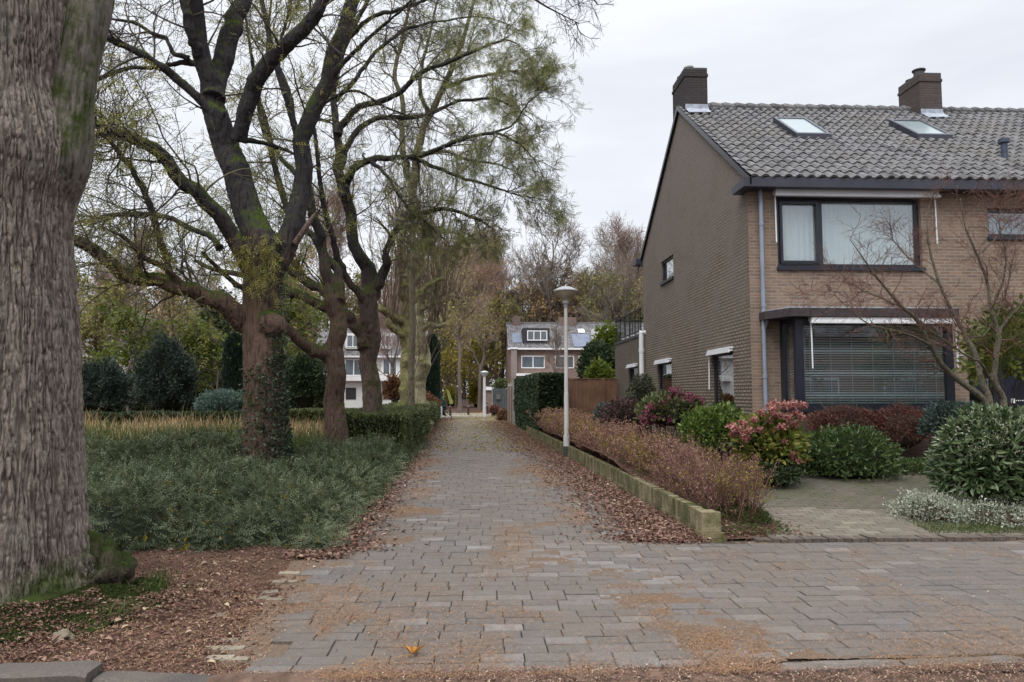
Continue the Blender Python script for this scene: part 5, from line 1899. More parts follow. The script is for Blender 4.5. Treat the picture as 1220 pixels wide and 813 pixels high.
def hedge(name, label, x0f, x1f, y0, y1, z0, z1, n, size, mat, core, seed, lump=.06, group=None, base=(0, 0), wid=.55, rough=.0, up=.3, tmpl='4', faces='tlrfb', stemsn=0, cat='hedge', inset=.1):
    """hedge between x0f(y) and x1f(y) with leaves on every visible face"""
    rg = np.random.default_rng(seed)
    t = thing(name, label, cat, ((x0f(y0) + x1f(y0)) / 2, y0, base[0]), group)
    A = dict(t=(x1f(y0) - x0f(y0)) * (y1 - y0), l=(z1 - z0) * (y1 - y0), r=(z1 - z0) * (y1 - y0), f=(z1 - z0) * (x1f(y0) - x0f(y0)), b=(z1 - z0) * (x1f(y1) - x0f(y1)) * .5)
    # more leaves near the viewer
    tot = sum(A[q] for q in faces)
    pos, nrm = [], []
    zb = lambda x, y: garden_h(x, y) if base[1] else np.zeros_like(x)
    for q in faces:
        m = int(n * A[q] / tot)
        v = rg.random(m) ** 1.3
        yy_ = y0 + (y1 - y0) * v
        u, w_ = rg.random(m), rg.random(m)
        dp = rg.random(m) ** 2 * inset
        X0, X1_ = np.vectorize(x0f)(yy_), np.vectorize(x1f)(yy_)
        if q == 't':
            p = np.stack([X0 + (X1_ - X0) * u, yy_, np.full(m, z1) - dp], 1)
            nn = [0, 0, 1]
        elif q == 'l':
            p = np.stack([X0 + dp, yy_, z0 + (z1 - z0) * w_], 1)
            nn = [-1, 0, .2]
        elif q == 'r':
            p = np.stack([X1_ - dp, yy_, z0 + (z1 - z0) * w_], 1)
            nn = [1, 0, .2]
        elif q == 'f':
            p = np.stack([x0f(y0) + (x1f(y0) - x0f(y0)) * u, y0 + dp, z0 + (z1 - z0) * w_], 1)
            nn = [0, -1, .2]
        else:
            p = np.stack([x0f(y1) + (x1f(y1) - x0f(y1)) * u, y1 - dp, z0 + (z1 - z0) * w_], 1)
            nn = [0, 1, .2]
        p = p + np.array(nn) * (lump * (fbm(p[:, 0] * 1.7, p[:, 1] * 1.7, p[:, 2] * 1.7, seed) - .5) * 2 + rough * rg.normal(size=m))[:, None]
        p[:, 2] += zb(p[:, 0], p[:, 1])
        pos.append(p)
        nrm.append(np.broadcast_to(np.array(nn, float), p.shape))
    p, nn = np.concatenate(pos), np.concatenate(nrm)
    tone = np.clip(.45 + rg.normal(0, .22, len(p)) + .5 * (fbm(p[:, 0] * 1.5, p[:, 1] * 1.5, p[:, 2] * 2, 3) - .5), 0, 1)
    m_ = MB()
    scatter_leaves(m_, p, nn + np.array([0, 0, up]), size * rg.uniform(.6, 1.3, len(p)) * np.clip(p[:, 1] / y0, 1, 1.8), tone, wid, tmpl, .8, rg)
    m_.build('foliage', mat, t)
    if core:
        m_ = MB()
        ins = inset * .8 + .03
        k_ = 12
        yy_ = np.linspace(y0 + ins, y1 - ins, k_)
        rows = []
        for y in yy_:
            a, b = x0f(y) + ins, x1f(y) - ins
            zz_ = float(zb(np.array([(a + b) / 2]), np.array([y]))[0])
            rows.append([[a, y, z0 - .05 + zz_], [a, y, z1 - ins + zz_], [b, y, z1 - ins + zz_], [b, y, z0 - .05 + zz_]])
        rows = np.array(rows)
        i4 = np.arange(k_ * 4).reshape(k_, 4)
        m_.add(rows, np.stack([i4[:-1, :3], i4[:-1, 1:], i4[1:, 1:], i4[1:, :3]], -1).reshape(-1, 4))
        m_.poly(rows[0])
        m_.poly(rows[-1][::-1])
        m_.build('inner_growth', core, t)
    return t


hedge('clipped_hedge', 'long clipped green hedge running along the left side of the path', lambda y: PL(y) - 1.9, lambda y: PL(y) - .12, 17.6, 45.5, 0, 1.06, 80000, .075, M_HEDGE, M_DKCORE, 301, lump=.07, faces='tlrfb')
hedge('clipped_hedge', 'short clipped hedge piece crossing behind the leaning tree trunk', lambda y: -6.6, lambda y: PL(y) - 1.3, 24.4, 25.4, 0, 1.0, 16000, .09, M_HEDGE, M_DKCORE, 302, faces='tf')
hedge('low_hedge', 'low dark evergreen hedge behind the dry grass', lambda y: -17, lambda y: -6.9, 26.5, 27.6, 0, .86, 16000, .10, M_LF_DARK, M_DKCORE, 303, lump=.12, faces='tf')

# bare earth litter  -------------------------------------------------------------
rng = np.random.default_rng(401)


def litter(name, X, Y, Z, s0, s1, tone, mat, seed, wid=.6, flat_=.75, tmpl='4'):
    rg = np.random.default_rng(seed)
    n = len(X)
    a = rg.uniform(0, 2 * math.pi, n)
    Yd = unit(np.stack([np.cos(a), np.sin(a), rg.normal(0, .22, n)], 1))
    up = unit(np.stack([rg.normal(0, .35, n), rg.normal(0, .35, n), np.ones(n)], 1))
    Xd = unit(np.cross(Yd, up))
    Zd = np.cross(Xd, Yd)
    s = rg.uniform(s0, s1, n)
    V, Fc = (LEAF_V, LEAF_F) if tmpl == '4' else (LEAF6_V, LEAF6_F)
    V = V.copy()
    V[:, 2] *= 1.8
    m_ = MB()
    m_.inst(V, Fc, np.stack([X, Y, Z], 1), Xd, Yd, Zd, np.stack([s * wid, s, s], 1), tone)
    o = m_.build(name, mat)
    o['kind'] = 'stuff'
    return o


def cat(*a):
    return np.concatenate(a)


# left strip along hedge, right strip along wall, dirt triangle
n = 13000
t = rng.random(n) ** 1.7
Yl = 7.2 + 40 * t
Xl = PLv(Yl) - .12 + np.abs(rng.normal(0, 1, n)) * (.21 + .008 * Yl) - .1 * rng.random(n)
n2 = 26000
t = rng.random(n2) ** 1.8
Yr = WEND + .05 + 34 * t
Yr = np.where(t < .012, Yr - np.abs(rng.normal(0, .10, n2)), Yr)
Xr = np.vectorize(PR)(Yr) - .02 - np.abs(rng.normal(0, 1, n2)) * (.34 + .010 * Yr)
X, Y = cat(Xl, Xr), cat(Yl, Yr)
Z = .006 + rng.random(len(X)) * .022
litter('fallen_leaves', X, Y, Z, .03, .065, np.clip(rng.normal(.33, .2, len(X)), 0, 1), M_LITTER, 402)
n = 1700
q = rng.integers(0, len(X), n)
litter('whole_leaves', X[q] + rng.normal(0, .06, n), np.maximum(Y[q] + rng.normal(0, .06, n), 4.5), np.full(n, .026), .045, .08, np.clip(rng.normal(.32, .2, n), 0, 1), M_LITTER, 422, .75, tmpl='6')
n = 420
xq_ = -1.5 - 4.5 * rng.random(n)
yq_ = 4.4 + 3.0 * rng.random(n)
litter('whole_leaves', xq_, yq_, earth_h(xq_, yq_) + .02, .04, .07, np.clip(rng.normal(.4, .25, n), 0, 1), M_LITTER, 423, .7, tmpl='6')
# extra size far away
n = 5000
Yf = rng.uniform(20, 60, n)
Xf = rng.uniform(0, 1, n) ** .8 * 4.6 + PLv(Yf)
litter('scattered_leaves', Xf, Yf, np.full(n, .012), .05, .10, np.clip(rng.normal(.75, .2, n), 0, 1), M_GOLD, 403)
# earth patch litter
n = 26000
Xd_ = -1.4 - 5.5 * rng.random(n) ** 1.2
Yd_ = 4.28 + 3.5 * rng.random(n)
ok = (Xd_ < PLv(Yd_) + .1 + .12 * rng.normal(size=n))
Xd_, Yd_ = Xd_[ok], Yd_[ok]
bare = fbm(Xd_ * .9, Yd_ * .9, 0, 77) + .12 * (Yd_ > 6.3)
ok = rng.random(len(Xd_)) > np.clip((bare - .45) * 3, 0, .8)
Xd_, Yd_ = Xd_[ok], Yd_[ok]
litter('earth_litter', Xd_, Yd_, earth_h(Xd_, Yd_) + .004 + .010 * rng.random(len(Xd_)), .010, .042, np.clip(rng.normal(.36, .22, len(Xd_)), 0, 1), M_LITTER, 404, .45)
n = 16000
Xq = -1.3 - 4.5 * rng.random(n)
Yq = 4.3 + 3.2 * rng.random(n)
kq = (fbm(Xq * 1.2, Yq * 1.2, 0, 52) > .47) & (Xq < PLv(Yq) + .15)
Xq, Yq = Xq[kq], Yq[kq]
litter('earth_needles', Xq, Yq, earth_h(Xq, Yq) + .012, .02, .045, np.clip(rng.normal(.55, .25, len(Xq)), 0, 1), M_NEED, 416, .13)
# gutter litter along the kerb line and the asphalt edge
n = 24000
Xg = rng.uniform(-5.5, 5.5, n)
Yg = 4.2 + .03 * np.maximum(Xg - 1, 0) - np.abs(rng.normal(0, .22, n)) + .12 * (Xg < 1.8)
litter('gutter_litter', Xg, Yg, MULCH_Z(Xg, Yg) + .004 + rng.random(n) * .012, .008, .032, np.clip(rng.normal(.36, .25, n), 0, 1), M_LITTER, 405, .35)


# orange needle drifts on the paving
def need_density(x, y):
    u = x - PLv(y)
    w = PR(y) - PLv(y) if False else 4.25
    b = 1.1 * np.exp(-((u - 2.9) / .26) ** 2) + .9 * np.exp(-((u - .5) / .28) ** 2) + .35 * np.exp(-((u - 1.9) / .25) ** 2) * (y < 9)
    b = b * np.where(y > 7.2, 1.9, 1)
    b = b * np.where((x > 1.6) & (y < 7.6), .45, 1) + .45 * (y < 7.4) * np.clip(fbm(x * .8 + 3, y * 1.3, 0, 91) * 2.2 - .7, 0, 1)
    pch = np.clip((fbm(x * 2.4, y * 1.5, 0, 88, 5) - .46) * 5, 0, 1)
    return b * pch + .022


n = 900000
Xn = rng.uniform(-2.2, 7.0, n)
Yn = 4.2 + 14 * rng.random(n) ** 1.6
ok = (rng.random(n) < 1.25 * need_density(Xn, Yn)) & ((Yn < WEND) | (Xn < 2.6))
Xn, Yn = Xn[ok], Yn[ok]
litter('needle_litter', Xn, Yn, .007 + .008 * rng.random(len(Xn)), .022, .05, np.clip(rng.normal(.45, .25, len(Xn)), 0, 1), M_NEED, 406, .06)
print('needles', len(Xn))
n = 1100
Xs = rng.uniform(-1.9, 8, n)
Ys = 4.2 + 10 * rng.random(n) ** 1.3
ok = (Ys < WEND) | (Xs < 2.7)
litter('pale_seed_litter', Xs[ok], Ys[ok], np.full(ok.sum(), .012), .012, .03, rng.uniform(.5, 1, ok.sum()), M_LITTER, 407, .45)

# big orange leaf near the kerb
p = G(492, 782)
t = thing('fallen_leaf', 'large curled orange brown leaf lying alone near the kerb', 'leaf', (p[0], p[1], 0.01))
lob = []
for i, (a, r_) in enumerate([(200, .035), (170, .06), (150, .045), (128, .105), (112, .06), (92, .125), (72, .062), (52, .115), (34, .05), (10, .07), (-15, .035), (-90, .012)]):
    lob.append([r_ * math.cos(rad(a)) * 1.0, r_ * math.sin(rad(a)) * .9 - .02, .015 + .035 * abs(math.cos(rad(a)))])
m_ = MB()
c0 = [0, -.01, 0]
for i in range(len(lob)):
    m_.add(np.array([c0, lob[i], lob[(i + 1) % len(lob)]]) + p + [0, 0, .014], [[0, 1, 2]], .3 + .5 * (i % 2))
m_.build('blade', m_leaf('orange_maple_leaf', [(.32, .12, .02), (.48, .24, .05)], .2), t)
m_ = MB()
m_.tubes(resample([p + [0, -.02, .016], p + [-.05, -.04, .02], p + [-.1, -.05, .012]], 6), np.full(6, .0025), 6)
m_.build('stalk', M_STRAW, t)

# moss on the roots of the great tree, small grass tufts
rng = np.random.default_rng(420)
cA = np.array([W(13, 700, YA_)[0], YA_])
n = 0
mpos, mr = [], []
n = 70000
a = rng.uniform(-math.pi * .95, .45, n)
d = .63 + np.abs(rng.normal(0, .26, n)) + .06 * np.sin(a * 5)
x, y = cA[0] + d * np.cos(a), cA[1] + d * np.sin(a)


def moss_z(x, y):
    dd = np.hypot(x - cA[0], y - cA[1])
    return earth_h(x, y) + .015 + .07 * np.clip(1.15 - dd, 0, .5) + .09 * (fbm(x * 5, y * 5, 0, 33) - .5)


gxm, gym = np.meshgrid(np.linspace(cA[0] - 1.4, cA[0] + 1.5, 110), np.linspace(cA[1] - 1.45, cA[1] + .4, 80))
zm = moss_z(gxm, gym)
iim = np.arange(gxm.size).reshape(gxm.shape)
fm = np.stack([iim[:-1, :-1], iim[:-1, 1:], iim[1:, 1:], iim[1:, :-1]], -1).reshape(-1, 4)
okm = (fbm(gxm * 2.2, gym * 2.2, 0, 31).ravel()[fm].mean(1) > .42) & (np.hypot(gxm - cA[0], gym - cA[1]).ravel()[fm].mean(1) < 1.12 + .25 * fbm(gxm * 3, gym * 3, 0, 35).ravel()[fm].mean(1))
mm_ = MB()
mm_.add(np.stack([gxm, gym, zm], -1), fm[okm])
o = mm_.build('moss_carpet', m_plain('moss_carpet', (.030, .040, .012), .95, .05, .5, 9, 1.0), smooth=True)
o['kind'] = 'stuff'
msk = (fbm(x * 2.2, y * 2.2, 0, 31) > .36)
x, y, d = x[msk], y[msk], d[msk]
z = moss_z(x, y) + .004 * rng.random(len(x))
m_ = MB()
scatter_leaves(m_, np.stack([x, y, z], 1), np.array([[0, -.2, .8]]) + np.zeros((len(x), 3)), rng.uniform(.008, .02, len(x)), rng.uniform(0, 1, len(x)), .5, '4', .7, rng)
o = m_.build('moss', m_leaf('bright_moss', [(.018, .026, .008), (.035, .05, .012), (.085, .11, .02)], .15, .9))
o['kind'] = 'stuff'
nq = 9000
aq = rng.uniform(-math.pi, .5, nq)
dq = .66 + .85 * rng.random(nq)
xq, yq = cA[0] + dq * np.cos(aq), cA[1] + dq * np.sin(aq)
kq = (yq > 4.32) & (fbm(xq * 2.6, yq * 2.6, 0, 231) > .45)
xq, yq = xq[kq], yq[kq]
litter('moss_litter', xq, yq, np.maximum(moss_z(xq, yq), earth_h(xq, yq)) + .008 + .01 * rng.random(len(xq)), .012, .045, np.clip(rng.normal(.3, .22, len(xq)), 0, 1), M_LITTER, 417, .45)
# mossy stump beside the trunk
ps = G(132, 690)
ps = W(131, 668, 5.9)
m_ = MB()
u, v_ = np.meshgrid(np.linspace(0, 2 * math.pi, 41)[:-1], np.linspace(.05, math.pi * .62, 22))
d = np.stack([np.cos(u) * np.sin(v_), np.sin(u) * np.sin(v_), np.cos(v_)], -1)
lm = 1 + .7 * (fbm(d[..., 0] * 2.9, d[..., 1] * 2.9, d[..., 2] * 2.9, 5) - .5) * 2
st = thing('mossy_stump', 'low mossy root stump against the right flank of the great trunk', 'stump', (ps[0], ps[1], 0))
q = np.array([ps[0] - .05, ps[1], .12]) + d * np.array([.22, .2, .33]) * lm[..., None]
ii = np.arange(22 * 40).reshape(22, 40)
m_.add(q, np.stack([ii[:-1], ii[1:], np.roll(ii[1:], -1, 1), np.roll(ii[:-1], -1, 1)], -1).reshape(-1, 4))
m_.build('stump_body', m_bark('stump_bark', (.03, .025, .02), (.10, .085, .06), (.028, .04, .010), mosslo=.42), st, smooth=True)
m_ = MB()
pp, nr_, _ = shell_points(3500, [ps[0] - .05, ps[1], .12], (.21, .21, .28), rng, .3, 2.3, -.1, .1, 5)
kk = fbm(pp[:, 0] * 6, pp[:, 1] * 6, pp[:, 2] * 6, 2) > .48
scatter_leaves(m_, pp[kk], nr_[kk] + [0, 0, .5], rng.uniform(.012, .03, kk.sum()), rng.uniform(0, 1, kk.sum()), .4, '4', .6, rng)
m_.build('moss_tufts', bpy.data.materials['bright_moss'], st)
# pale knotty stone / root
pk = G(212, 688)
pk = G(75, 768)
st = bpy.data.objects.new('x', None)
m_ = MB()
d = np.stack([np.cos(u) * np.sin(v_), np.sin(u) * np.sin(v_), np.cos(v_)], -1)
lm = 1 + .5 * (fbm(d[..., 0] * 1.8, d[..., 1] * 1.8, d[..., 2] * 1.8, 15) - .5) * 2
m_.add(np.array([pk[0], pk[1], .03]) + d * np.array([.065, .05, .06]) * lm[..., None], np.stack([ii[:-1], ii[1:], np.roll(ii[1:], -1, 1), np.roll(ii[:-1], -1, 1)], -1).reshape(-1, 4))
tag(m_.build('stone', m_plain('pale_stone', (.20, .165, .12), .85, .2, .4, 14, .8), smooth=True), 'pale knobbly stone lying just behind the left kerb', 'stone')
for i, (px, py, n_) in enumerate([(140, 742, 60), (192, 700, 50), (180, 715, 40)]):
    g_ = G(px, py)
    o = blades('grass_tuft', n_, lambda r, n: g_[0] + r.normal(0, .06, n), lambda r, n: g_[1] + r.normal(0, .05, n), lambda x, y: earth_h(x, y), .05, .14, M_GRASS, 500 + i, .9, .0035, kind=None)
    tag(o, ['thin green grass tuft on the earth by the mossy roots', 'grass tuft on the bare earth, farther right', 'grass tuft on the bare earth in front of the mossy stump'][i], 'grass tuft', 'grass tufts on the bare earth')
# ------------------------------------------------------------------ right side garden
# low wall: bricks on end over a course, end pier
M_WB = m_plain('mossy_wall_brick', (.27, .23, .135), .9, .15, .3, 4, .6)
k = N('mossy_wall_brick_b')
v = k.coord('World')
n1 = k.noise(v, 3.2, 6, .7)
n2 = k.noise(v, 45, 5)
c = k.ramp(k.tone(), [(0, (.15, .12, .07)), (.6, (.25, .205, .125)), (1, (.34, .29, .19))])
c = k.mix(k.ramp(n1, [(.40, 0.0), (.6, .85)]), c, (.075, .085, .03))
c = k.mix(k.ramp(n2, [(.3, .7), (.5, 0.0)]), c, (.04, .035, .025))
M_WB = k.finish(c, .92, .15, n2, .7, .006)
lw_ = thing('low_wall', 'low mossy brick edging wall of upright bricks beside the path', 'wall', (WA[0], WEND, 0))
rng = np.random.default_rng(77)
dirw = unit(np.array([WB[0] - WA[0], WB[1] - WA[1], 0]))
nw = np.array([dirw[1], -dirw[0], 0])
base0 = np.array([WA[0], WA[1], 0])
Lw = float(np.linalg.norm(WB - WA)) + 11.5
hw = .285
m_ = MB()


def wbox(s0, s1, a0, a1, z0, z1, tone, mm=None, tilt=0):
    P_ = []
    for s_ in (s0, s1):
        for a_ in (a0, a1):
            for z_ in (z0, z1):
                P_.append(base0 + dirw * (s_ + tilt * z_) + nw * a_ + [0, 0, z_])
    (mm or m_).add(P_, [[0, 1, 3, 2], [4, 6, 7, 5], [0, 4, 5, 1], [2, 3, 7, 6], [0, 2, 6, 4], [1, 5, 7, 3]][0:6], tone)


s_ = .24
while s_ < Lw:
    wbox(s_, s_ + .062, 0 + rng.normal(0, .003), .105, .085, hw + rng.normal(0, .005), rng.uniform(0, 1), tilt=rng.normal(0, .02))
    s_ += .069
s_ = .0
while s_ < Lw:
    wbox(s_, s_ + .205, -.015 + rng.normal(0, .003), .12, -.03, .022, rng.uniform(0, .8))
    wbox(s_ + .1, s_ + .305, -.010 + rng.normal(0, .003), .115, .028, .079, rng.uniform(0, .8))
    s_ += .212
m_.build('upright_bricks', M_WB, lw_)
m_ = MB()
wbox(.2, Lw, .008, .098, -.02, hw - .008, .1)
m_.build('mortar', m_plain('mossy_mortar', (.07, .068, .045), .95), lw_)
m_ = MB()
for i in range(3):
    wbox(.02 + i * .071, .02 + i * .071 + .066, -.045, .17 if i == 0 else .15, .085, hw + .012, rng.uniform(.4, 1))
wbox(-.03, .24, -.06, .19, .028, .080, .4)
wbox(-.045, .25, -.07, .21, -.03, .023, .2)
m_.build('end_pier', M_WB, lw_)


def bed_h(x, y):
    u = x - wxl(y) - .06
    return garden_h(x, y) - .012 + .03 * fbm(x * 2, y * 2, 0, 9) + .17 * np.clip(1 - u / 1.1, 0, 1) * np.clip((y - 7.95) / .5, 0, 1) * np.clip(1 - garden_h(x, y) / .3, 0, 1)


n = 24000
yb_l = 7.95 + 16 * rng.random(n) ** 1.4
xb_l = wxl(yb_l) + .1 + 5.5 * rng.random(n) ** 1.3
okb = ~((xb_l > 3.75) & (yb_l < 11.6)) & ((xb_l < HX - .1) | (yb_l < 12.9))
xb_l, yb_l = xb_l[okb], yb_l[okb]
litter('bed_litter', xb_l, yb_l, bed_h(xb_l, yb_l) + .008 + .012 * rng.random(len(xb_l)), .015, .05, np.clip(rng.normal(.34, .22, len(xb_l)), 0, 1), M_LITTER, 412, .5)
n = 6000
y_l = 7.98 + 5 * rng.random(n)
x_l = wxl(y_l) + .12 + .9 * rng.random(n)
kk = fbm(x_l * 2.5, y_l * 2.5, 0, 7) > .5
x_l, y_l = x_l[kk], y_l[kk]
mg = MB()
scatter_leaves(mg, np.stack([x_l, y_l, bed_h(x_l, y_l) + .01 + .05 * rng.random(len(x_l))], 1), np.array([[0, -.3, .7]]) + np.zeros((len(x_l), 3)), rng.uniform(.015, .05, len(x_l)), rng.random(len(x_l)), .5, '4', .8, rng)
o = mg.build('bed_weeds', M_GRASS)
o['kind'] = 'stuff'

# tall ivy hedge and fence behind it
wx = lambda y: float(np.interp(y, [WA[1], WB[1]], [WA[0], WB[0]])) if y <= WB[1] else float(WA[0] + (y - WA[1]) * (WB[0] - WA[0]) / (WB[1] - WA[1]))
HY0, HY1 = 25.6, 36.5
hz1 = float(W(650, 446, HY0)[2])
hw1 = float(W(676, 480, HY0)[0])
hedge('ivy_hedge', 'tall dark ivy covered hedge behind the lamp post', lambda y: wx(y) + .12, lambda y: hw1 + (y - HY0) * .0, HY0, HY1, .1, hz1, 42000, .095, M_LF_DARK, M_DKCORE, 311, lump=.09, wid=.8, faces='tlf', up=-.4)
# wooden fence panels facing the path
FY = 27.4
m_wood = m_plain('red_brown_fence_wood', (.155, .085, .055), .8, .2, .3, 1.5, .4)
fe = thing('wooden_fence', 'red brown vertical board fence between the tall hedge and the house', 'fence', (float(W(705, 480, FY)[0]), FY, 0))
zf1 = float(W(705, 451, FY)[2])
m_ = MB()
x = hw1 + .02
rng = np.random.default_rng(5)
while x < HX - .02:
    m_.box(x, x + .135, FY + rng.uniform(0, .012), FY + .03, .1, zf1 - .04 + rng.normal(0, .008), rng.random())
    x += .142
m_.build('board_panel', m_wood, fe)
m_ = MB()
m_.box(hw1, HX - .02, FY - .02, FY + .06, zf1 - .03, zf1)
m_.build('top_rail', m_wood, fe)
for xx in (float(W(719, 480, FY)[0]),):
    m_ = MB()
    m_.box(xx - .05, xx + .05, FY - .05, FY - .003, .1, zf1 + .01)
    m_.build('post', m_wood, fe)
# far end: concrete post + boards seen edge on along the path
YP = 37.2
xp = wx(YP)
fc = thing('concrete_fence', 'grey concrete fence post with brown panel at the far end of the hedge', 'fence', (xp, YP, 0))
for i in range(3):
    m_ = MB()
    y = YP + i * 1.9
    m_.box(wx(y) - .02, wx(y) + .14, y, y + .14, 0, 2.15 - (.0 if i else -.06))
    m_.build('post', m_plain('grey_concrete', (.27, .26, .235), .9, .2, .2, 3, .4), fc)
m_ = MB()
m_.prism([[wx(YP + .14) + .03, YP + .14, .05], [wx(YP + 3.9) + .03, YP + 3.9, .05], [wx(YP + 3.9) + .03, YP + 3.9, 2.0], [wx(YP + .14) + .03, YP + .14, 2.0]], (.05, 0, 0))
m_.prism([[xp + .14, YP + .03, .1], [xp + 1.0, YP + .03, .1], [xp + 1.0, YP + .03, 2.0], [xp + .14, YP + .03, 2.0]], (0, .04, 0))
m_.build('panel', m_wood, fc)

# deciduous hedge along the low wall: stems, twigs and tiny pinkish leaves
rng = np.random.default_rng(611)
dh = thing('autumn_hedge', 'thin pinkish brown autumn hedge standing behind the low brick wall', 'hedge', (WA[0] + .6, WEND + 4, .2))
n = 1500
sy = WEND + .35 + (HY0 - .3 - WEND) * rng.random(n) ** 1.15
sx = np.vectorize(wx)(sy) + .22 + .62 * rng.random(n)
ht = np.interp(sy, [8, 10, 14, 25], [.58, .66, .72, .82]) * rng.uniform(.55, 1.12, n) * (.82 + .3 * fbm(sx * 1.2, sy * 1.2, 0, 14))
b = np.stack([sx, sy, .16 + 0 * sx], 1)
lean = rng.normal(0, .22, (n, 2))
P_ = np.stack([b, b + np.stack([lean[:, 0] * .3, lean[:, 1] * .3, ht * .35], 1), b + np.stack([lean[:, 0] * .7, lean[:, 1] * .7, ht * .7], 1) + rng.normal(0, .02, (n, 3)), b + np.stack([lean[:, 0], lean[:, 1], ht], 1)], 1)
R_ = np.broadcast_to(np.array([.007, .005, .0035, .002]), (n, 4))
P2, R2 = spawn(P_, R_, 7, .15, 1, .22, 38, 4, .25, .2, .6, .0017, rng)
P3, R3 = spawn(P2[::2], R2[::2], 2, .2, 1, .12, 38, 3, .2, .2, .7, .0014, rng)
m_ = MB()
m_.tubes(P_, R_, 4)
m_.tubes(P2, R2, 3)
m_.tubes(P3, R3, 3)
m_.build('stems', M_TWIGR, dh)
allP = []
for Q, kq in ((P2, 6),):
    for j in range(kq):
        p_, tg_ = at(Q, rng.uniform(.2, 1, len(Q)))
        allP.append(p_ + rng.normal(0, .012, p_.shape))
p_ = np.concatenate(allP)
yel = W(762, 545, 11.6)
isy = (fbm(p_[:, 0] * 1.6, p_[:, 1] * 1.6, p_[:, 2] * 1.6, 66) > .62) | (np.linalg.norm((p_ - yel) / [.4, .7, .35], axis=1) < rng.uniform(.6, 1.1, len(p_)))
isy &= rng.random(len(p_)) < .75
m_ = MB()
for msk, mt_, nm in ((~isy, M_PINKH, 'foliage'), (isy, M_GOLD, 'yellow_foliage')):
    m_ = MB()
    q = p_[msk]
    scatter_leaves(m_, q, rdir(len(q), rng) + [0, 0, .3], rng.uniform(.014, .028, len(q)) * np.clip(q[:, 1] / 9, 1, 2.4), np.clip(rng.normal(.45, .25, len(q)) + .5 * (q[:, 2] - .6), 0, 1), .6, '4', .5, rng)
    m_.build(nm, mt_, dh)
# greenery at the foot of the hedge by the driveway
g_ = gl(893, 632)
bush('weed_clump', 'small green and brown weedy clump at the end pier of the low wall', 'weed', [g_[0] - .02, g_[1] + .35, .12], (.34, .42, .17), 1700, .045, M_GRASS, seed=9, core=False, nst=20, srad=.003)
g_ = gl(900, 640)
litter('corner_litter', g_[0] + rng.normal(-.1, .28, 900), g_[1] + np.abs(rng.normal(.25, .22, 900)), .05 + 0 * rng.random(900), .02, .05, rng.uniform(0, .6, 900), M_LITTER, 8)


def flower_heads(t, centres, r_, n, mat, size, seed):
    rg = np.random.default_rng(seed)
    m_ = MB()
    d = rdir(n, rg)
    p_ = d * (.75 + .3 * rg.random(n))[:, None] * r_ * np.array([1, 1, .75])
    scatter_leaves(m_, p_, d, size * rg.uniform(.7, 1.2, n), rg.uniform(0, 1, n), .85, '4', .9, rg)
    m_.box(-r_ * .5, r_ * .5, -r_ * .5, r_ * .5, -r_ * .4, r_ * .4, .2)
    first = m_.build('flower_head', mat, t)
    first.location = Vector(centres[0])
    for c in centres[1:]:
        o = first.copy()
        COL.objects.link(o)
        o.parent = t
        o.matrix_parent_inverse = first.matrix_parent_inverse.copy()
        o.location = Vector(c)
        s = rg.uniform(.7, 1.15)
        o.scale = (s, s, s * rg.uniform(.8, 1))
        o.rotation_euler = tuple(rg.uniform(-.4, .4, 3))


# dusty pink hydrangea
YH = 10.9
cH = W(916, 535, YH)
hb = bush('hydrangea', 'hydrangea with dusty orange pink flower heads in front of the downpipe', 'hydrangea', cH, (.50, .42, .50), 1500, .13, M_HYD, M_TWIGM, base=[cH[0], cH[1], .22], seed=81, core=True, lump=.2, wid=.62, tmpl='6', up=.2, nst=30, depth=.45)
hp = [(936, 483), (948, 492), (920, 488), (899, 500), (886, 505), (880, 512), (893, 513), (875, 517), (908, 492), (915, 502), (905, 512), (921, 516), (946, 482), (957, 483), (938, 497), (932, 509), (947, 505), (955, 497), (935, 526), (912, 534), (943, 541), (949, 549), (921, 558), (931, 561), (927, 560), (935, 557), (873, 509), (888, 520), (926, 495), (917, 483), (924, 482)]
flower_heads(hb, [W(x, y, YH - .42 + .22 * RNG.random() - .0012 * abs(x - 915)) for x, y in hp], .062, 60, M_PET1, .045, 82)
# magenta hydrangea
YH = 13.1
cH = W(798, 492, YH)
hb = bush('hydrangea', 'hydrangea with dark magenta flower heads against the side wall', 'hydrangea', cH, (.62, .5, .36), 1300, .085, m_leaf('dull_hydrangea_leaf', [(.05, .07, .025), (.10, .12, .045), (.17, .14, .06)], .2), M_TWIGM, base=[cH[0], cH[1], .3], seed=83, core=True, lump=.2, wid=.62, tmpl='6', nst=26, depth=.4)
hp = [(806, 465), (812, 470), (822, 471), (830, 474), (833, 478), (800, 471), (795, 475), (790, 480), (786, 485), (775, 485), (793, 490), (803, 483), (812, 482), (820, 478), (770, 492), (778, 497), (787, 497), (797, 500), (806, 496), (812, 490), (766, 499), (774, 503), (784, 504), (828, 481), (824, 484), (808, 476), (816, 475), (802, 466)]
flower_heads(hb, [W(x, y, YH - .35 + .3 * RNG.random()) for x, y in hp], .075, 50, M_PET2, .05, 84)
hp2 = [(881, 508)]
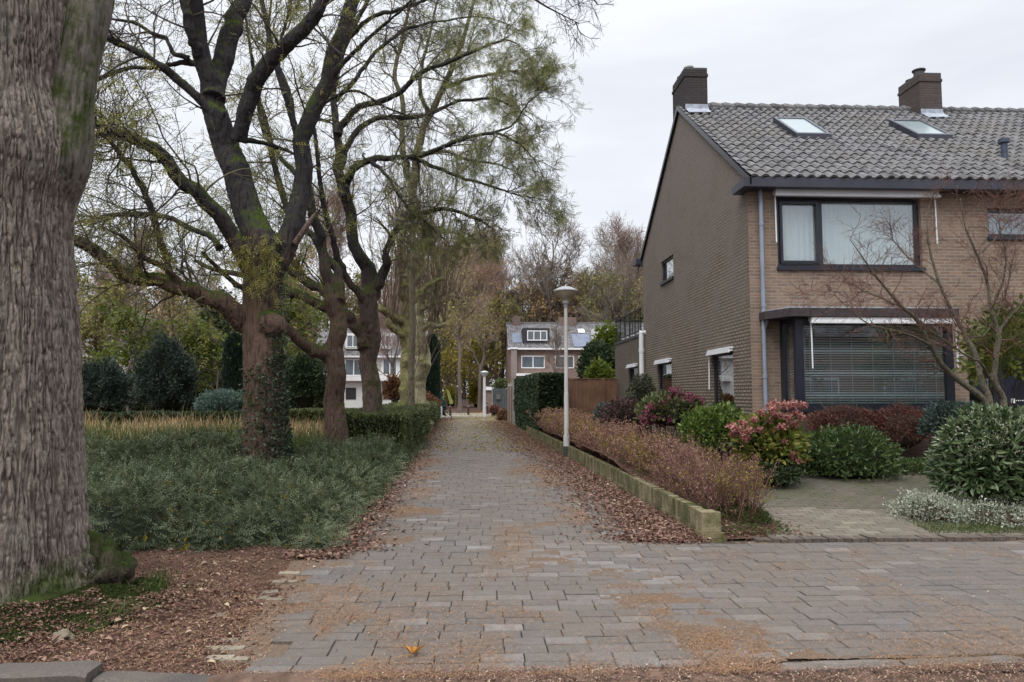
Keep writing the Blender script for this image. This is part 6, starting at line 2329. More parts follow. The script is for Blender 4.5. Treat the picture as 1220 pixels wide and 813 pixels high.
# round green bush
def gb(name, label, cat_, px0, px1, py0, py1, Y, **kw):
    """bush from photo extents at depth Y"""
    a, b_ = W(px0, (py0 + py1) / 2, Y), W(px1, (py0 + py1) / 2, Y)
    t_, u_ = W((px0 + px1) / 2, py0, Y), W((px0 + px1) / 2, py1, Y)
    rx, rz = (b_[0] - a[0]) / 2, (t_[2] - u_[2]) / 2
    c_ = (a + b_) / 2
    c_[2] = (t_[2] + u_[2]) / 2
    kw.setdefault('lump', .34)
    kw.setdefault('spread', .75)
    gz = float(garden_h(c_[0], c_[1])) if c_[0] > 2.2 and 7.9 < c_[1] < 29 else 0.0
    flat = kw.pop('ground', True)
    zb_ = gz if flat else u_[2]
    cz = max(c_[2] - rz * .25, zb_ + .02)
    top = t_[2]
    return bush(name, label, cat_, [c_[0], c_[1], cz], (rx, kw.pop('ry', rx * .8), top - cz), base=[c_[0], c_[1], zb_], **kw)


gb('round_shrub', 'rounded green laurel like shrub on the driveway edge, below the bay window', 'shrub', 946, 1064, 513, 574, 11.5, n=5200, size=.085, mat=M_GLOSS, seed=91, lump=.28, ls=2.6, wid=.42, up=.5, depth=.3)
gb('round_shrub', 'yellow green rounded shrub between the two hydrangeas', 'shrub', 812, 890, 485, 545, 11.9, n=3800, size=.085, mat=m_leaf('bright_gloss_leaf', [(.04, .07, .015), (.09, .14, .025), (.18, .22, .05)], .15, .4), seed=92, lump=.3, ls=2.4, wid=.5, up=.5)
gb('ivy_clump', 'dark green low clump under the pink hydrangea', 'shrub', 896, 950, 548, 577, 10.6, n=1500, size=.06, mat=M_LF_DARK, seed=93, lump=.2, wid=.6)
gb('dark_shrub', 'upright olive brown shrub by the white flue pipe', 'shrub', 748, 782, 446, 510, 17.5, n=2600, size=.08, mat=m_leaf('olive_leaf', [(.035, .045, .025), (.07, .08, .045), (.12, .11, .07)], .15), seed=94, lump=.15, core=True, ry=.5)
gb('purple_shrub', 'dark purple brown shrub left of the magenta hydrangea', 'shrub', 716, 768, 478, 512, 17.0, n=2200, size=.08, mat=m_leaf('purple_leaf', [(.04, .02, .022), (.085, .045, .045), (.12, .08, .07)], .15), seed=95, ry=.6)
gb('grey_shrub', 'grey blue shrub at the foot of the wooden fence', 'shrub', 708, 742, 480, 508, 19.0, n=1600, size=.08, mat=M_BLUEG, seed=96, ry=.5)
gb('red_berry_shrub', 'low red brown shrub trained along the bay window base, left part', 'shrub', 962, 1060, 487, 516, 12.75, n=5200, size=.04, mat=M_RED, seed=97, lump=.25, ry=.22, ground=False, core=M_BRCORE, twigs=4, srad=.006)
gb('red_berry_shrub', 'low red brown shrub trained along the bay window base, right part', 'shrub', 1040, 1112, 482, 532, 12.7, n=4200, size=.04, mat=M_RED, seed=98, lump=.3, ry=.25, ground=False, core=M_BRCORE, twigs=4, srad=.006)
gb('blue_shrub', 'grey green shrub to the left of the bare maple stems', 'shrub', 1100, 1172, 478, 526, 11.6, n=2600, size=.075, mat=M_BLUEG, seed=99, lump=.2, ry=.4, ground=False)
gb('creeping_plant', 'creeping green plant at the far edge of the driveway', 'plant', 1050, 1135, 548, 572, 11.9, n=3200, size=.06, mat=M_GLOSS, seed=100, lump=.3, core=False, ry=.5)
# laurel-leaved skimmia with cream buds
lt = gb('laurel_shrub', 'large dark leathery leaved shrub with cream buds at the right edge', 'shrub', 1122, 1262, 486, 606, 9.0, n=5200, size=.125, mat=M_LAUR, seed=111, lump=.12, wid=.36, tmpl='6', up=.05, depth=.3, ry=.62)
rng = np.random.default_rng(112)
cl, rl = np.array(W(1190, 548, 9.0)), np.array([.72, .62, .66])
p_, n_, _ = shell_points(900, cl + [0, 0, -.1], rl, rng, .12, 1.6, .15, .05, 111)
sel = rng.random(len(p_)) < np.clip((n_[:, 2] - .1) * 1.3, .04, 1) * .9
p_, n_ = p_[sel], n_[sel]
pp = (p_[:, None] + rng.normal(0, .028, (len(p_), 14, 3))).reshape(-1, 3) + [0, 0, .03]
m_ = MB()
scatter_leaves(m_, pp, np.repeat(n_, 14, 0) + [0, 0, .6], rng.uniform(.018, .036, len(pp)), rng.uniform(0, 1, len(pp)), .6, '4', .6, rng)
m_.build('flower_buds', M_BUD, lt)
# variegated ground cover
for (x0, x1, y0, y1, Y, lab, sd_) in ((1066, 1150, 588, 640, 8.75, 'white variegated creeping shrub on the paving edge, left clump', 121), (1128, 1240, 596, 648, 8.55, 'white variegated creeping shrub on the paving edge, right clump', 122)):
    gb('variegated_shrub', lab, 'shrub', x0, x1, y0, y1, Y, n=5200, size=.032, mat=M_VARI, seed=sd_, lump=.35, wid=.6, depth=.5, ry=.42, core=M_BRCORE, group='variegated creeping shrubs', ls=2.6)
blades('lawn_fringe', 5000, lambda r, n: r.uniform(5.0, 7.4, n), lambda r, n: r.normal(8.2, .16, n), lambda x, y: garden_h(x, y), .02, .09, M_GRASS, 130, .9, .004, cond=lambda x, y: (x > 5.1) & (y > 8.0))

# bare Japanese maple at the right
YJ = 10.4
tj = thing('bare_maple', 'bare many stemmed small maple with fine reddish twigs before the front door', 'tree', tuple(W(1180, 480, YJ)[:2]) + (.25,))
LJ = [
    [(1186, 530, YJ, 6), (1174, 479, YJ, 5), (1151, 460, YJ - .05, 4.6), (1124, 438, YJ - .15, 4.2), (1108, 411, YJ - .25, 3.6), (1091, 380, YJ - .35, 3), (1073, 365, YJ - .45, 2.5), (1050, 338, YJ - .5, 2), (1030, 310, YJ - .6, 1.5), (1012, 285, YJ - .6, .9)],
    [(1188, 530, YJ, 6), (1178, 476, YJ + .05, 5), (1167, 449, YJ + .1, 4.4), (1160, 419, YJ + .15, 4), (1149, 400, YJ + .2, 3.5), (1137, 375, YJ + .25, 2.8), (1120, 340, YJ + .3, 2.2), (1108, 300, YJ + .35, 1.8), (1104, 262, YJ + .4, 1.3), (1110, 235, YJ + .4, .8)],
    [(1200, 530, YJ + .1, 6), (1195, 476, YJ + .1, 5), (1185, 455, YJ + .05, 4.5), (1187, 428, YJ, 4.2), (1189, 396, YJ - .05, 4), (1181, 368, YJ - .1, 2.8), (1177, 340, YJ - .1, 2.4), (1165, 305, YJ - .15, 2), (1150, 270, YJ - .2, 1.5), (1144, 235, YJ - .2, .9)],
    [(1189, 400, YJ - .05, 3), (1200, 380, YJ, 2.6), (1212, 367, YJ + .1, 2.4), (1230, 350, YJ + .2, 2), (1250, 320, YJ + .3, 1.4)],
    [(1108, 411, YJ - .25, 2.4), (1090, 402, YJ - .5, 2), (1066, 394, YJ - .7, 1.7), (1035, 386, YJ - .9, 1.4), (1008, 365, YJ - 1, 1), (985, 340, YJ - 1.1, .7)],
    [(1177, 448, YJ + .1, 2.6), (1168, 432, YJ - .2, 2), (1148, 422, YJ - .4, 1.8), (1125, 405, YJ - .5, 1.6), (1105, 392, YJ - .6, 1.2), (1088, 372, YJ - .7, .8)],
    [(1149, 400, YJ + .2, 2.2), (1165, 402, YJ + .3, 1.8), (1176, 395, YJ + .4, 1.6), (1195, 360, YJ + .5, 1.4), (1205, 320, YJ + .5, 1.1), (1212, 280, YJ + .6, .7)],
    [(1181, 368, YJ - .1, 2), (1195, 335, YJ - .3, 1.7), (1198, 300, YJ - .4, 1.4), (1190, 265, YJ - .5, 1), (1196, 235, YJ - .5, .7)],
    [(1073, 365, YJ - .45, 1.8), (1050, 355, YJ - .2, 1.5), (1025, 345, YJ, 1.2), (1000, 325, YJ + .1, .8)],
    [(1120, 340, YJ + .3, 1.6), (1095, 318, YJ + .5, 1.4), (1075, 300, YJ + .7, 1.1), (1060, 280, YJ + .8, .7)],
    [(1165, 305, YJ - .15, 1.4), (1185, 285, YJ, 1.2), (1205, 255, YJ + .1, .9), (1215, 235, YJ + .1, .6)],
]
m_ = MB()
LJs = add_limbs(m_, LJ, 18, .8)
merge_wood('trunk', m_, m_bark('smooth_grey_green_bark', (.07, .062, .045), (.17, .15, .11), (.08, .09, .04), sc=2.5, mosslo=.55), tj, .010, 3)
P1, P2, P3 = twiggery(tj, LJs, 14, 6, 5, .6, .34, .17, M_TWIGR, t0=.3, up=.12, seed=141, rs=.32, rmin=.0013, ang=45, wig=.22)
rng = np.random.default_rng(142)
p_, tg_ = at(P3, rng.uniform(.4, 1, len(P3)))
sel = rng.random(len(p_)) < .35
m_ = MB()
scatter_leaves(m_, p_[sel], tg_[sel], rng.uniform(.012, .022, sel.sum()), rng.uniform(0, 1, sel.sum()), .6, '4', .6, rng)
m_.build('buds', M_PINKH, tj)
# yellow green palmate plant behind the stems
gb('palmate_shrub', 'yellow green finger leaved shrub beside the front door at the right edge', 'shrub', 1165, 1262, 376, 452, 11.6, n=620, size=.26, mat=m_leaf('palmate_leaf', [(.05, .08, .02), (.13, .17, .04), (.32, .26, .05)], .3), seed=151, tmpl=FERN, core=False, lump=.3, ry=.45, up=-.2, srad=.01)

# ------------------------------------------------------------------ street furniture
lp = G(676, 545)
zt = float(W(676, 341, lp[1])[2])
st_ = thing('street_lamp', 'tall pale post street lamp with a mushroom shaped lantern beside the low wall', 'street lamp', (lp[0], lp[1], 0))
x, y = lp[0] - .02, lp[1]
m_ = MB()
zs_ = [-.05, .55, .56, 1.6, 1.62, zt - .54]
m_.tubes(np.array([[x, y, z_] for z_ in zs_]), np.array([.085, .08, .062, .058, .052, .045]), 16, cap=True)
m_.build('post', m_plain('pale_post_paint', (.50, .49, .47), .55, .4, .12, 2, .1), st_, smooth=False)
m_ = MB()
m_.tubes(np.array([[x, y, -.02], [x, y, .28]]), np.array([.088, .086]), 16, cap=True)
m_.build('base_band', m_plain('dark_base', (.05, .05, .05), .7), st_)
m_ = MB()
m_.tubes(np.array([[x, y, z_] for z_ in (zt - .55, zt - .46, zt - .455, zt - .37)]), np.array([.055, .06, .085, .085]), 18, cap=True)
m_.build('collar', m_plain('lamp_grey', (.3, .3, .31), .5), st_)
m_ = MB()
m_.tubes(np.array([[x, y, z_] for z_ in (zt - .37, zt - .35, zt - .28, zt - .20, zt - .14)]), np.array([.085, .10, .19, .265, .30]), 28, cap=True)
m_.build('diffuser', m_plain('yellowed_acrylic', (.40, .35, .26), .35, .5, .15, 4, 0), st_, smooth=True)
m_ = MB()
m_.tubes(np.array([[x, y, z_] for z_ in (zt - .145, zt - .125, zt - .105, zt - .05, zt - .015, zt)]), np.array([.315, .32, .30, .19, .10, .03]), 28, cap=True)
m_.build('lamp_hood', m_plain('lamp_hood_grey', (.42, .43, .43), .5), st_, smooth=False)
# far lamp
lp = G(577, 497)
Yf = lp[1]
zt = float(W(577, 442, Yf)[2])
st_ = thing('street_lamp', 'distant pale street lamp at the end of the path', 'street lamp', (lp[0], Yf, 0))
m_ = MB()
m_.tubes(np.array([[lp[0], Yf, 0], [lp[0], Yf, zt - .2]]), np.array([.12, .09]), 10, cap=True)
m_.build('post', bpy.data.materials['pale_post_paint'], st_)
m_ = MB()
m_.tubes(np.array([[lp[0], Yf, zt - .4], [lp[0], Yf, zt - .1], [lp[0], Yf, zt]]), np.array([.12, .3, .1]), 16, cap=True)
m_.build('lamp_hood', bpy.data.materials['lamp_hood_grey'], st_)
# bollards
for i, (px, py, h_, lab) in enumerate([(536.3, 495.5, .82, 'dark bollard at the left edge of the path end'), (558, 494.5, .8, 'dark bollard in the middle of the path end'), (580.5, 493.5, .85, 'dark bollard at the right edge of the path end')]):
    g_ = G(px, py)
    b_ = thing('bollard', lab, 'bollard', (g_[0], g_[1], 0), 'bollards across the end of the path')
    m_ = MB()
    m_.tubes(np.array([[g_[0], g_[1], z_] for z_ in (0, h_ * .9, h_ - .02, h_)]), np.array([.075, .07, .06, .02]), 12, cap=True)
    m_.build('post', m_plain('brown_black_post', (.03, .022, .02), .7), b_)
    m_ = MB()
    m_.tubes(np.array([[g_[0], g_[1], h_ * .78], [g_[0], g_[1], h_ * .86]]), np.array([.077, .077]), 12)
    m_.build('band', m_plain('pale_band', (.3, .29, .27), .6), b_)
# small white rounded panel post at hedge end, yellow waste bin like plate
g_ = G(521, 500)
t_ = thing('path_sign', 'short white round topped board at the end of the clipped hedge', 'sign', (g_[0], g_[1], 0))
m_ = MB()
zz_ = float(W(521, 477, g_[1])[2])
xx = g_[0]
m_.prism([[xx - .05, g_[1], .1], [xx + .3, g_[1] + .1, .1], [xx + .3, g_[1] + .1, zz_ - .45], [xx + .1, g_[1], zz_ - .05], [xx - .05, g_[1], zz_]], (0, .08, 0))
m_.build('board', M_WHITE, t_)
g_ = W(534, 470, 44.5)
t_ = thing('yellow_marker', 'yellow green marker board leaning at the left end of the path', 'sign', (g_[0], g_[1], 0))
m_ = MB()
m_.prism([[g_[0] - .15, 44.5, g_[2] + .35], [g_[0] + .05, 44.5, g_[2] + .2], [g_[0] + .32, 44.5, g_[2] - .55], [g_[0] + .1, 44.5, g_[2] - .6]], (0, .06, 0))
m_.build('plate', m_plain('marker_yellow', (.25, .27, .08), .6), t_)
m_ = MB()
m_.tubes(np.array([[g_[0] + .2, 44.6, 0], [g_[0] + .1, 44.6, g_[2]]]), np.array([.03, .03]), 8, cap=True)
m_.build('post', M_TWIG, t_)
# ------------------------------------------------------------------ background houses
M_FROOF = m_plain('grey_far_tiles', (.17, .165, .17), .8, .2, .3, 1.2, .3)
M_FBR = m_brick('far_pink_brick', (.30, .185, .15), (.22, .14, .115), (.3, .27, .25))
M_FWH = m_plain('far_white_render', (.62, .62, .60), .8, .2, .1, .6, .1)
M_SOLAR = m_plain('solar_panel', (.13, .155, .21), .45, .3, .2, 2, .05)
M_SKYG = m_plain('far_window_glass', (.10, .12, .14), .12, .8, .3, 1, 0)
M_FDK = m_plain('dark_cladding', (.03, .03, .035), .6)


def far_house(label, Y, x0, x1, yr, ye, wallmat, depth=9.5, group=None, name='far_house'):
    h = thing(name, label, 'house', (float(W((x0 + x1) / 2, 470, Y)[0]), Y + 4, 0), group)
    X0, X1_ = float(W(x0, ye, Y)[0]), float(W(x1, ye, Y)[0])
    ze = float(W((x0 + x1) / 2, ye, Y - .4)[2])
    zr = float(W((x0 + x1) / 2, yr, Y + depth / 2)[2])
    m_ = MB()
    m_.box(X0, X1_, Y, Y + depth, 0, ze - .02)
    for xx in (X0, X1_ - .01):
        m_.prism([[xx, Y, ze - .02], [xx, Y + depth / 2, zr - .12], [xx, Y + depth, ze - .02]], (.01, 0, 0))
    m_.build('wall', wallmat, h, uv=True)
    rf = tiles('roof', Y - .4, ze, Y + depth / 2, zr, X0 - .15, X1_ + .15, h, fine=False, rows=17, mat=M_TILEF, amp=.03)
    tiles('roof', Y + depth + .4, ze, Y + depth / 2, zr, X0 - .15, X1_ + .15, h, fine=False, rows=17, mat=M_TILEF, amp=.03)
    m_ = MB()
    m_.box(X0 - .1, X1_ + .1, Y + depth / 2 - .12, Y + depth / 2 + .12, zr - .02, zr + .14)
    m_.build('ridge', M_TILEF, h)
    m_ = MB()
    m_.box(X0 - .2, X1_ + .2, Y - .5, Y - .36, ze - .16, ze)
    m_.build('gutter', M_WHITE, h)
    return h, X0, X1_, ze, zr


def fwin(h, x0, x1, y0, y1, Y, frame=M_WHITE, mull=2, proud=.06):
    a, b = W(x0, y0, Y), W(x1, y1, Y)
    m_ = MB()
    w_ = b[0] - a[0]
    framebox(m_, 'y', Y - proud, a[0], b[0], b[2], a[2], .09, .06, 0, -1, mull=[a[0] + w_ * q / mull for q in range(1, mull)])
    f_ = m_.build('window', frame, h)
    m_ = MB()
    m_.box(a[0] + .05, b[0] - .05, Y - proud + .03, Y - proud + .04, b[2] + .05, a[2] - .05)
    m_.build('pane', M_SKYG, f_)
    return f_


k = N('far_roof_tile')
c = k.ramp(k.tone(), [(0, (.10, .095, .10)), (1, (.22, .21, .215))])
M_TILEF = k.finish(c, .6, .35)


def fbox(h, name, x0, x1, y0, y1, Y, d, mat, uv=False):
    a, b = W(x0, y0, Y), W(x1, y1, Y)
    m_ = MB()
    m_.box(a[0], b[0], Y, Y + d, b[2], a[2])
    return m_.build(name, mat, h, uv=uv)


HR, RX0, RX1, Rze, Rzr = far_house('far brick house with dormer and blue solar panels beyond the tall hedge', 70, 607, 812, 386, 415, M_FBR)
slopeR = (Rzr - Rze) / (4.75 + .4)


def roof_box(h, name, x0, x1, y0, y1, mat, Yb, ze, sl, lift=.12, th=.06):
    n_ = unit(np.array([0, -sl, 1.0]))
    p = [RP(x, y, (0, Yb, ze + lift), n_) for x, y in ((x0, y1), (x1, y1), (x1, y0), (x0, y0))]
    xa, xb = p[0][0], p[1][0]
    ya, yb = p[0][1], p[2][1]
    z = lambda y: ze + sl * (y - Yb) + lift
    m_ = MB()
    m_.prism([[xa, ya, z(ya)], [xb, ya, z(ya)], [xb, yb, z(yb)], [xa, yb, z(yb)]], (0, 0, -th))
    return m_.build(name, mat, h)


roof_box(HR, 'solar_panel', 611, 622, 397, 408, M_SOLAR, 69.6, Rze, slopeR)
roof_box(HR, 'solar_panel', 684, 706, 398, 413, M_SOLAR, 69.6, Rze, slopeR)
roof_box(HR, 'skylight', 689, 697, 392, 396, M_WHITE, 69.6, Rze, slopeR)
fbox(HR, 'dormer', 623, 655, 391, 412, 70.4, 3.0, M_FDK)
fwin(HR, 628, 652, 394, 406, 70.4, mull=3)
ch = fbox(HR, 'chimney', 611, 620, 377, 392, 74.2, 1.0, m_brick('far_chimney_brick', (.23, .1, .08), (.17, .08, .065), (.2, .16, .14)))
fbox(HR, 'chimney', 666, 687, 378, 394, 74.2, 1.0, bpy.data.materials['far_chimney_brick'])
fwin(HR, 621, 649, 424, 439, 70, mull=2)
fwin(HR, 661, 684, 424, 439, 70, mull=2)
fwin(HR, 689, 705, 424, 439, 70, mull=2)
fbox(HR, 'pier', 609, 616, 416, 462, 69.2, .8, M_FBR)
fbox(HR, 'pier_cap', 608.3, 616.7, 414, 416, 69.1, 1.0, M_WHITE)
fbox(HR, 'canopy', 615, 664, 445, 448, 69.0, 1.0, M_WHITE)
for q in (711, 716):
    pass
fbox(HR, 'white_gable', 708, 732, 391, 415, 69.9, 2.0, M_WHITE)

HL, LX0, LX1, Lze, Lzr = far_house('far white fronted house with grey tiled roof seen between the tree trunks', 68, 372, 505, 394, 424, M_FWH)
slL = (Lzr - Lze) / (4.75 + .4)
fbox(HL, 'dormer', 411, 430, 397, 416, 68.4, 2.2, M_FWH)
fwin(HL, 413, 428, 399, 414, 68.4, mull=2)
fbox(HL, 'dormer', 453, 466, 397, 416, 68.4, 2.2, M_FWH)
fwin(HL, 454, 464, 399, 414, 68.4, mull=2)
for (a, b, c_, d, m__) in ((381, 391, 430, 444, 2), (411, 432, 428, 448, 2), (456, 473, 427, 447, 2), (480, 498, 428, 447, 2)):
    fwin(HL, a, b, c_, d, 68, mull=m__)
fbox(HL, 'balcony_band', 400, 500, 449, 454, 67.3, .7, M_WHITE)
fbox(HL, 'garage_door', 412, 424, 462, 476, 67.95, .04, M_FDK)
fbox(HL, 'brick_infill', 455, 475, 455, 476, 67.93, .05, M_FBR)
# glimpses on the far left
Hq, a_, b_, c_, d_ = far_house('distant house with pale gable glimpsed right of the great trunk', 74, 60, 122, 398, 424, M_FWH)
fwin(Hq, 98, 112, 430, 442, 74, mull=2)
Hs, a_, b_, c_, d_ = far_house('small brick outbuilding with white trim behind the juniper', 50, 241, 268, 448, 458, M_FBR, depth=4, name='outbuilding')
fwin(Hs, 236.5 + 6, 248, 462, 476, 50, mull=1)
# garage and gate at the right end of the path
Hg = thing('garage', 'flat roofed pink brick garage at the right end of the path', 'garage', (float(W(595, 480, 62)[0]), 62, 0))
fbox(Hg, 'wall', 578, 618, 465, 492, 62, 5, M_FBR, True)
fbox(Hg, 'fascia', 576, 620, 461, 465, 61.8, 5.4, M_WHITE)
gt = thing('yard_gate', 'dark grey green board gate in front of the pink brick garage', 'gate', (float(W(597, 480, 53)[0]), 53, 0))
M_GATE = m_plain('grey_green_boards', (.055, .065, .065), .8)
a, b = W(587, 463, 53), W(609, 492, 53)
m_ = MB()
xx = a[0]
while xx < b[0]:
    m_.box(xx, xx + .15, 53, 53.04, 0, a[2], rng.random())
    xx += .16
m_.build('board_panel', M_GATE, gt)
fbox(gt, 'letter_box', 591, 596, 470, 476, 52.8, .2, m_plain('letterbox_grey', (.1, .1, .1), .5))
fbox(gt, 'post', 586, 587.2, 461, 493, 52.95, .12, m_plain('gate_post_grey', (.2, .2, .19), .8))
# low garden wall closing the far plaza
fw = thing('garden_wall', 'low red brick wall closing the far end of the path before the wood', 'wall', (-2, 90, 0))
m_ = MB()
m_.box(-7, 6, 90, 90.3, 0, .75)
m_.build('brickwork', M_FBR, fw, uv=True)
m_ = MB()
m_.box(-7.05, 6.05, 89.96, 90.34, .752, .82)
m_.build('coping', m_plain('grey_coping', (.3, .28, .26)), fw)

# ------------------------------------------------------------------ background trees (variants shared by many)
M_BGTW = m_plain('far_brown_twig', (.21, .17, .14), .9, .1, .25, .3, 0)
M_BGTW2 = m_plain('far_pink_twig', (.30, .21, .18), .9, .1, .25, .3, 0)
M_BGTR = m_plain('far_dark_trunk', (.13, .105, .088), .9, .1, .3, .8, .2)
M_BROWNL = m_leaf('brown_beech_leaf', [(.21, .135, .07), (.36, .24, .11), (.46, .35, .15)], .3)
M_OLIVEL = m_leaf('olive_autumn_leaf', [(.14, .145, .05), (.26, .24, .08), (.38, .33, .11)], .3)


def tree_variant(name, label, H, rad0, seed, trunkmat, twigmat, leafmat=None, nleaf=0, lsize=.3, crown0=.3, spread=.32, n1=16, n2=7, n3=5, ang=45, up=.25, l1=None, rmin=.018, tmpl='4', twn=.02, cat_='tree', group=None, at0=(0, 0)):
    rg = np.random.default_rng(seed)
    t = thing(name, label, cat_, (at0[0], at0[1], 0), group)
    P0 = [[at0[0] + rg.normal(0, .015) * H * i * .3, at0[1] + rg.normal(0, .015) * H * i * .3, H * .92 * i / 7] for i in range(8)]
    P0[0][:2] = at0
    P0 = resample(P0, 12)[None]
    R0 = (rad0 * np.linspace(1, .15, 12) ** .9)[None]
    R0[0, 0] *= 1.4
    P1, R1 = spawn(P0, R0, n1, crown0, 1.0, l1 or H * spread, ang, 8, up, .12, .5, rmin * 1.5, rg)
    P2, R2 = spawn(P1, R1, n2, .25, 1, H * spread * .45, 42, 6, up, .16, .55, rmin, rg)
    P3, R3 = spawn(P2, R2, n3, .2, 1, H * spread * .22, 40, 4, up * .6, .18, .6, rmin * .8, rg)
    m_ = MB()
    m_.tubes(P0, R0, 8)
    m_.tubes(P1, R1, 5)
    m_.build('trunk', trunkmat, t, smooth=True)
    m_ = MB()
    m_.tubes(P2, R2, 3)
    m_.tubes(P3, R3, 3)
    if leafmat is None:
        P4, R4 = spawn(P3, R3, 3, .2, 1, H * spread * .12, 40, 3, up * .6, .18, .7, rmin * .6, rg)
        m_.tubes(P4, R4, 3)
    m_.build('crown', twigmat, t, smooth=True)
    if leafmat is not None:
        m_ = MB()
        for j in range(nleaf):
            p, tg = at(P3, rg.uniform(.1, 1, len(P3)))
            p = p + rg.normal(0, lsize * .8, p.shape)
            cl = fbm(p[:, 0] * .35, p[:, 1] * .35, p[:, 2] * .35, seed)
            kk = rg.random(len(p)) < np.clip((cl - .25) * 4, .1, 1)
            p, tg = p[kk], tg[kk]
            scatter_leaves(m_, p, tg + [0, 0, -.3], lsize * rg.uniform(.6, 1.3, len(p)), np.clip(rg.normal(.4, .22, len(p)) + (cl[kk] - .5), 0, 1), .6, tmpl, .8, rg)
        m_.build('foliage', leafmat, t)
    return t


GW = 'trees of the wood behind the houses'
protos = [
    tree_variant('wood_tree', 'x', 20, .32, 701, M_BGTR, M_BGTW, None, 0, crown0=.35, n1=20, n2=8, n3=6, group=GW, at0=(24, 96), rmin=.022),
    tree_variant('wood_tree', 'x', 17, .26, 702, M_BGTR, M_BGTW, M_BROWNL, 3, .42, crown0=.3, n1=20, n2=8, n3=6, group=GW, at0=(18, 90), rmin=.022),
    tree_variant('wood_tree', 'x', 15, .22, 703, M_BGTR, M_BGTW, M_OLIVEL, 3, .36, crown0=.25, n1=18, n2=8, n3=6, group=GW, at0=(5, 97), rmin=.02),
    tree_variant('wood_tree', 'x', 21, .30, 704, M_BGTR, M_BGTW2, None, 0, crown0=.5, n1=18, n2=8, n3=7, ang=32, up=.5, group=GW, at0=(-8, 99), rmin=.022),
    tree_variant('wood_tree', 'x', 11, .15, 705, M_BGTR, M_BGTW2, M_GOLD, 3, .30, crown0=.2, n1=16, n2=8, n3=5, group=GW, at0=(-2, 95), rmin=.018),
]
kinds = ['bare brown tree', 'rusty leaved tree', 'olive leaved tree', 'slender pinkish tree', 'low yellow tree']
rng = np.random.default_rng(710)
spots = []
cols = list(range(-90, 90, 4))
for i, px in enumerate([532, 540, 547, 553, 561, 568, 575, 583, 590, 600]):
    spots.append((px, rng.uniform(93, 104), [3, 2, 0, 4, 3, 2, 4, 1, 3, 0][i]))
for i in range(10):
    spots.append((rng.uniform(525, 612), rng.uniform(104, 128), rng.choice([0, 1, 3, 3, 2])))
for i, px in enumerate([604, 618, 632, 645, 655, 668, 680, 694, 706, 718, 730, 742, 752, 764, 771, 776]):
    spots.append((px, rng.uniform(88, 100), [1, 2, 0, 1, 0, 1, 2, 1, 0, 2, 0, 0, 3, 2, 0, 1][i]))
for i in range(10):
    spots.append((rng.uniform(610, 775), rng.uniform(104, 124), rng.choice([0, 1, 0, 2])))
for i in range(26):
    spots.append((75 + i * 17.5 + rng.uniform(-5, 5), rng.uniform(82, 112), rng.choice([1, 2, 2, 0, 3, 1])))
for i in range(6):
    spots.append((rng.uniform(-60, 70), rng.uniform(84, 110), rng.choice([1, 2, 0, 3])))


def where(px, Y):
    if px < 345:
        s = 'left of the forked tree'
        marks = [(100, 'behind the great trunk'), (170, 'behind the dark rounded yew'), (240, 'between the yew and the tall conifer column'), (300, 'behind the forked trunk')]
    elif px < 530:
        marks = [(400, 'above the white fronted house'), (450, 'behind the leafy tree trunk'), (532, 'behind the pollards')]
    elif px < 605:
        marks = [(548, 'over the left bollard'), (570, 'over the middle bollard'), (586, 'over the right bollard'), (606, 'over the pink brick garage')]
    else:
        marks = [(635, 'above the far left chimney'), (665, 'above the far dormer'), (700, 'above the chimney beside the lamp'), (740, 'above the round evergreen'), (900, 'rising behind the brick end house')]
    for a, b in marks:
        if px < a:
            return b
    return marks[-1][1]


seen = {}
cnt = {}
for i, (px, Y, kd) in enumerate(sorted(spots, key=lambda s: s[0])):
    p = protos[int(kd)]
    x = float(W(px, 460, Y)[0])
    dist = 'far back' if Y > 103 else ('in front' if Y < 93 else 'midway')
    base = kinds[int(kd)] + ' ' + dist + ', ' + where(px, Y)
    cnt[base] = cnt.get(base, 0) + 1
    lab = base
    if cnt[base] > 1:
        lab = kinds[int(kd)] + ' ' + dist + ', ' + ['', 'second', 'third', 'fourth', 'fifth', 'sixth'][cnt[base] - 1] + ' from left ' + where(px, Y)
    sc = rng.uniform(.82, 1.12) * (1.0 if px > 345 or px < 0 else .8)
    if kd not in seen:
        seen[kd] = 1
        p.location = (x, Y, 0)
        p.rotation_euler = (0, 0, rng.uniform(0, 6))
        p.scale = (sc, sc, sc)
        p['label'] = lab
    else:
        dup(p, (x, Y, 0), rng.uniform(0, 6.28), sc, lab, GW)
# undergrowth mass closing the view between the trunks
rng = np.random.default_rng(720)
n = 110000
X = rng.uniform(-70, 60, n)
Y = rng.uniform(100, 135, n)
Hh = 9.5 * (.55 + .9 * fbm(X * .15, Y * .1, 0, 8)) * np.clip((Y - 96) / 14, .25, 1.3)
Z = Hh * rng.random(n) ** .6
m_ = MB()
tn = np.clip(rng.normal(.35, .2, n) + 1.3 * (fbm(X * .25, Y * .2, Z * .2, 9) - .5), 0, 1)
scatter_leaves(m_, np.stack([X, Y, Z], 1), rdir(n, rng), rng.uniform(.25, .6, n), tn, .55, '4', .6, rng)
o = m_.build('undergrowth', m_leaf('undergrowth_leaf', [(.10, .075, .05), (.21, .145, .08), (.33, .24, .11), (.42, .36, .11)], .2))
o['kind'] = 'stuff'

# garden trees and shrubs on the left, middle distance
def gbl(label, px0, px1, py0, py1, Y, n, size, mat, seed, name='garden_shrub', cat_='shrub', **kw):
    kw.setdefault('lump', .34)
    kw.setdefault('ls', 2.2)
    kw.setdefault('depth', .45)
    kw.setdefault('nst', 14)
    kw.setdefault('srad', .03)
    return gb(name, label, cat_, px0, px1, py0, py1, Y, n=n, size=size, mat=mat, seed=seed, **kw)


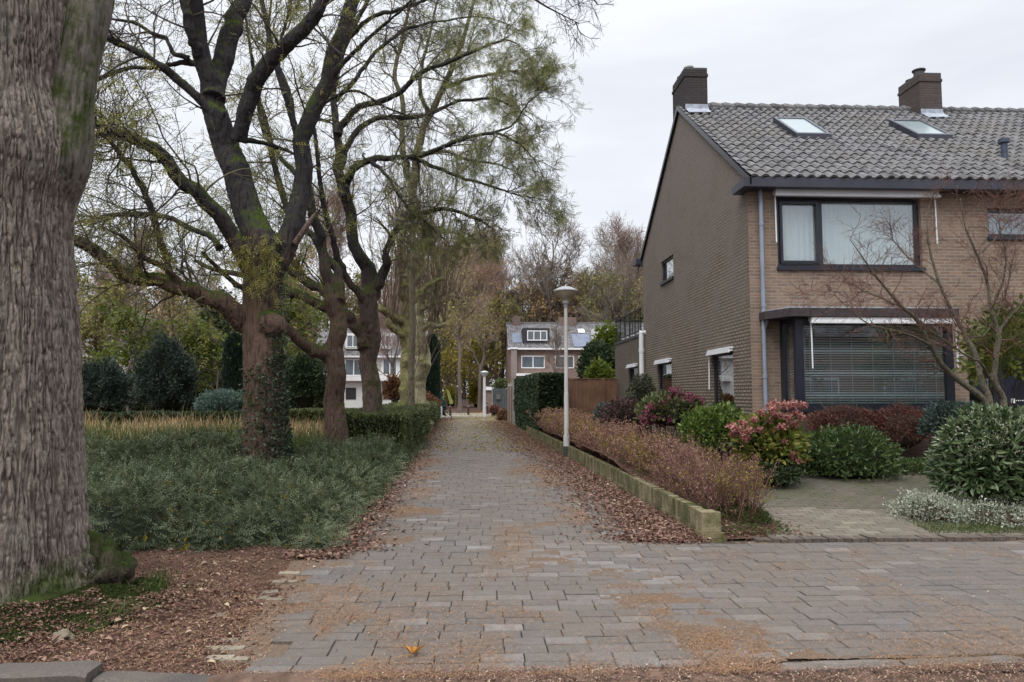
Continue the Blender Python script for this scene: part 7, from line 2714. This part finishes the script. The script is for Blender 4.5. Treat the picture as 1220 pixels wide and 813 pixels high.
hedge('tall_garden_hedge', 'tall dark green garden hedge behind the yews on the left', lambda y: -26.0, lambda y: -8.6, 43.0, 44.0, 0, 2.3, 15000, .22, M_LF_DARK, M_DKCORE, 305, lump=.45, faces='tf', rough=.08)
gbl('dark evergreen shrub directly right of the great trunk', 84, 152, 432, 492, 31, 12000, .16, M_YEW, 801, wid=.28, ls=2.4, lump=.45)
gbl('large dark rounded yew at the end of the low hedge', 165, 231, 404, 494, 30.5, 20000, .15, M_YEW, 802, wid=.28, lump=.42, ls=2.4)
gbl('spreading blue green juniper behind the dry grass', 236, 300, 467, 494, 29.5, 12000, .13, M_CONB, 803, wid=.28, ry=1.2, lump=.3, ls=2.5)
gbl('dark green shrub between the forked and leaning trunks', 338, 388, 424, 484, 31, 9000, .14, M_LF_DARK, 804, lump=.3)
gbl('small green shrub at the foot of the white fronted house', 372, 402, 458, 488, 33, 1800, .14, M_HEDGE, 805)
gbl('brown domed shrub left of the pollards', 458, 482, 448, 480, 36, 1600, .16, M_RUST, 806)
gbl('grey green domed shrub at the far hedge end', 502, 530, 468, 500, 47, 2600, .2, M_BLUEG, 807)
gbl('reddish shrub behind the hedge end', 486, 520, 470, 492, 41, 1800, .18, M_RUST, 808)
gbl('orange brown shrub at the foot of the concrete post', 592, 607, 488, 504, 43, 900, .12, M_RUST, 809, ry=.4)
gbl('dark red low shrub beside the gate', 582, 596, 484, 494, 51, 700, .14, M_RED, 810, ry=.4)
gbl('round clipped bush behind the yard gate', 588, 606, 452, 466, 55, 900, .16, M_HEDGE, 811, ground=False, lump=.08)
gbl('bright yellow shrub at the far end of the path', 560, 578, 452, 487, 82, 1800, .3, M_GOLD, 812, lump=.3)
gbl('yellow brown shrub over the left bollard', 528, 548, 462, 486, 86, 1500, .3, M_GOLD, 813, lump=.3)
gbl('round dark evergreen behind the wooden fence', 690, 736, 408, 462, 40, 4200, .22, M_LF_DARK, 814, lump=.12)
gbl('yellow green shrub just above the wooden fence', 700, 729, 430, 462, 32, 1500, .16, M_LIME, 815)
gbl('lime green tree crown against the annex corner', 706, 742, 389, 440, 47, 2600, .28, M_LIME, 816, name='garden_tree', cat_='tree')


def column(label, px, w, py0, Y, seed, mat=M_CON):
    rg = np.random.default_rng(seed)
    b = W(px, 480, Y)
    zt_ = float(W(px, py0, Y)[2])
    r_ = w / F * Y / 2
    t = thing('conifer_column', label, 'conifer', (b[0], Y, 0))
    n = 9000
    z = zt_ * rg.random(n)
    a = rg.uniform(0, 2 * math.pi, n)
    prof = np.clip((zt_ - z) / (zt_ * .12), 0, 1) ** .5 * (.92 + .12 * fbm(a * 2, z * .8, 0, seed))
    rr = r_ * prof * (1 - .2 * rg.random(n))
    p = np.stack([b[0] + rr * np.cos(a), Y + rr * np.sin(a), z], 1)
    m_ = MB()
    scatter_leaves(m_, p, np.stack([np.cos(a) * .4, np.sin(a) * .4, np.ones(n)], 1), rg.uniform(.15, .32, n), np.clip(rg.normal(.45, .25, n), 0, 1), .35, '4', .25, rg)
    m_.build('foliage', mat, t)
    m_ = MB()
    m_.tubes(np.array([[b[0], Y, q] for q in (0, zt_ * .5, zt_ * .9, zt_ * .96)]), np.array([.82, .84, .78, .2]) * r_, 14)
    m_.build('inner_growth', M_DKCORE, t)


column('narrow dark conifer column beside the pollards at the path end', 513, 19, 402, 44, 821)
column('narrow dark conifer column left of the forked trunk', 279, 24, 402, 37, 822)


def garden_tree(label, px, Y, H, seed, leafmat, nleaf, lsize, twig=M_BGTW, **kw):
    x = float(W(px, 470, Y)[0])
    return tree_variant('garden_tree', label, H, .022 * H * .6, seed, M_BGTR, twig, leafmat, nleaf, lsize, at0=(x, Y), rmin=.010, **kw)


garden_tree('lime leaved garden tree between the great trunk and the yew', 152, 36, 5.6, 831, M_LIME, 5, .22, crown0=.22, n1=22, n2=8, n3=5, ang=60, up=.0)
garden_tree('lime leaved garden tree right of the yew', 258, 38, 5.4, 832, M_LIME, 4, .2, crown0=.3, n1=18, n2=8, n3=5, ang=65, up=-.1)
garden_tree('thin orange brown garden tree behind the yew', 206, 44, 8.5, 833, M_BROWNL, 2, .2, crown0=.3, n1=18, n2=8, n3=6)
garden_tree('olive leaved garden tree beside the great trunk', 112, 42, 8.0, 834, M_OLIVEL, 4, .22, crown0=.25, n1=22, n2=8, n3=6)
garden_tree('bare garden tree behind the small brick outbuilding', 240, 54, 9.5, 835, None, 0, .2, crown0=.3, n1=20, n2=8, n3=6)
garden_tree('leafy green garden tree between forked and leaning trunks', 362, 36, 6.4, 836, M_LIME, 4, .2, crown0=.35, n1=20, n2=8, n3=5, up=.0)
garden_tree('bare pinkish garden tree behind the leafy tree trunk', 470, 52, 9.0, 837, None, 0, .2, twig=M_BGTW2, crown0=.25, n1=22, n2=8, n3=6)
garden_tree('sparse olive garden tree right of the pollards', 548, 60, 13, 838, M_OLIVEL, 2, .25, twig=M_BGTW2, crown0=.3, n1=20, n2=8, n3=6)
garden_tree('bare branchy garden tree in front of the solar panel house', 661, 55, 6.2, 839, None, 0, .2, crown0=.3, n1=16, n2=7, n3=4)
garden_tree('dark leaved garden tree beside the conifer column on the left', 252, 41, 6.0, 840, M_LF_DARK, 5, .24, crown0=.2, n1=22, n2=8, n3=6)
garden_tree('rusty leaved garden tree above the white fronted house', 340, 62, 12, 841, M_BROWNL, 2, .3, crown0=.3, n1=20, n2=8, n3=6)
garden_tree('tall reddish fine twigged tree right of the leafy crown', 572, 72, 16, 842, M_BROWNL, 1, .25, twig=M_BGTW2, crown0=.25, n1=24, n2=9, n3=7, up=.4)
garden_tree('slender golden leaved tree over the right bollard', 573, 78, 10.5, 844, M_GOLD, 3, .3, crown0=.15, n1=22, n2=8, n3=5)
garden_tree('golden leaved tree over the left bollard', 543, 80, 8.5, 845, M_GOLD, 3, .3, crown0=.15, n1=20, n2=8, n3=5)
garden_tree('bare dark tree by the roof edge of the end house', 742, 78, 17, 843, None, 0, .2, crown0=.3, n1=20, n2=8, n3=6, ang=55)

# ------------------------------------------------------------------ across the street, mirrored in the windows
op = thing('facing_house', 'brick house across the street mirrored in the bay window', 'house', (10, -22, 0))
m_ = MB()
m_.box(-4, 60, -26, -20, 0, 5.4)
m_.build('wall', m_brick('facing_brick', (.22, .12, .09), (.17, .1, .08), (.2, .18, .16)), op, uv=True)
m_ = MB()
m_.prism([[-4.3, -19.5, 5.3], [-4.3, -23, 8.6], [-4.3, -26.5, 5.3]], (64.6, 0, 0))
m_.build('roof', M_FROOF, op)
for i in range(10):
    m_ = MB()
    x = -1.5 + i * 5.6
    m_.box(x, x + 2.6, -20, -19.94, 1.0, 2.6)
    f_ = m_.build('window', M_WHITE, op)
    m_ = MB()
    m_.box(x + .1, x + 2.5, -19.935, -19.92, 1.1, 2.5)
    m_.build('pane', M_SKYG, f_)
hedge('street_hedge', 'dark hedge across the street mirrored in the bay window', lambda y: -6.0, lambda y: 60.0, -14.0, -12.9, 0, 1.7, 200, .25, M_LF_DARK, M_DKCORE, 901, faces='tb')
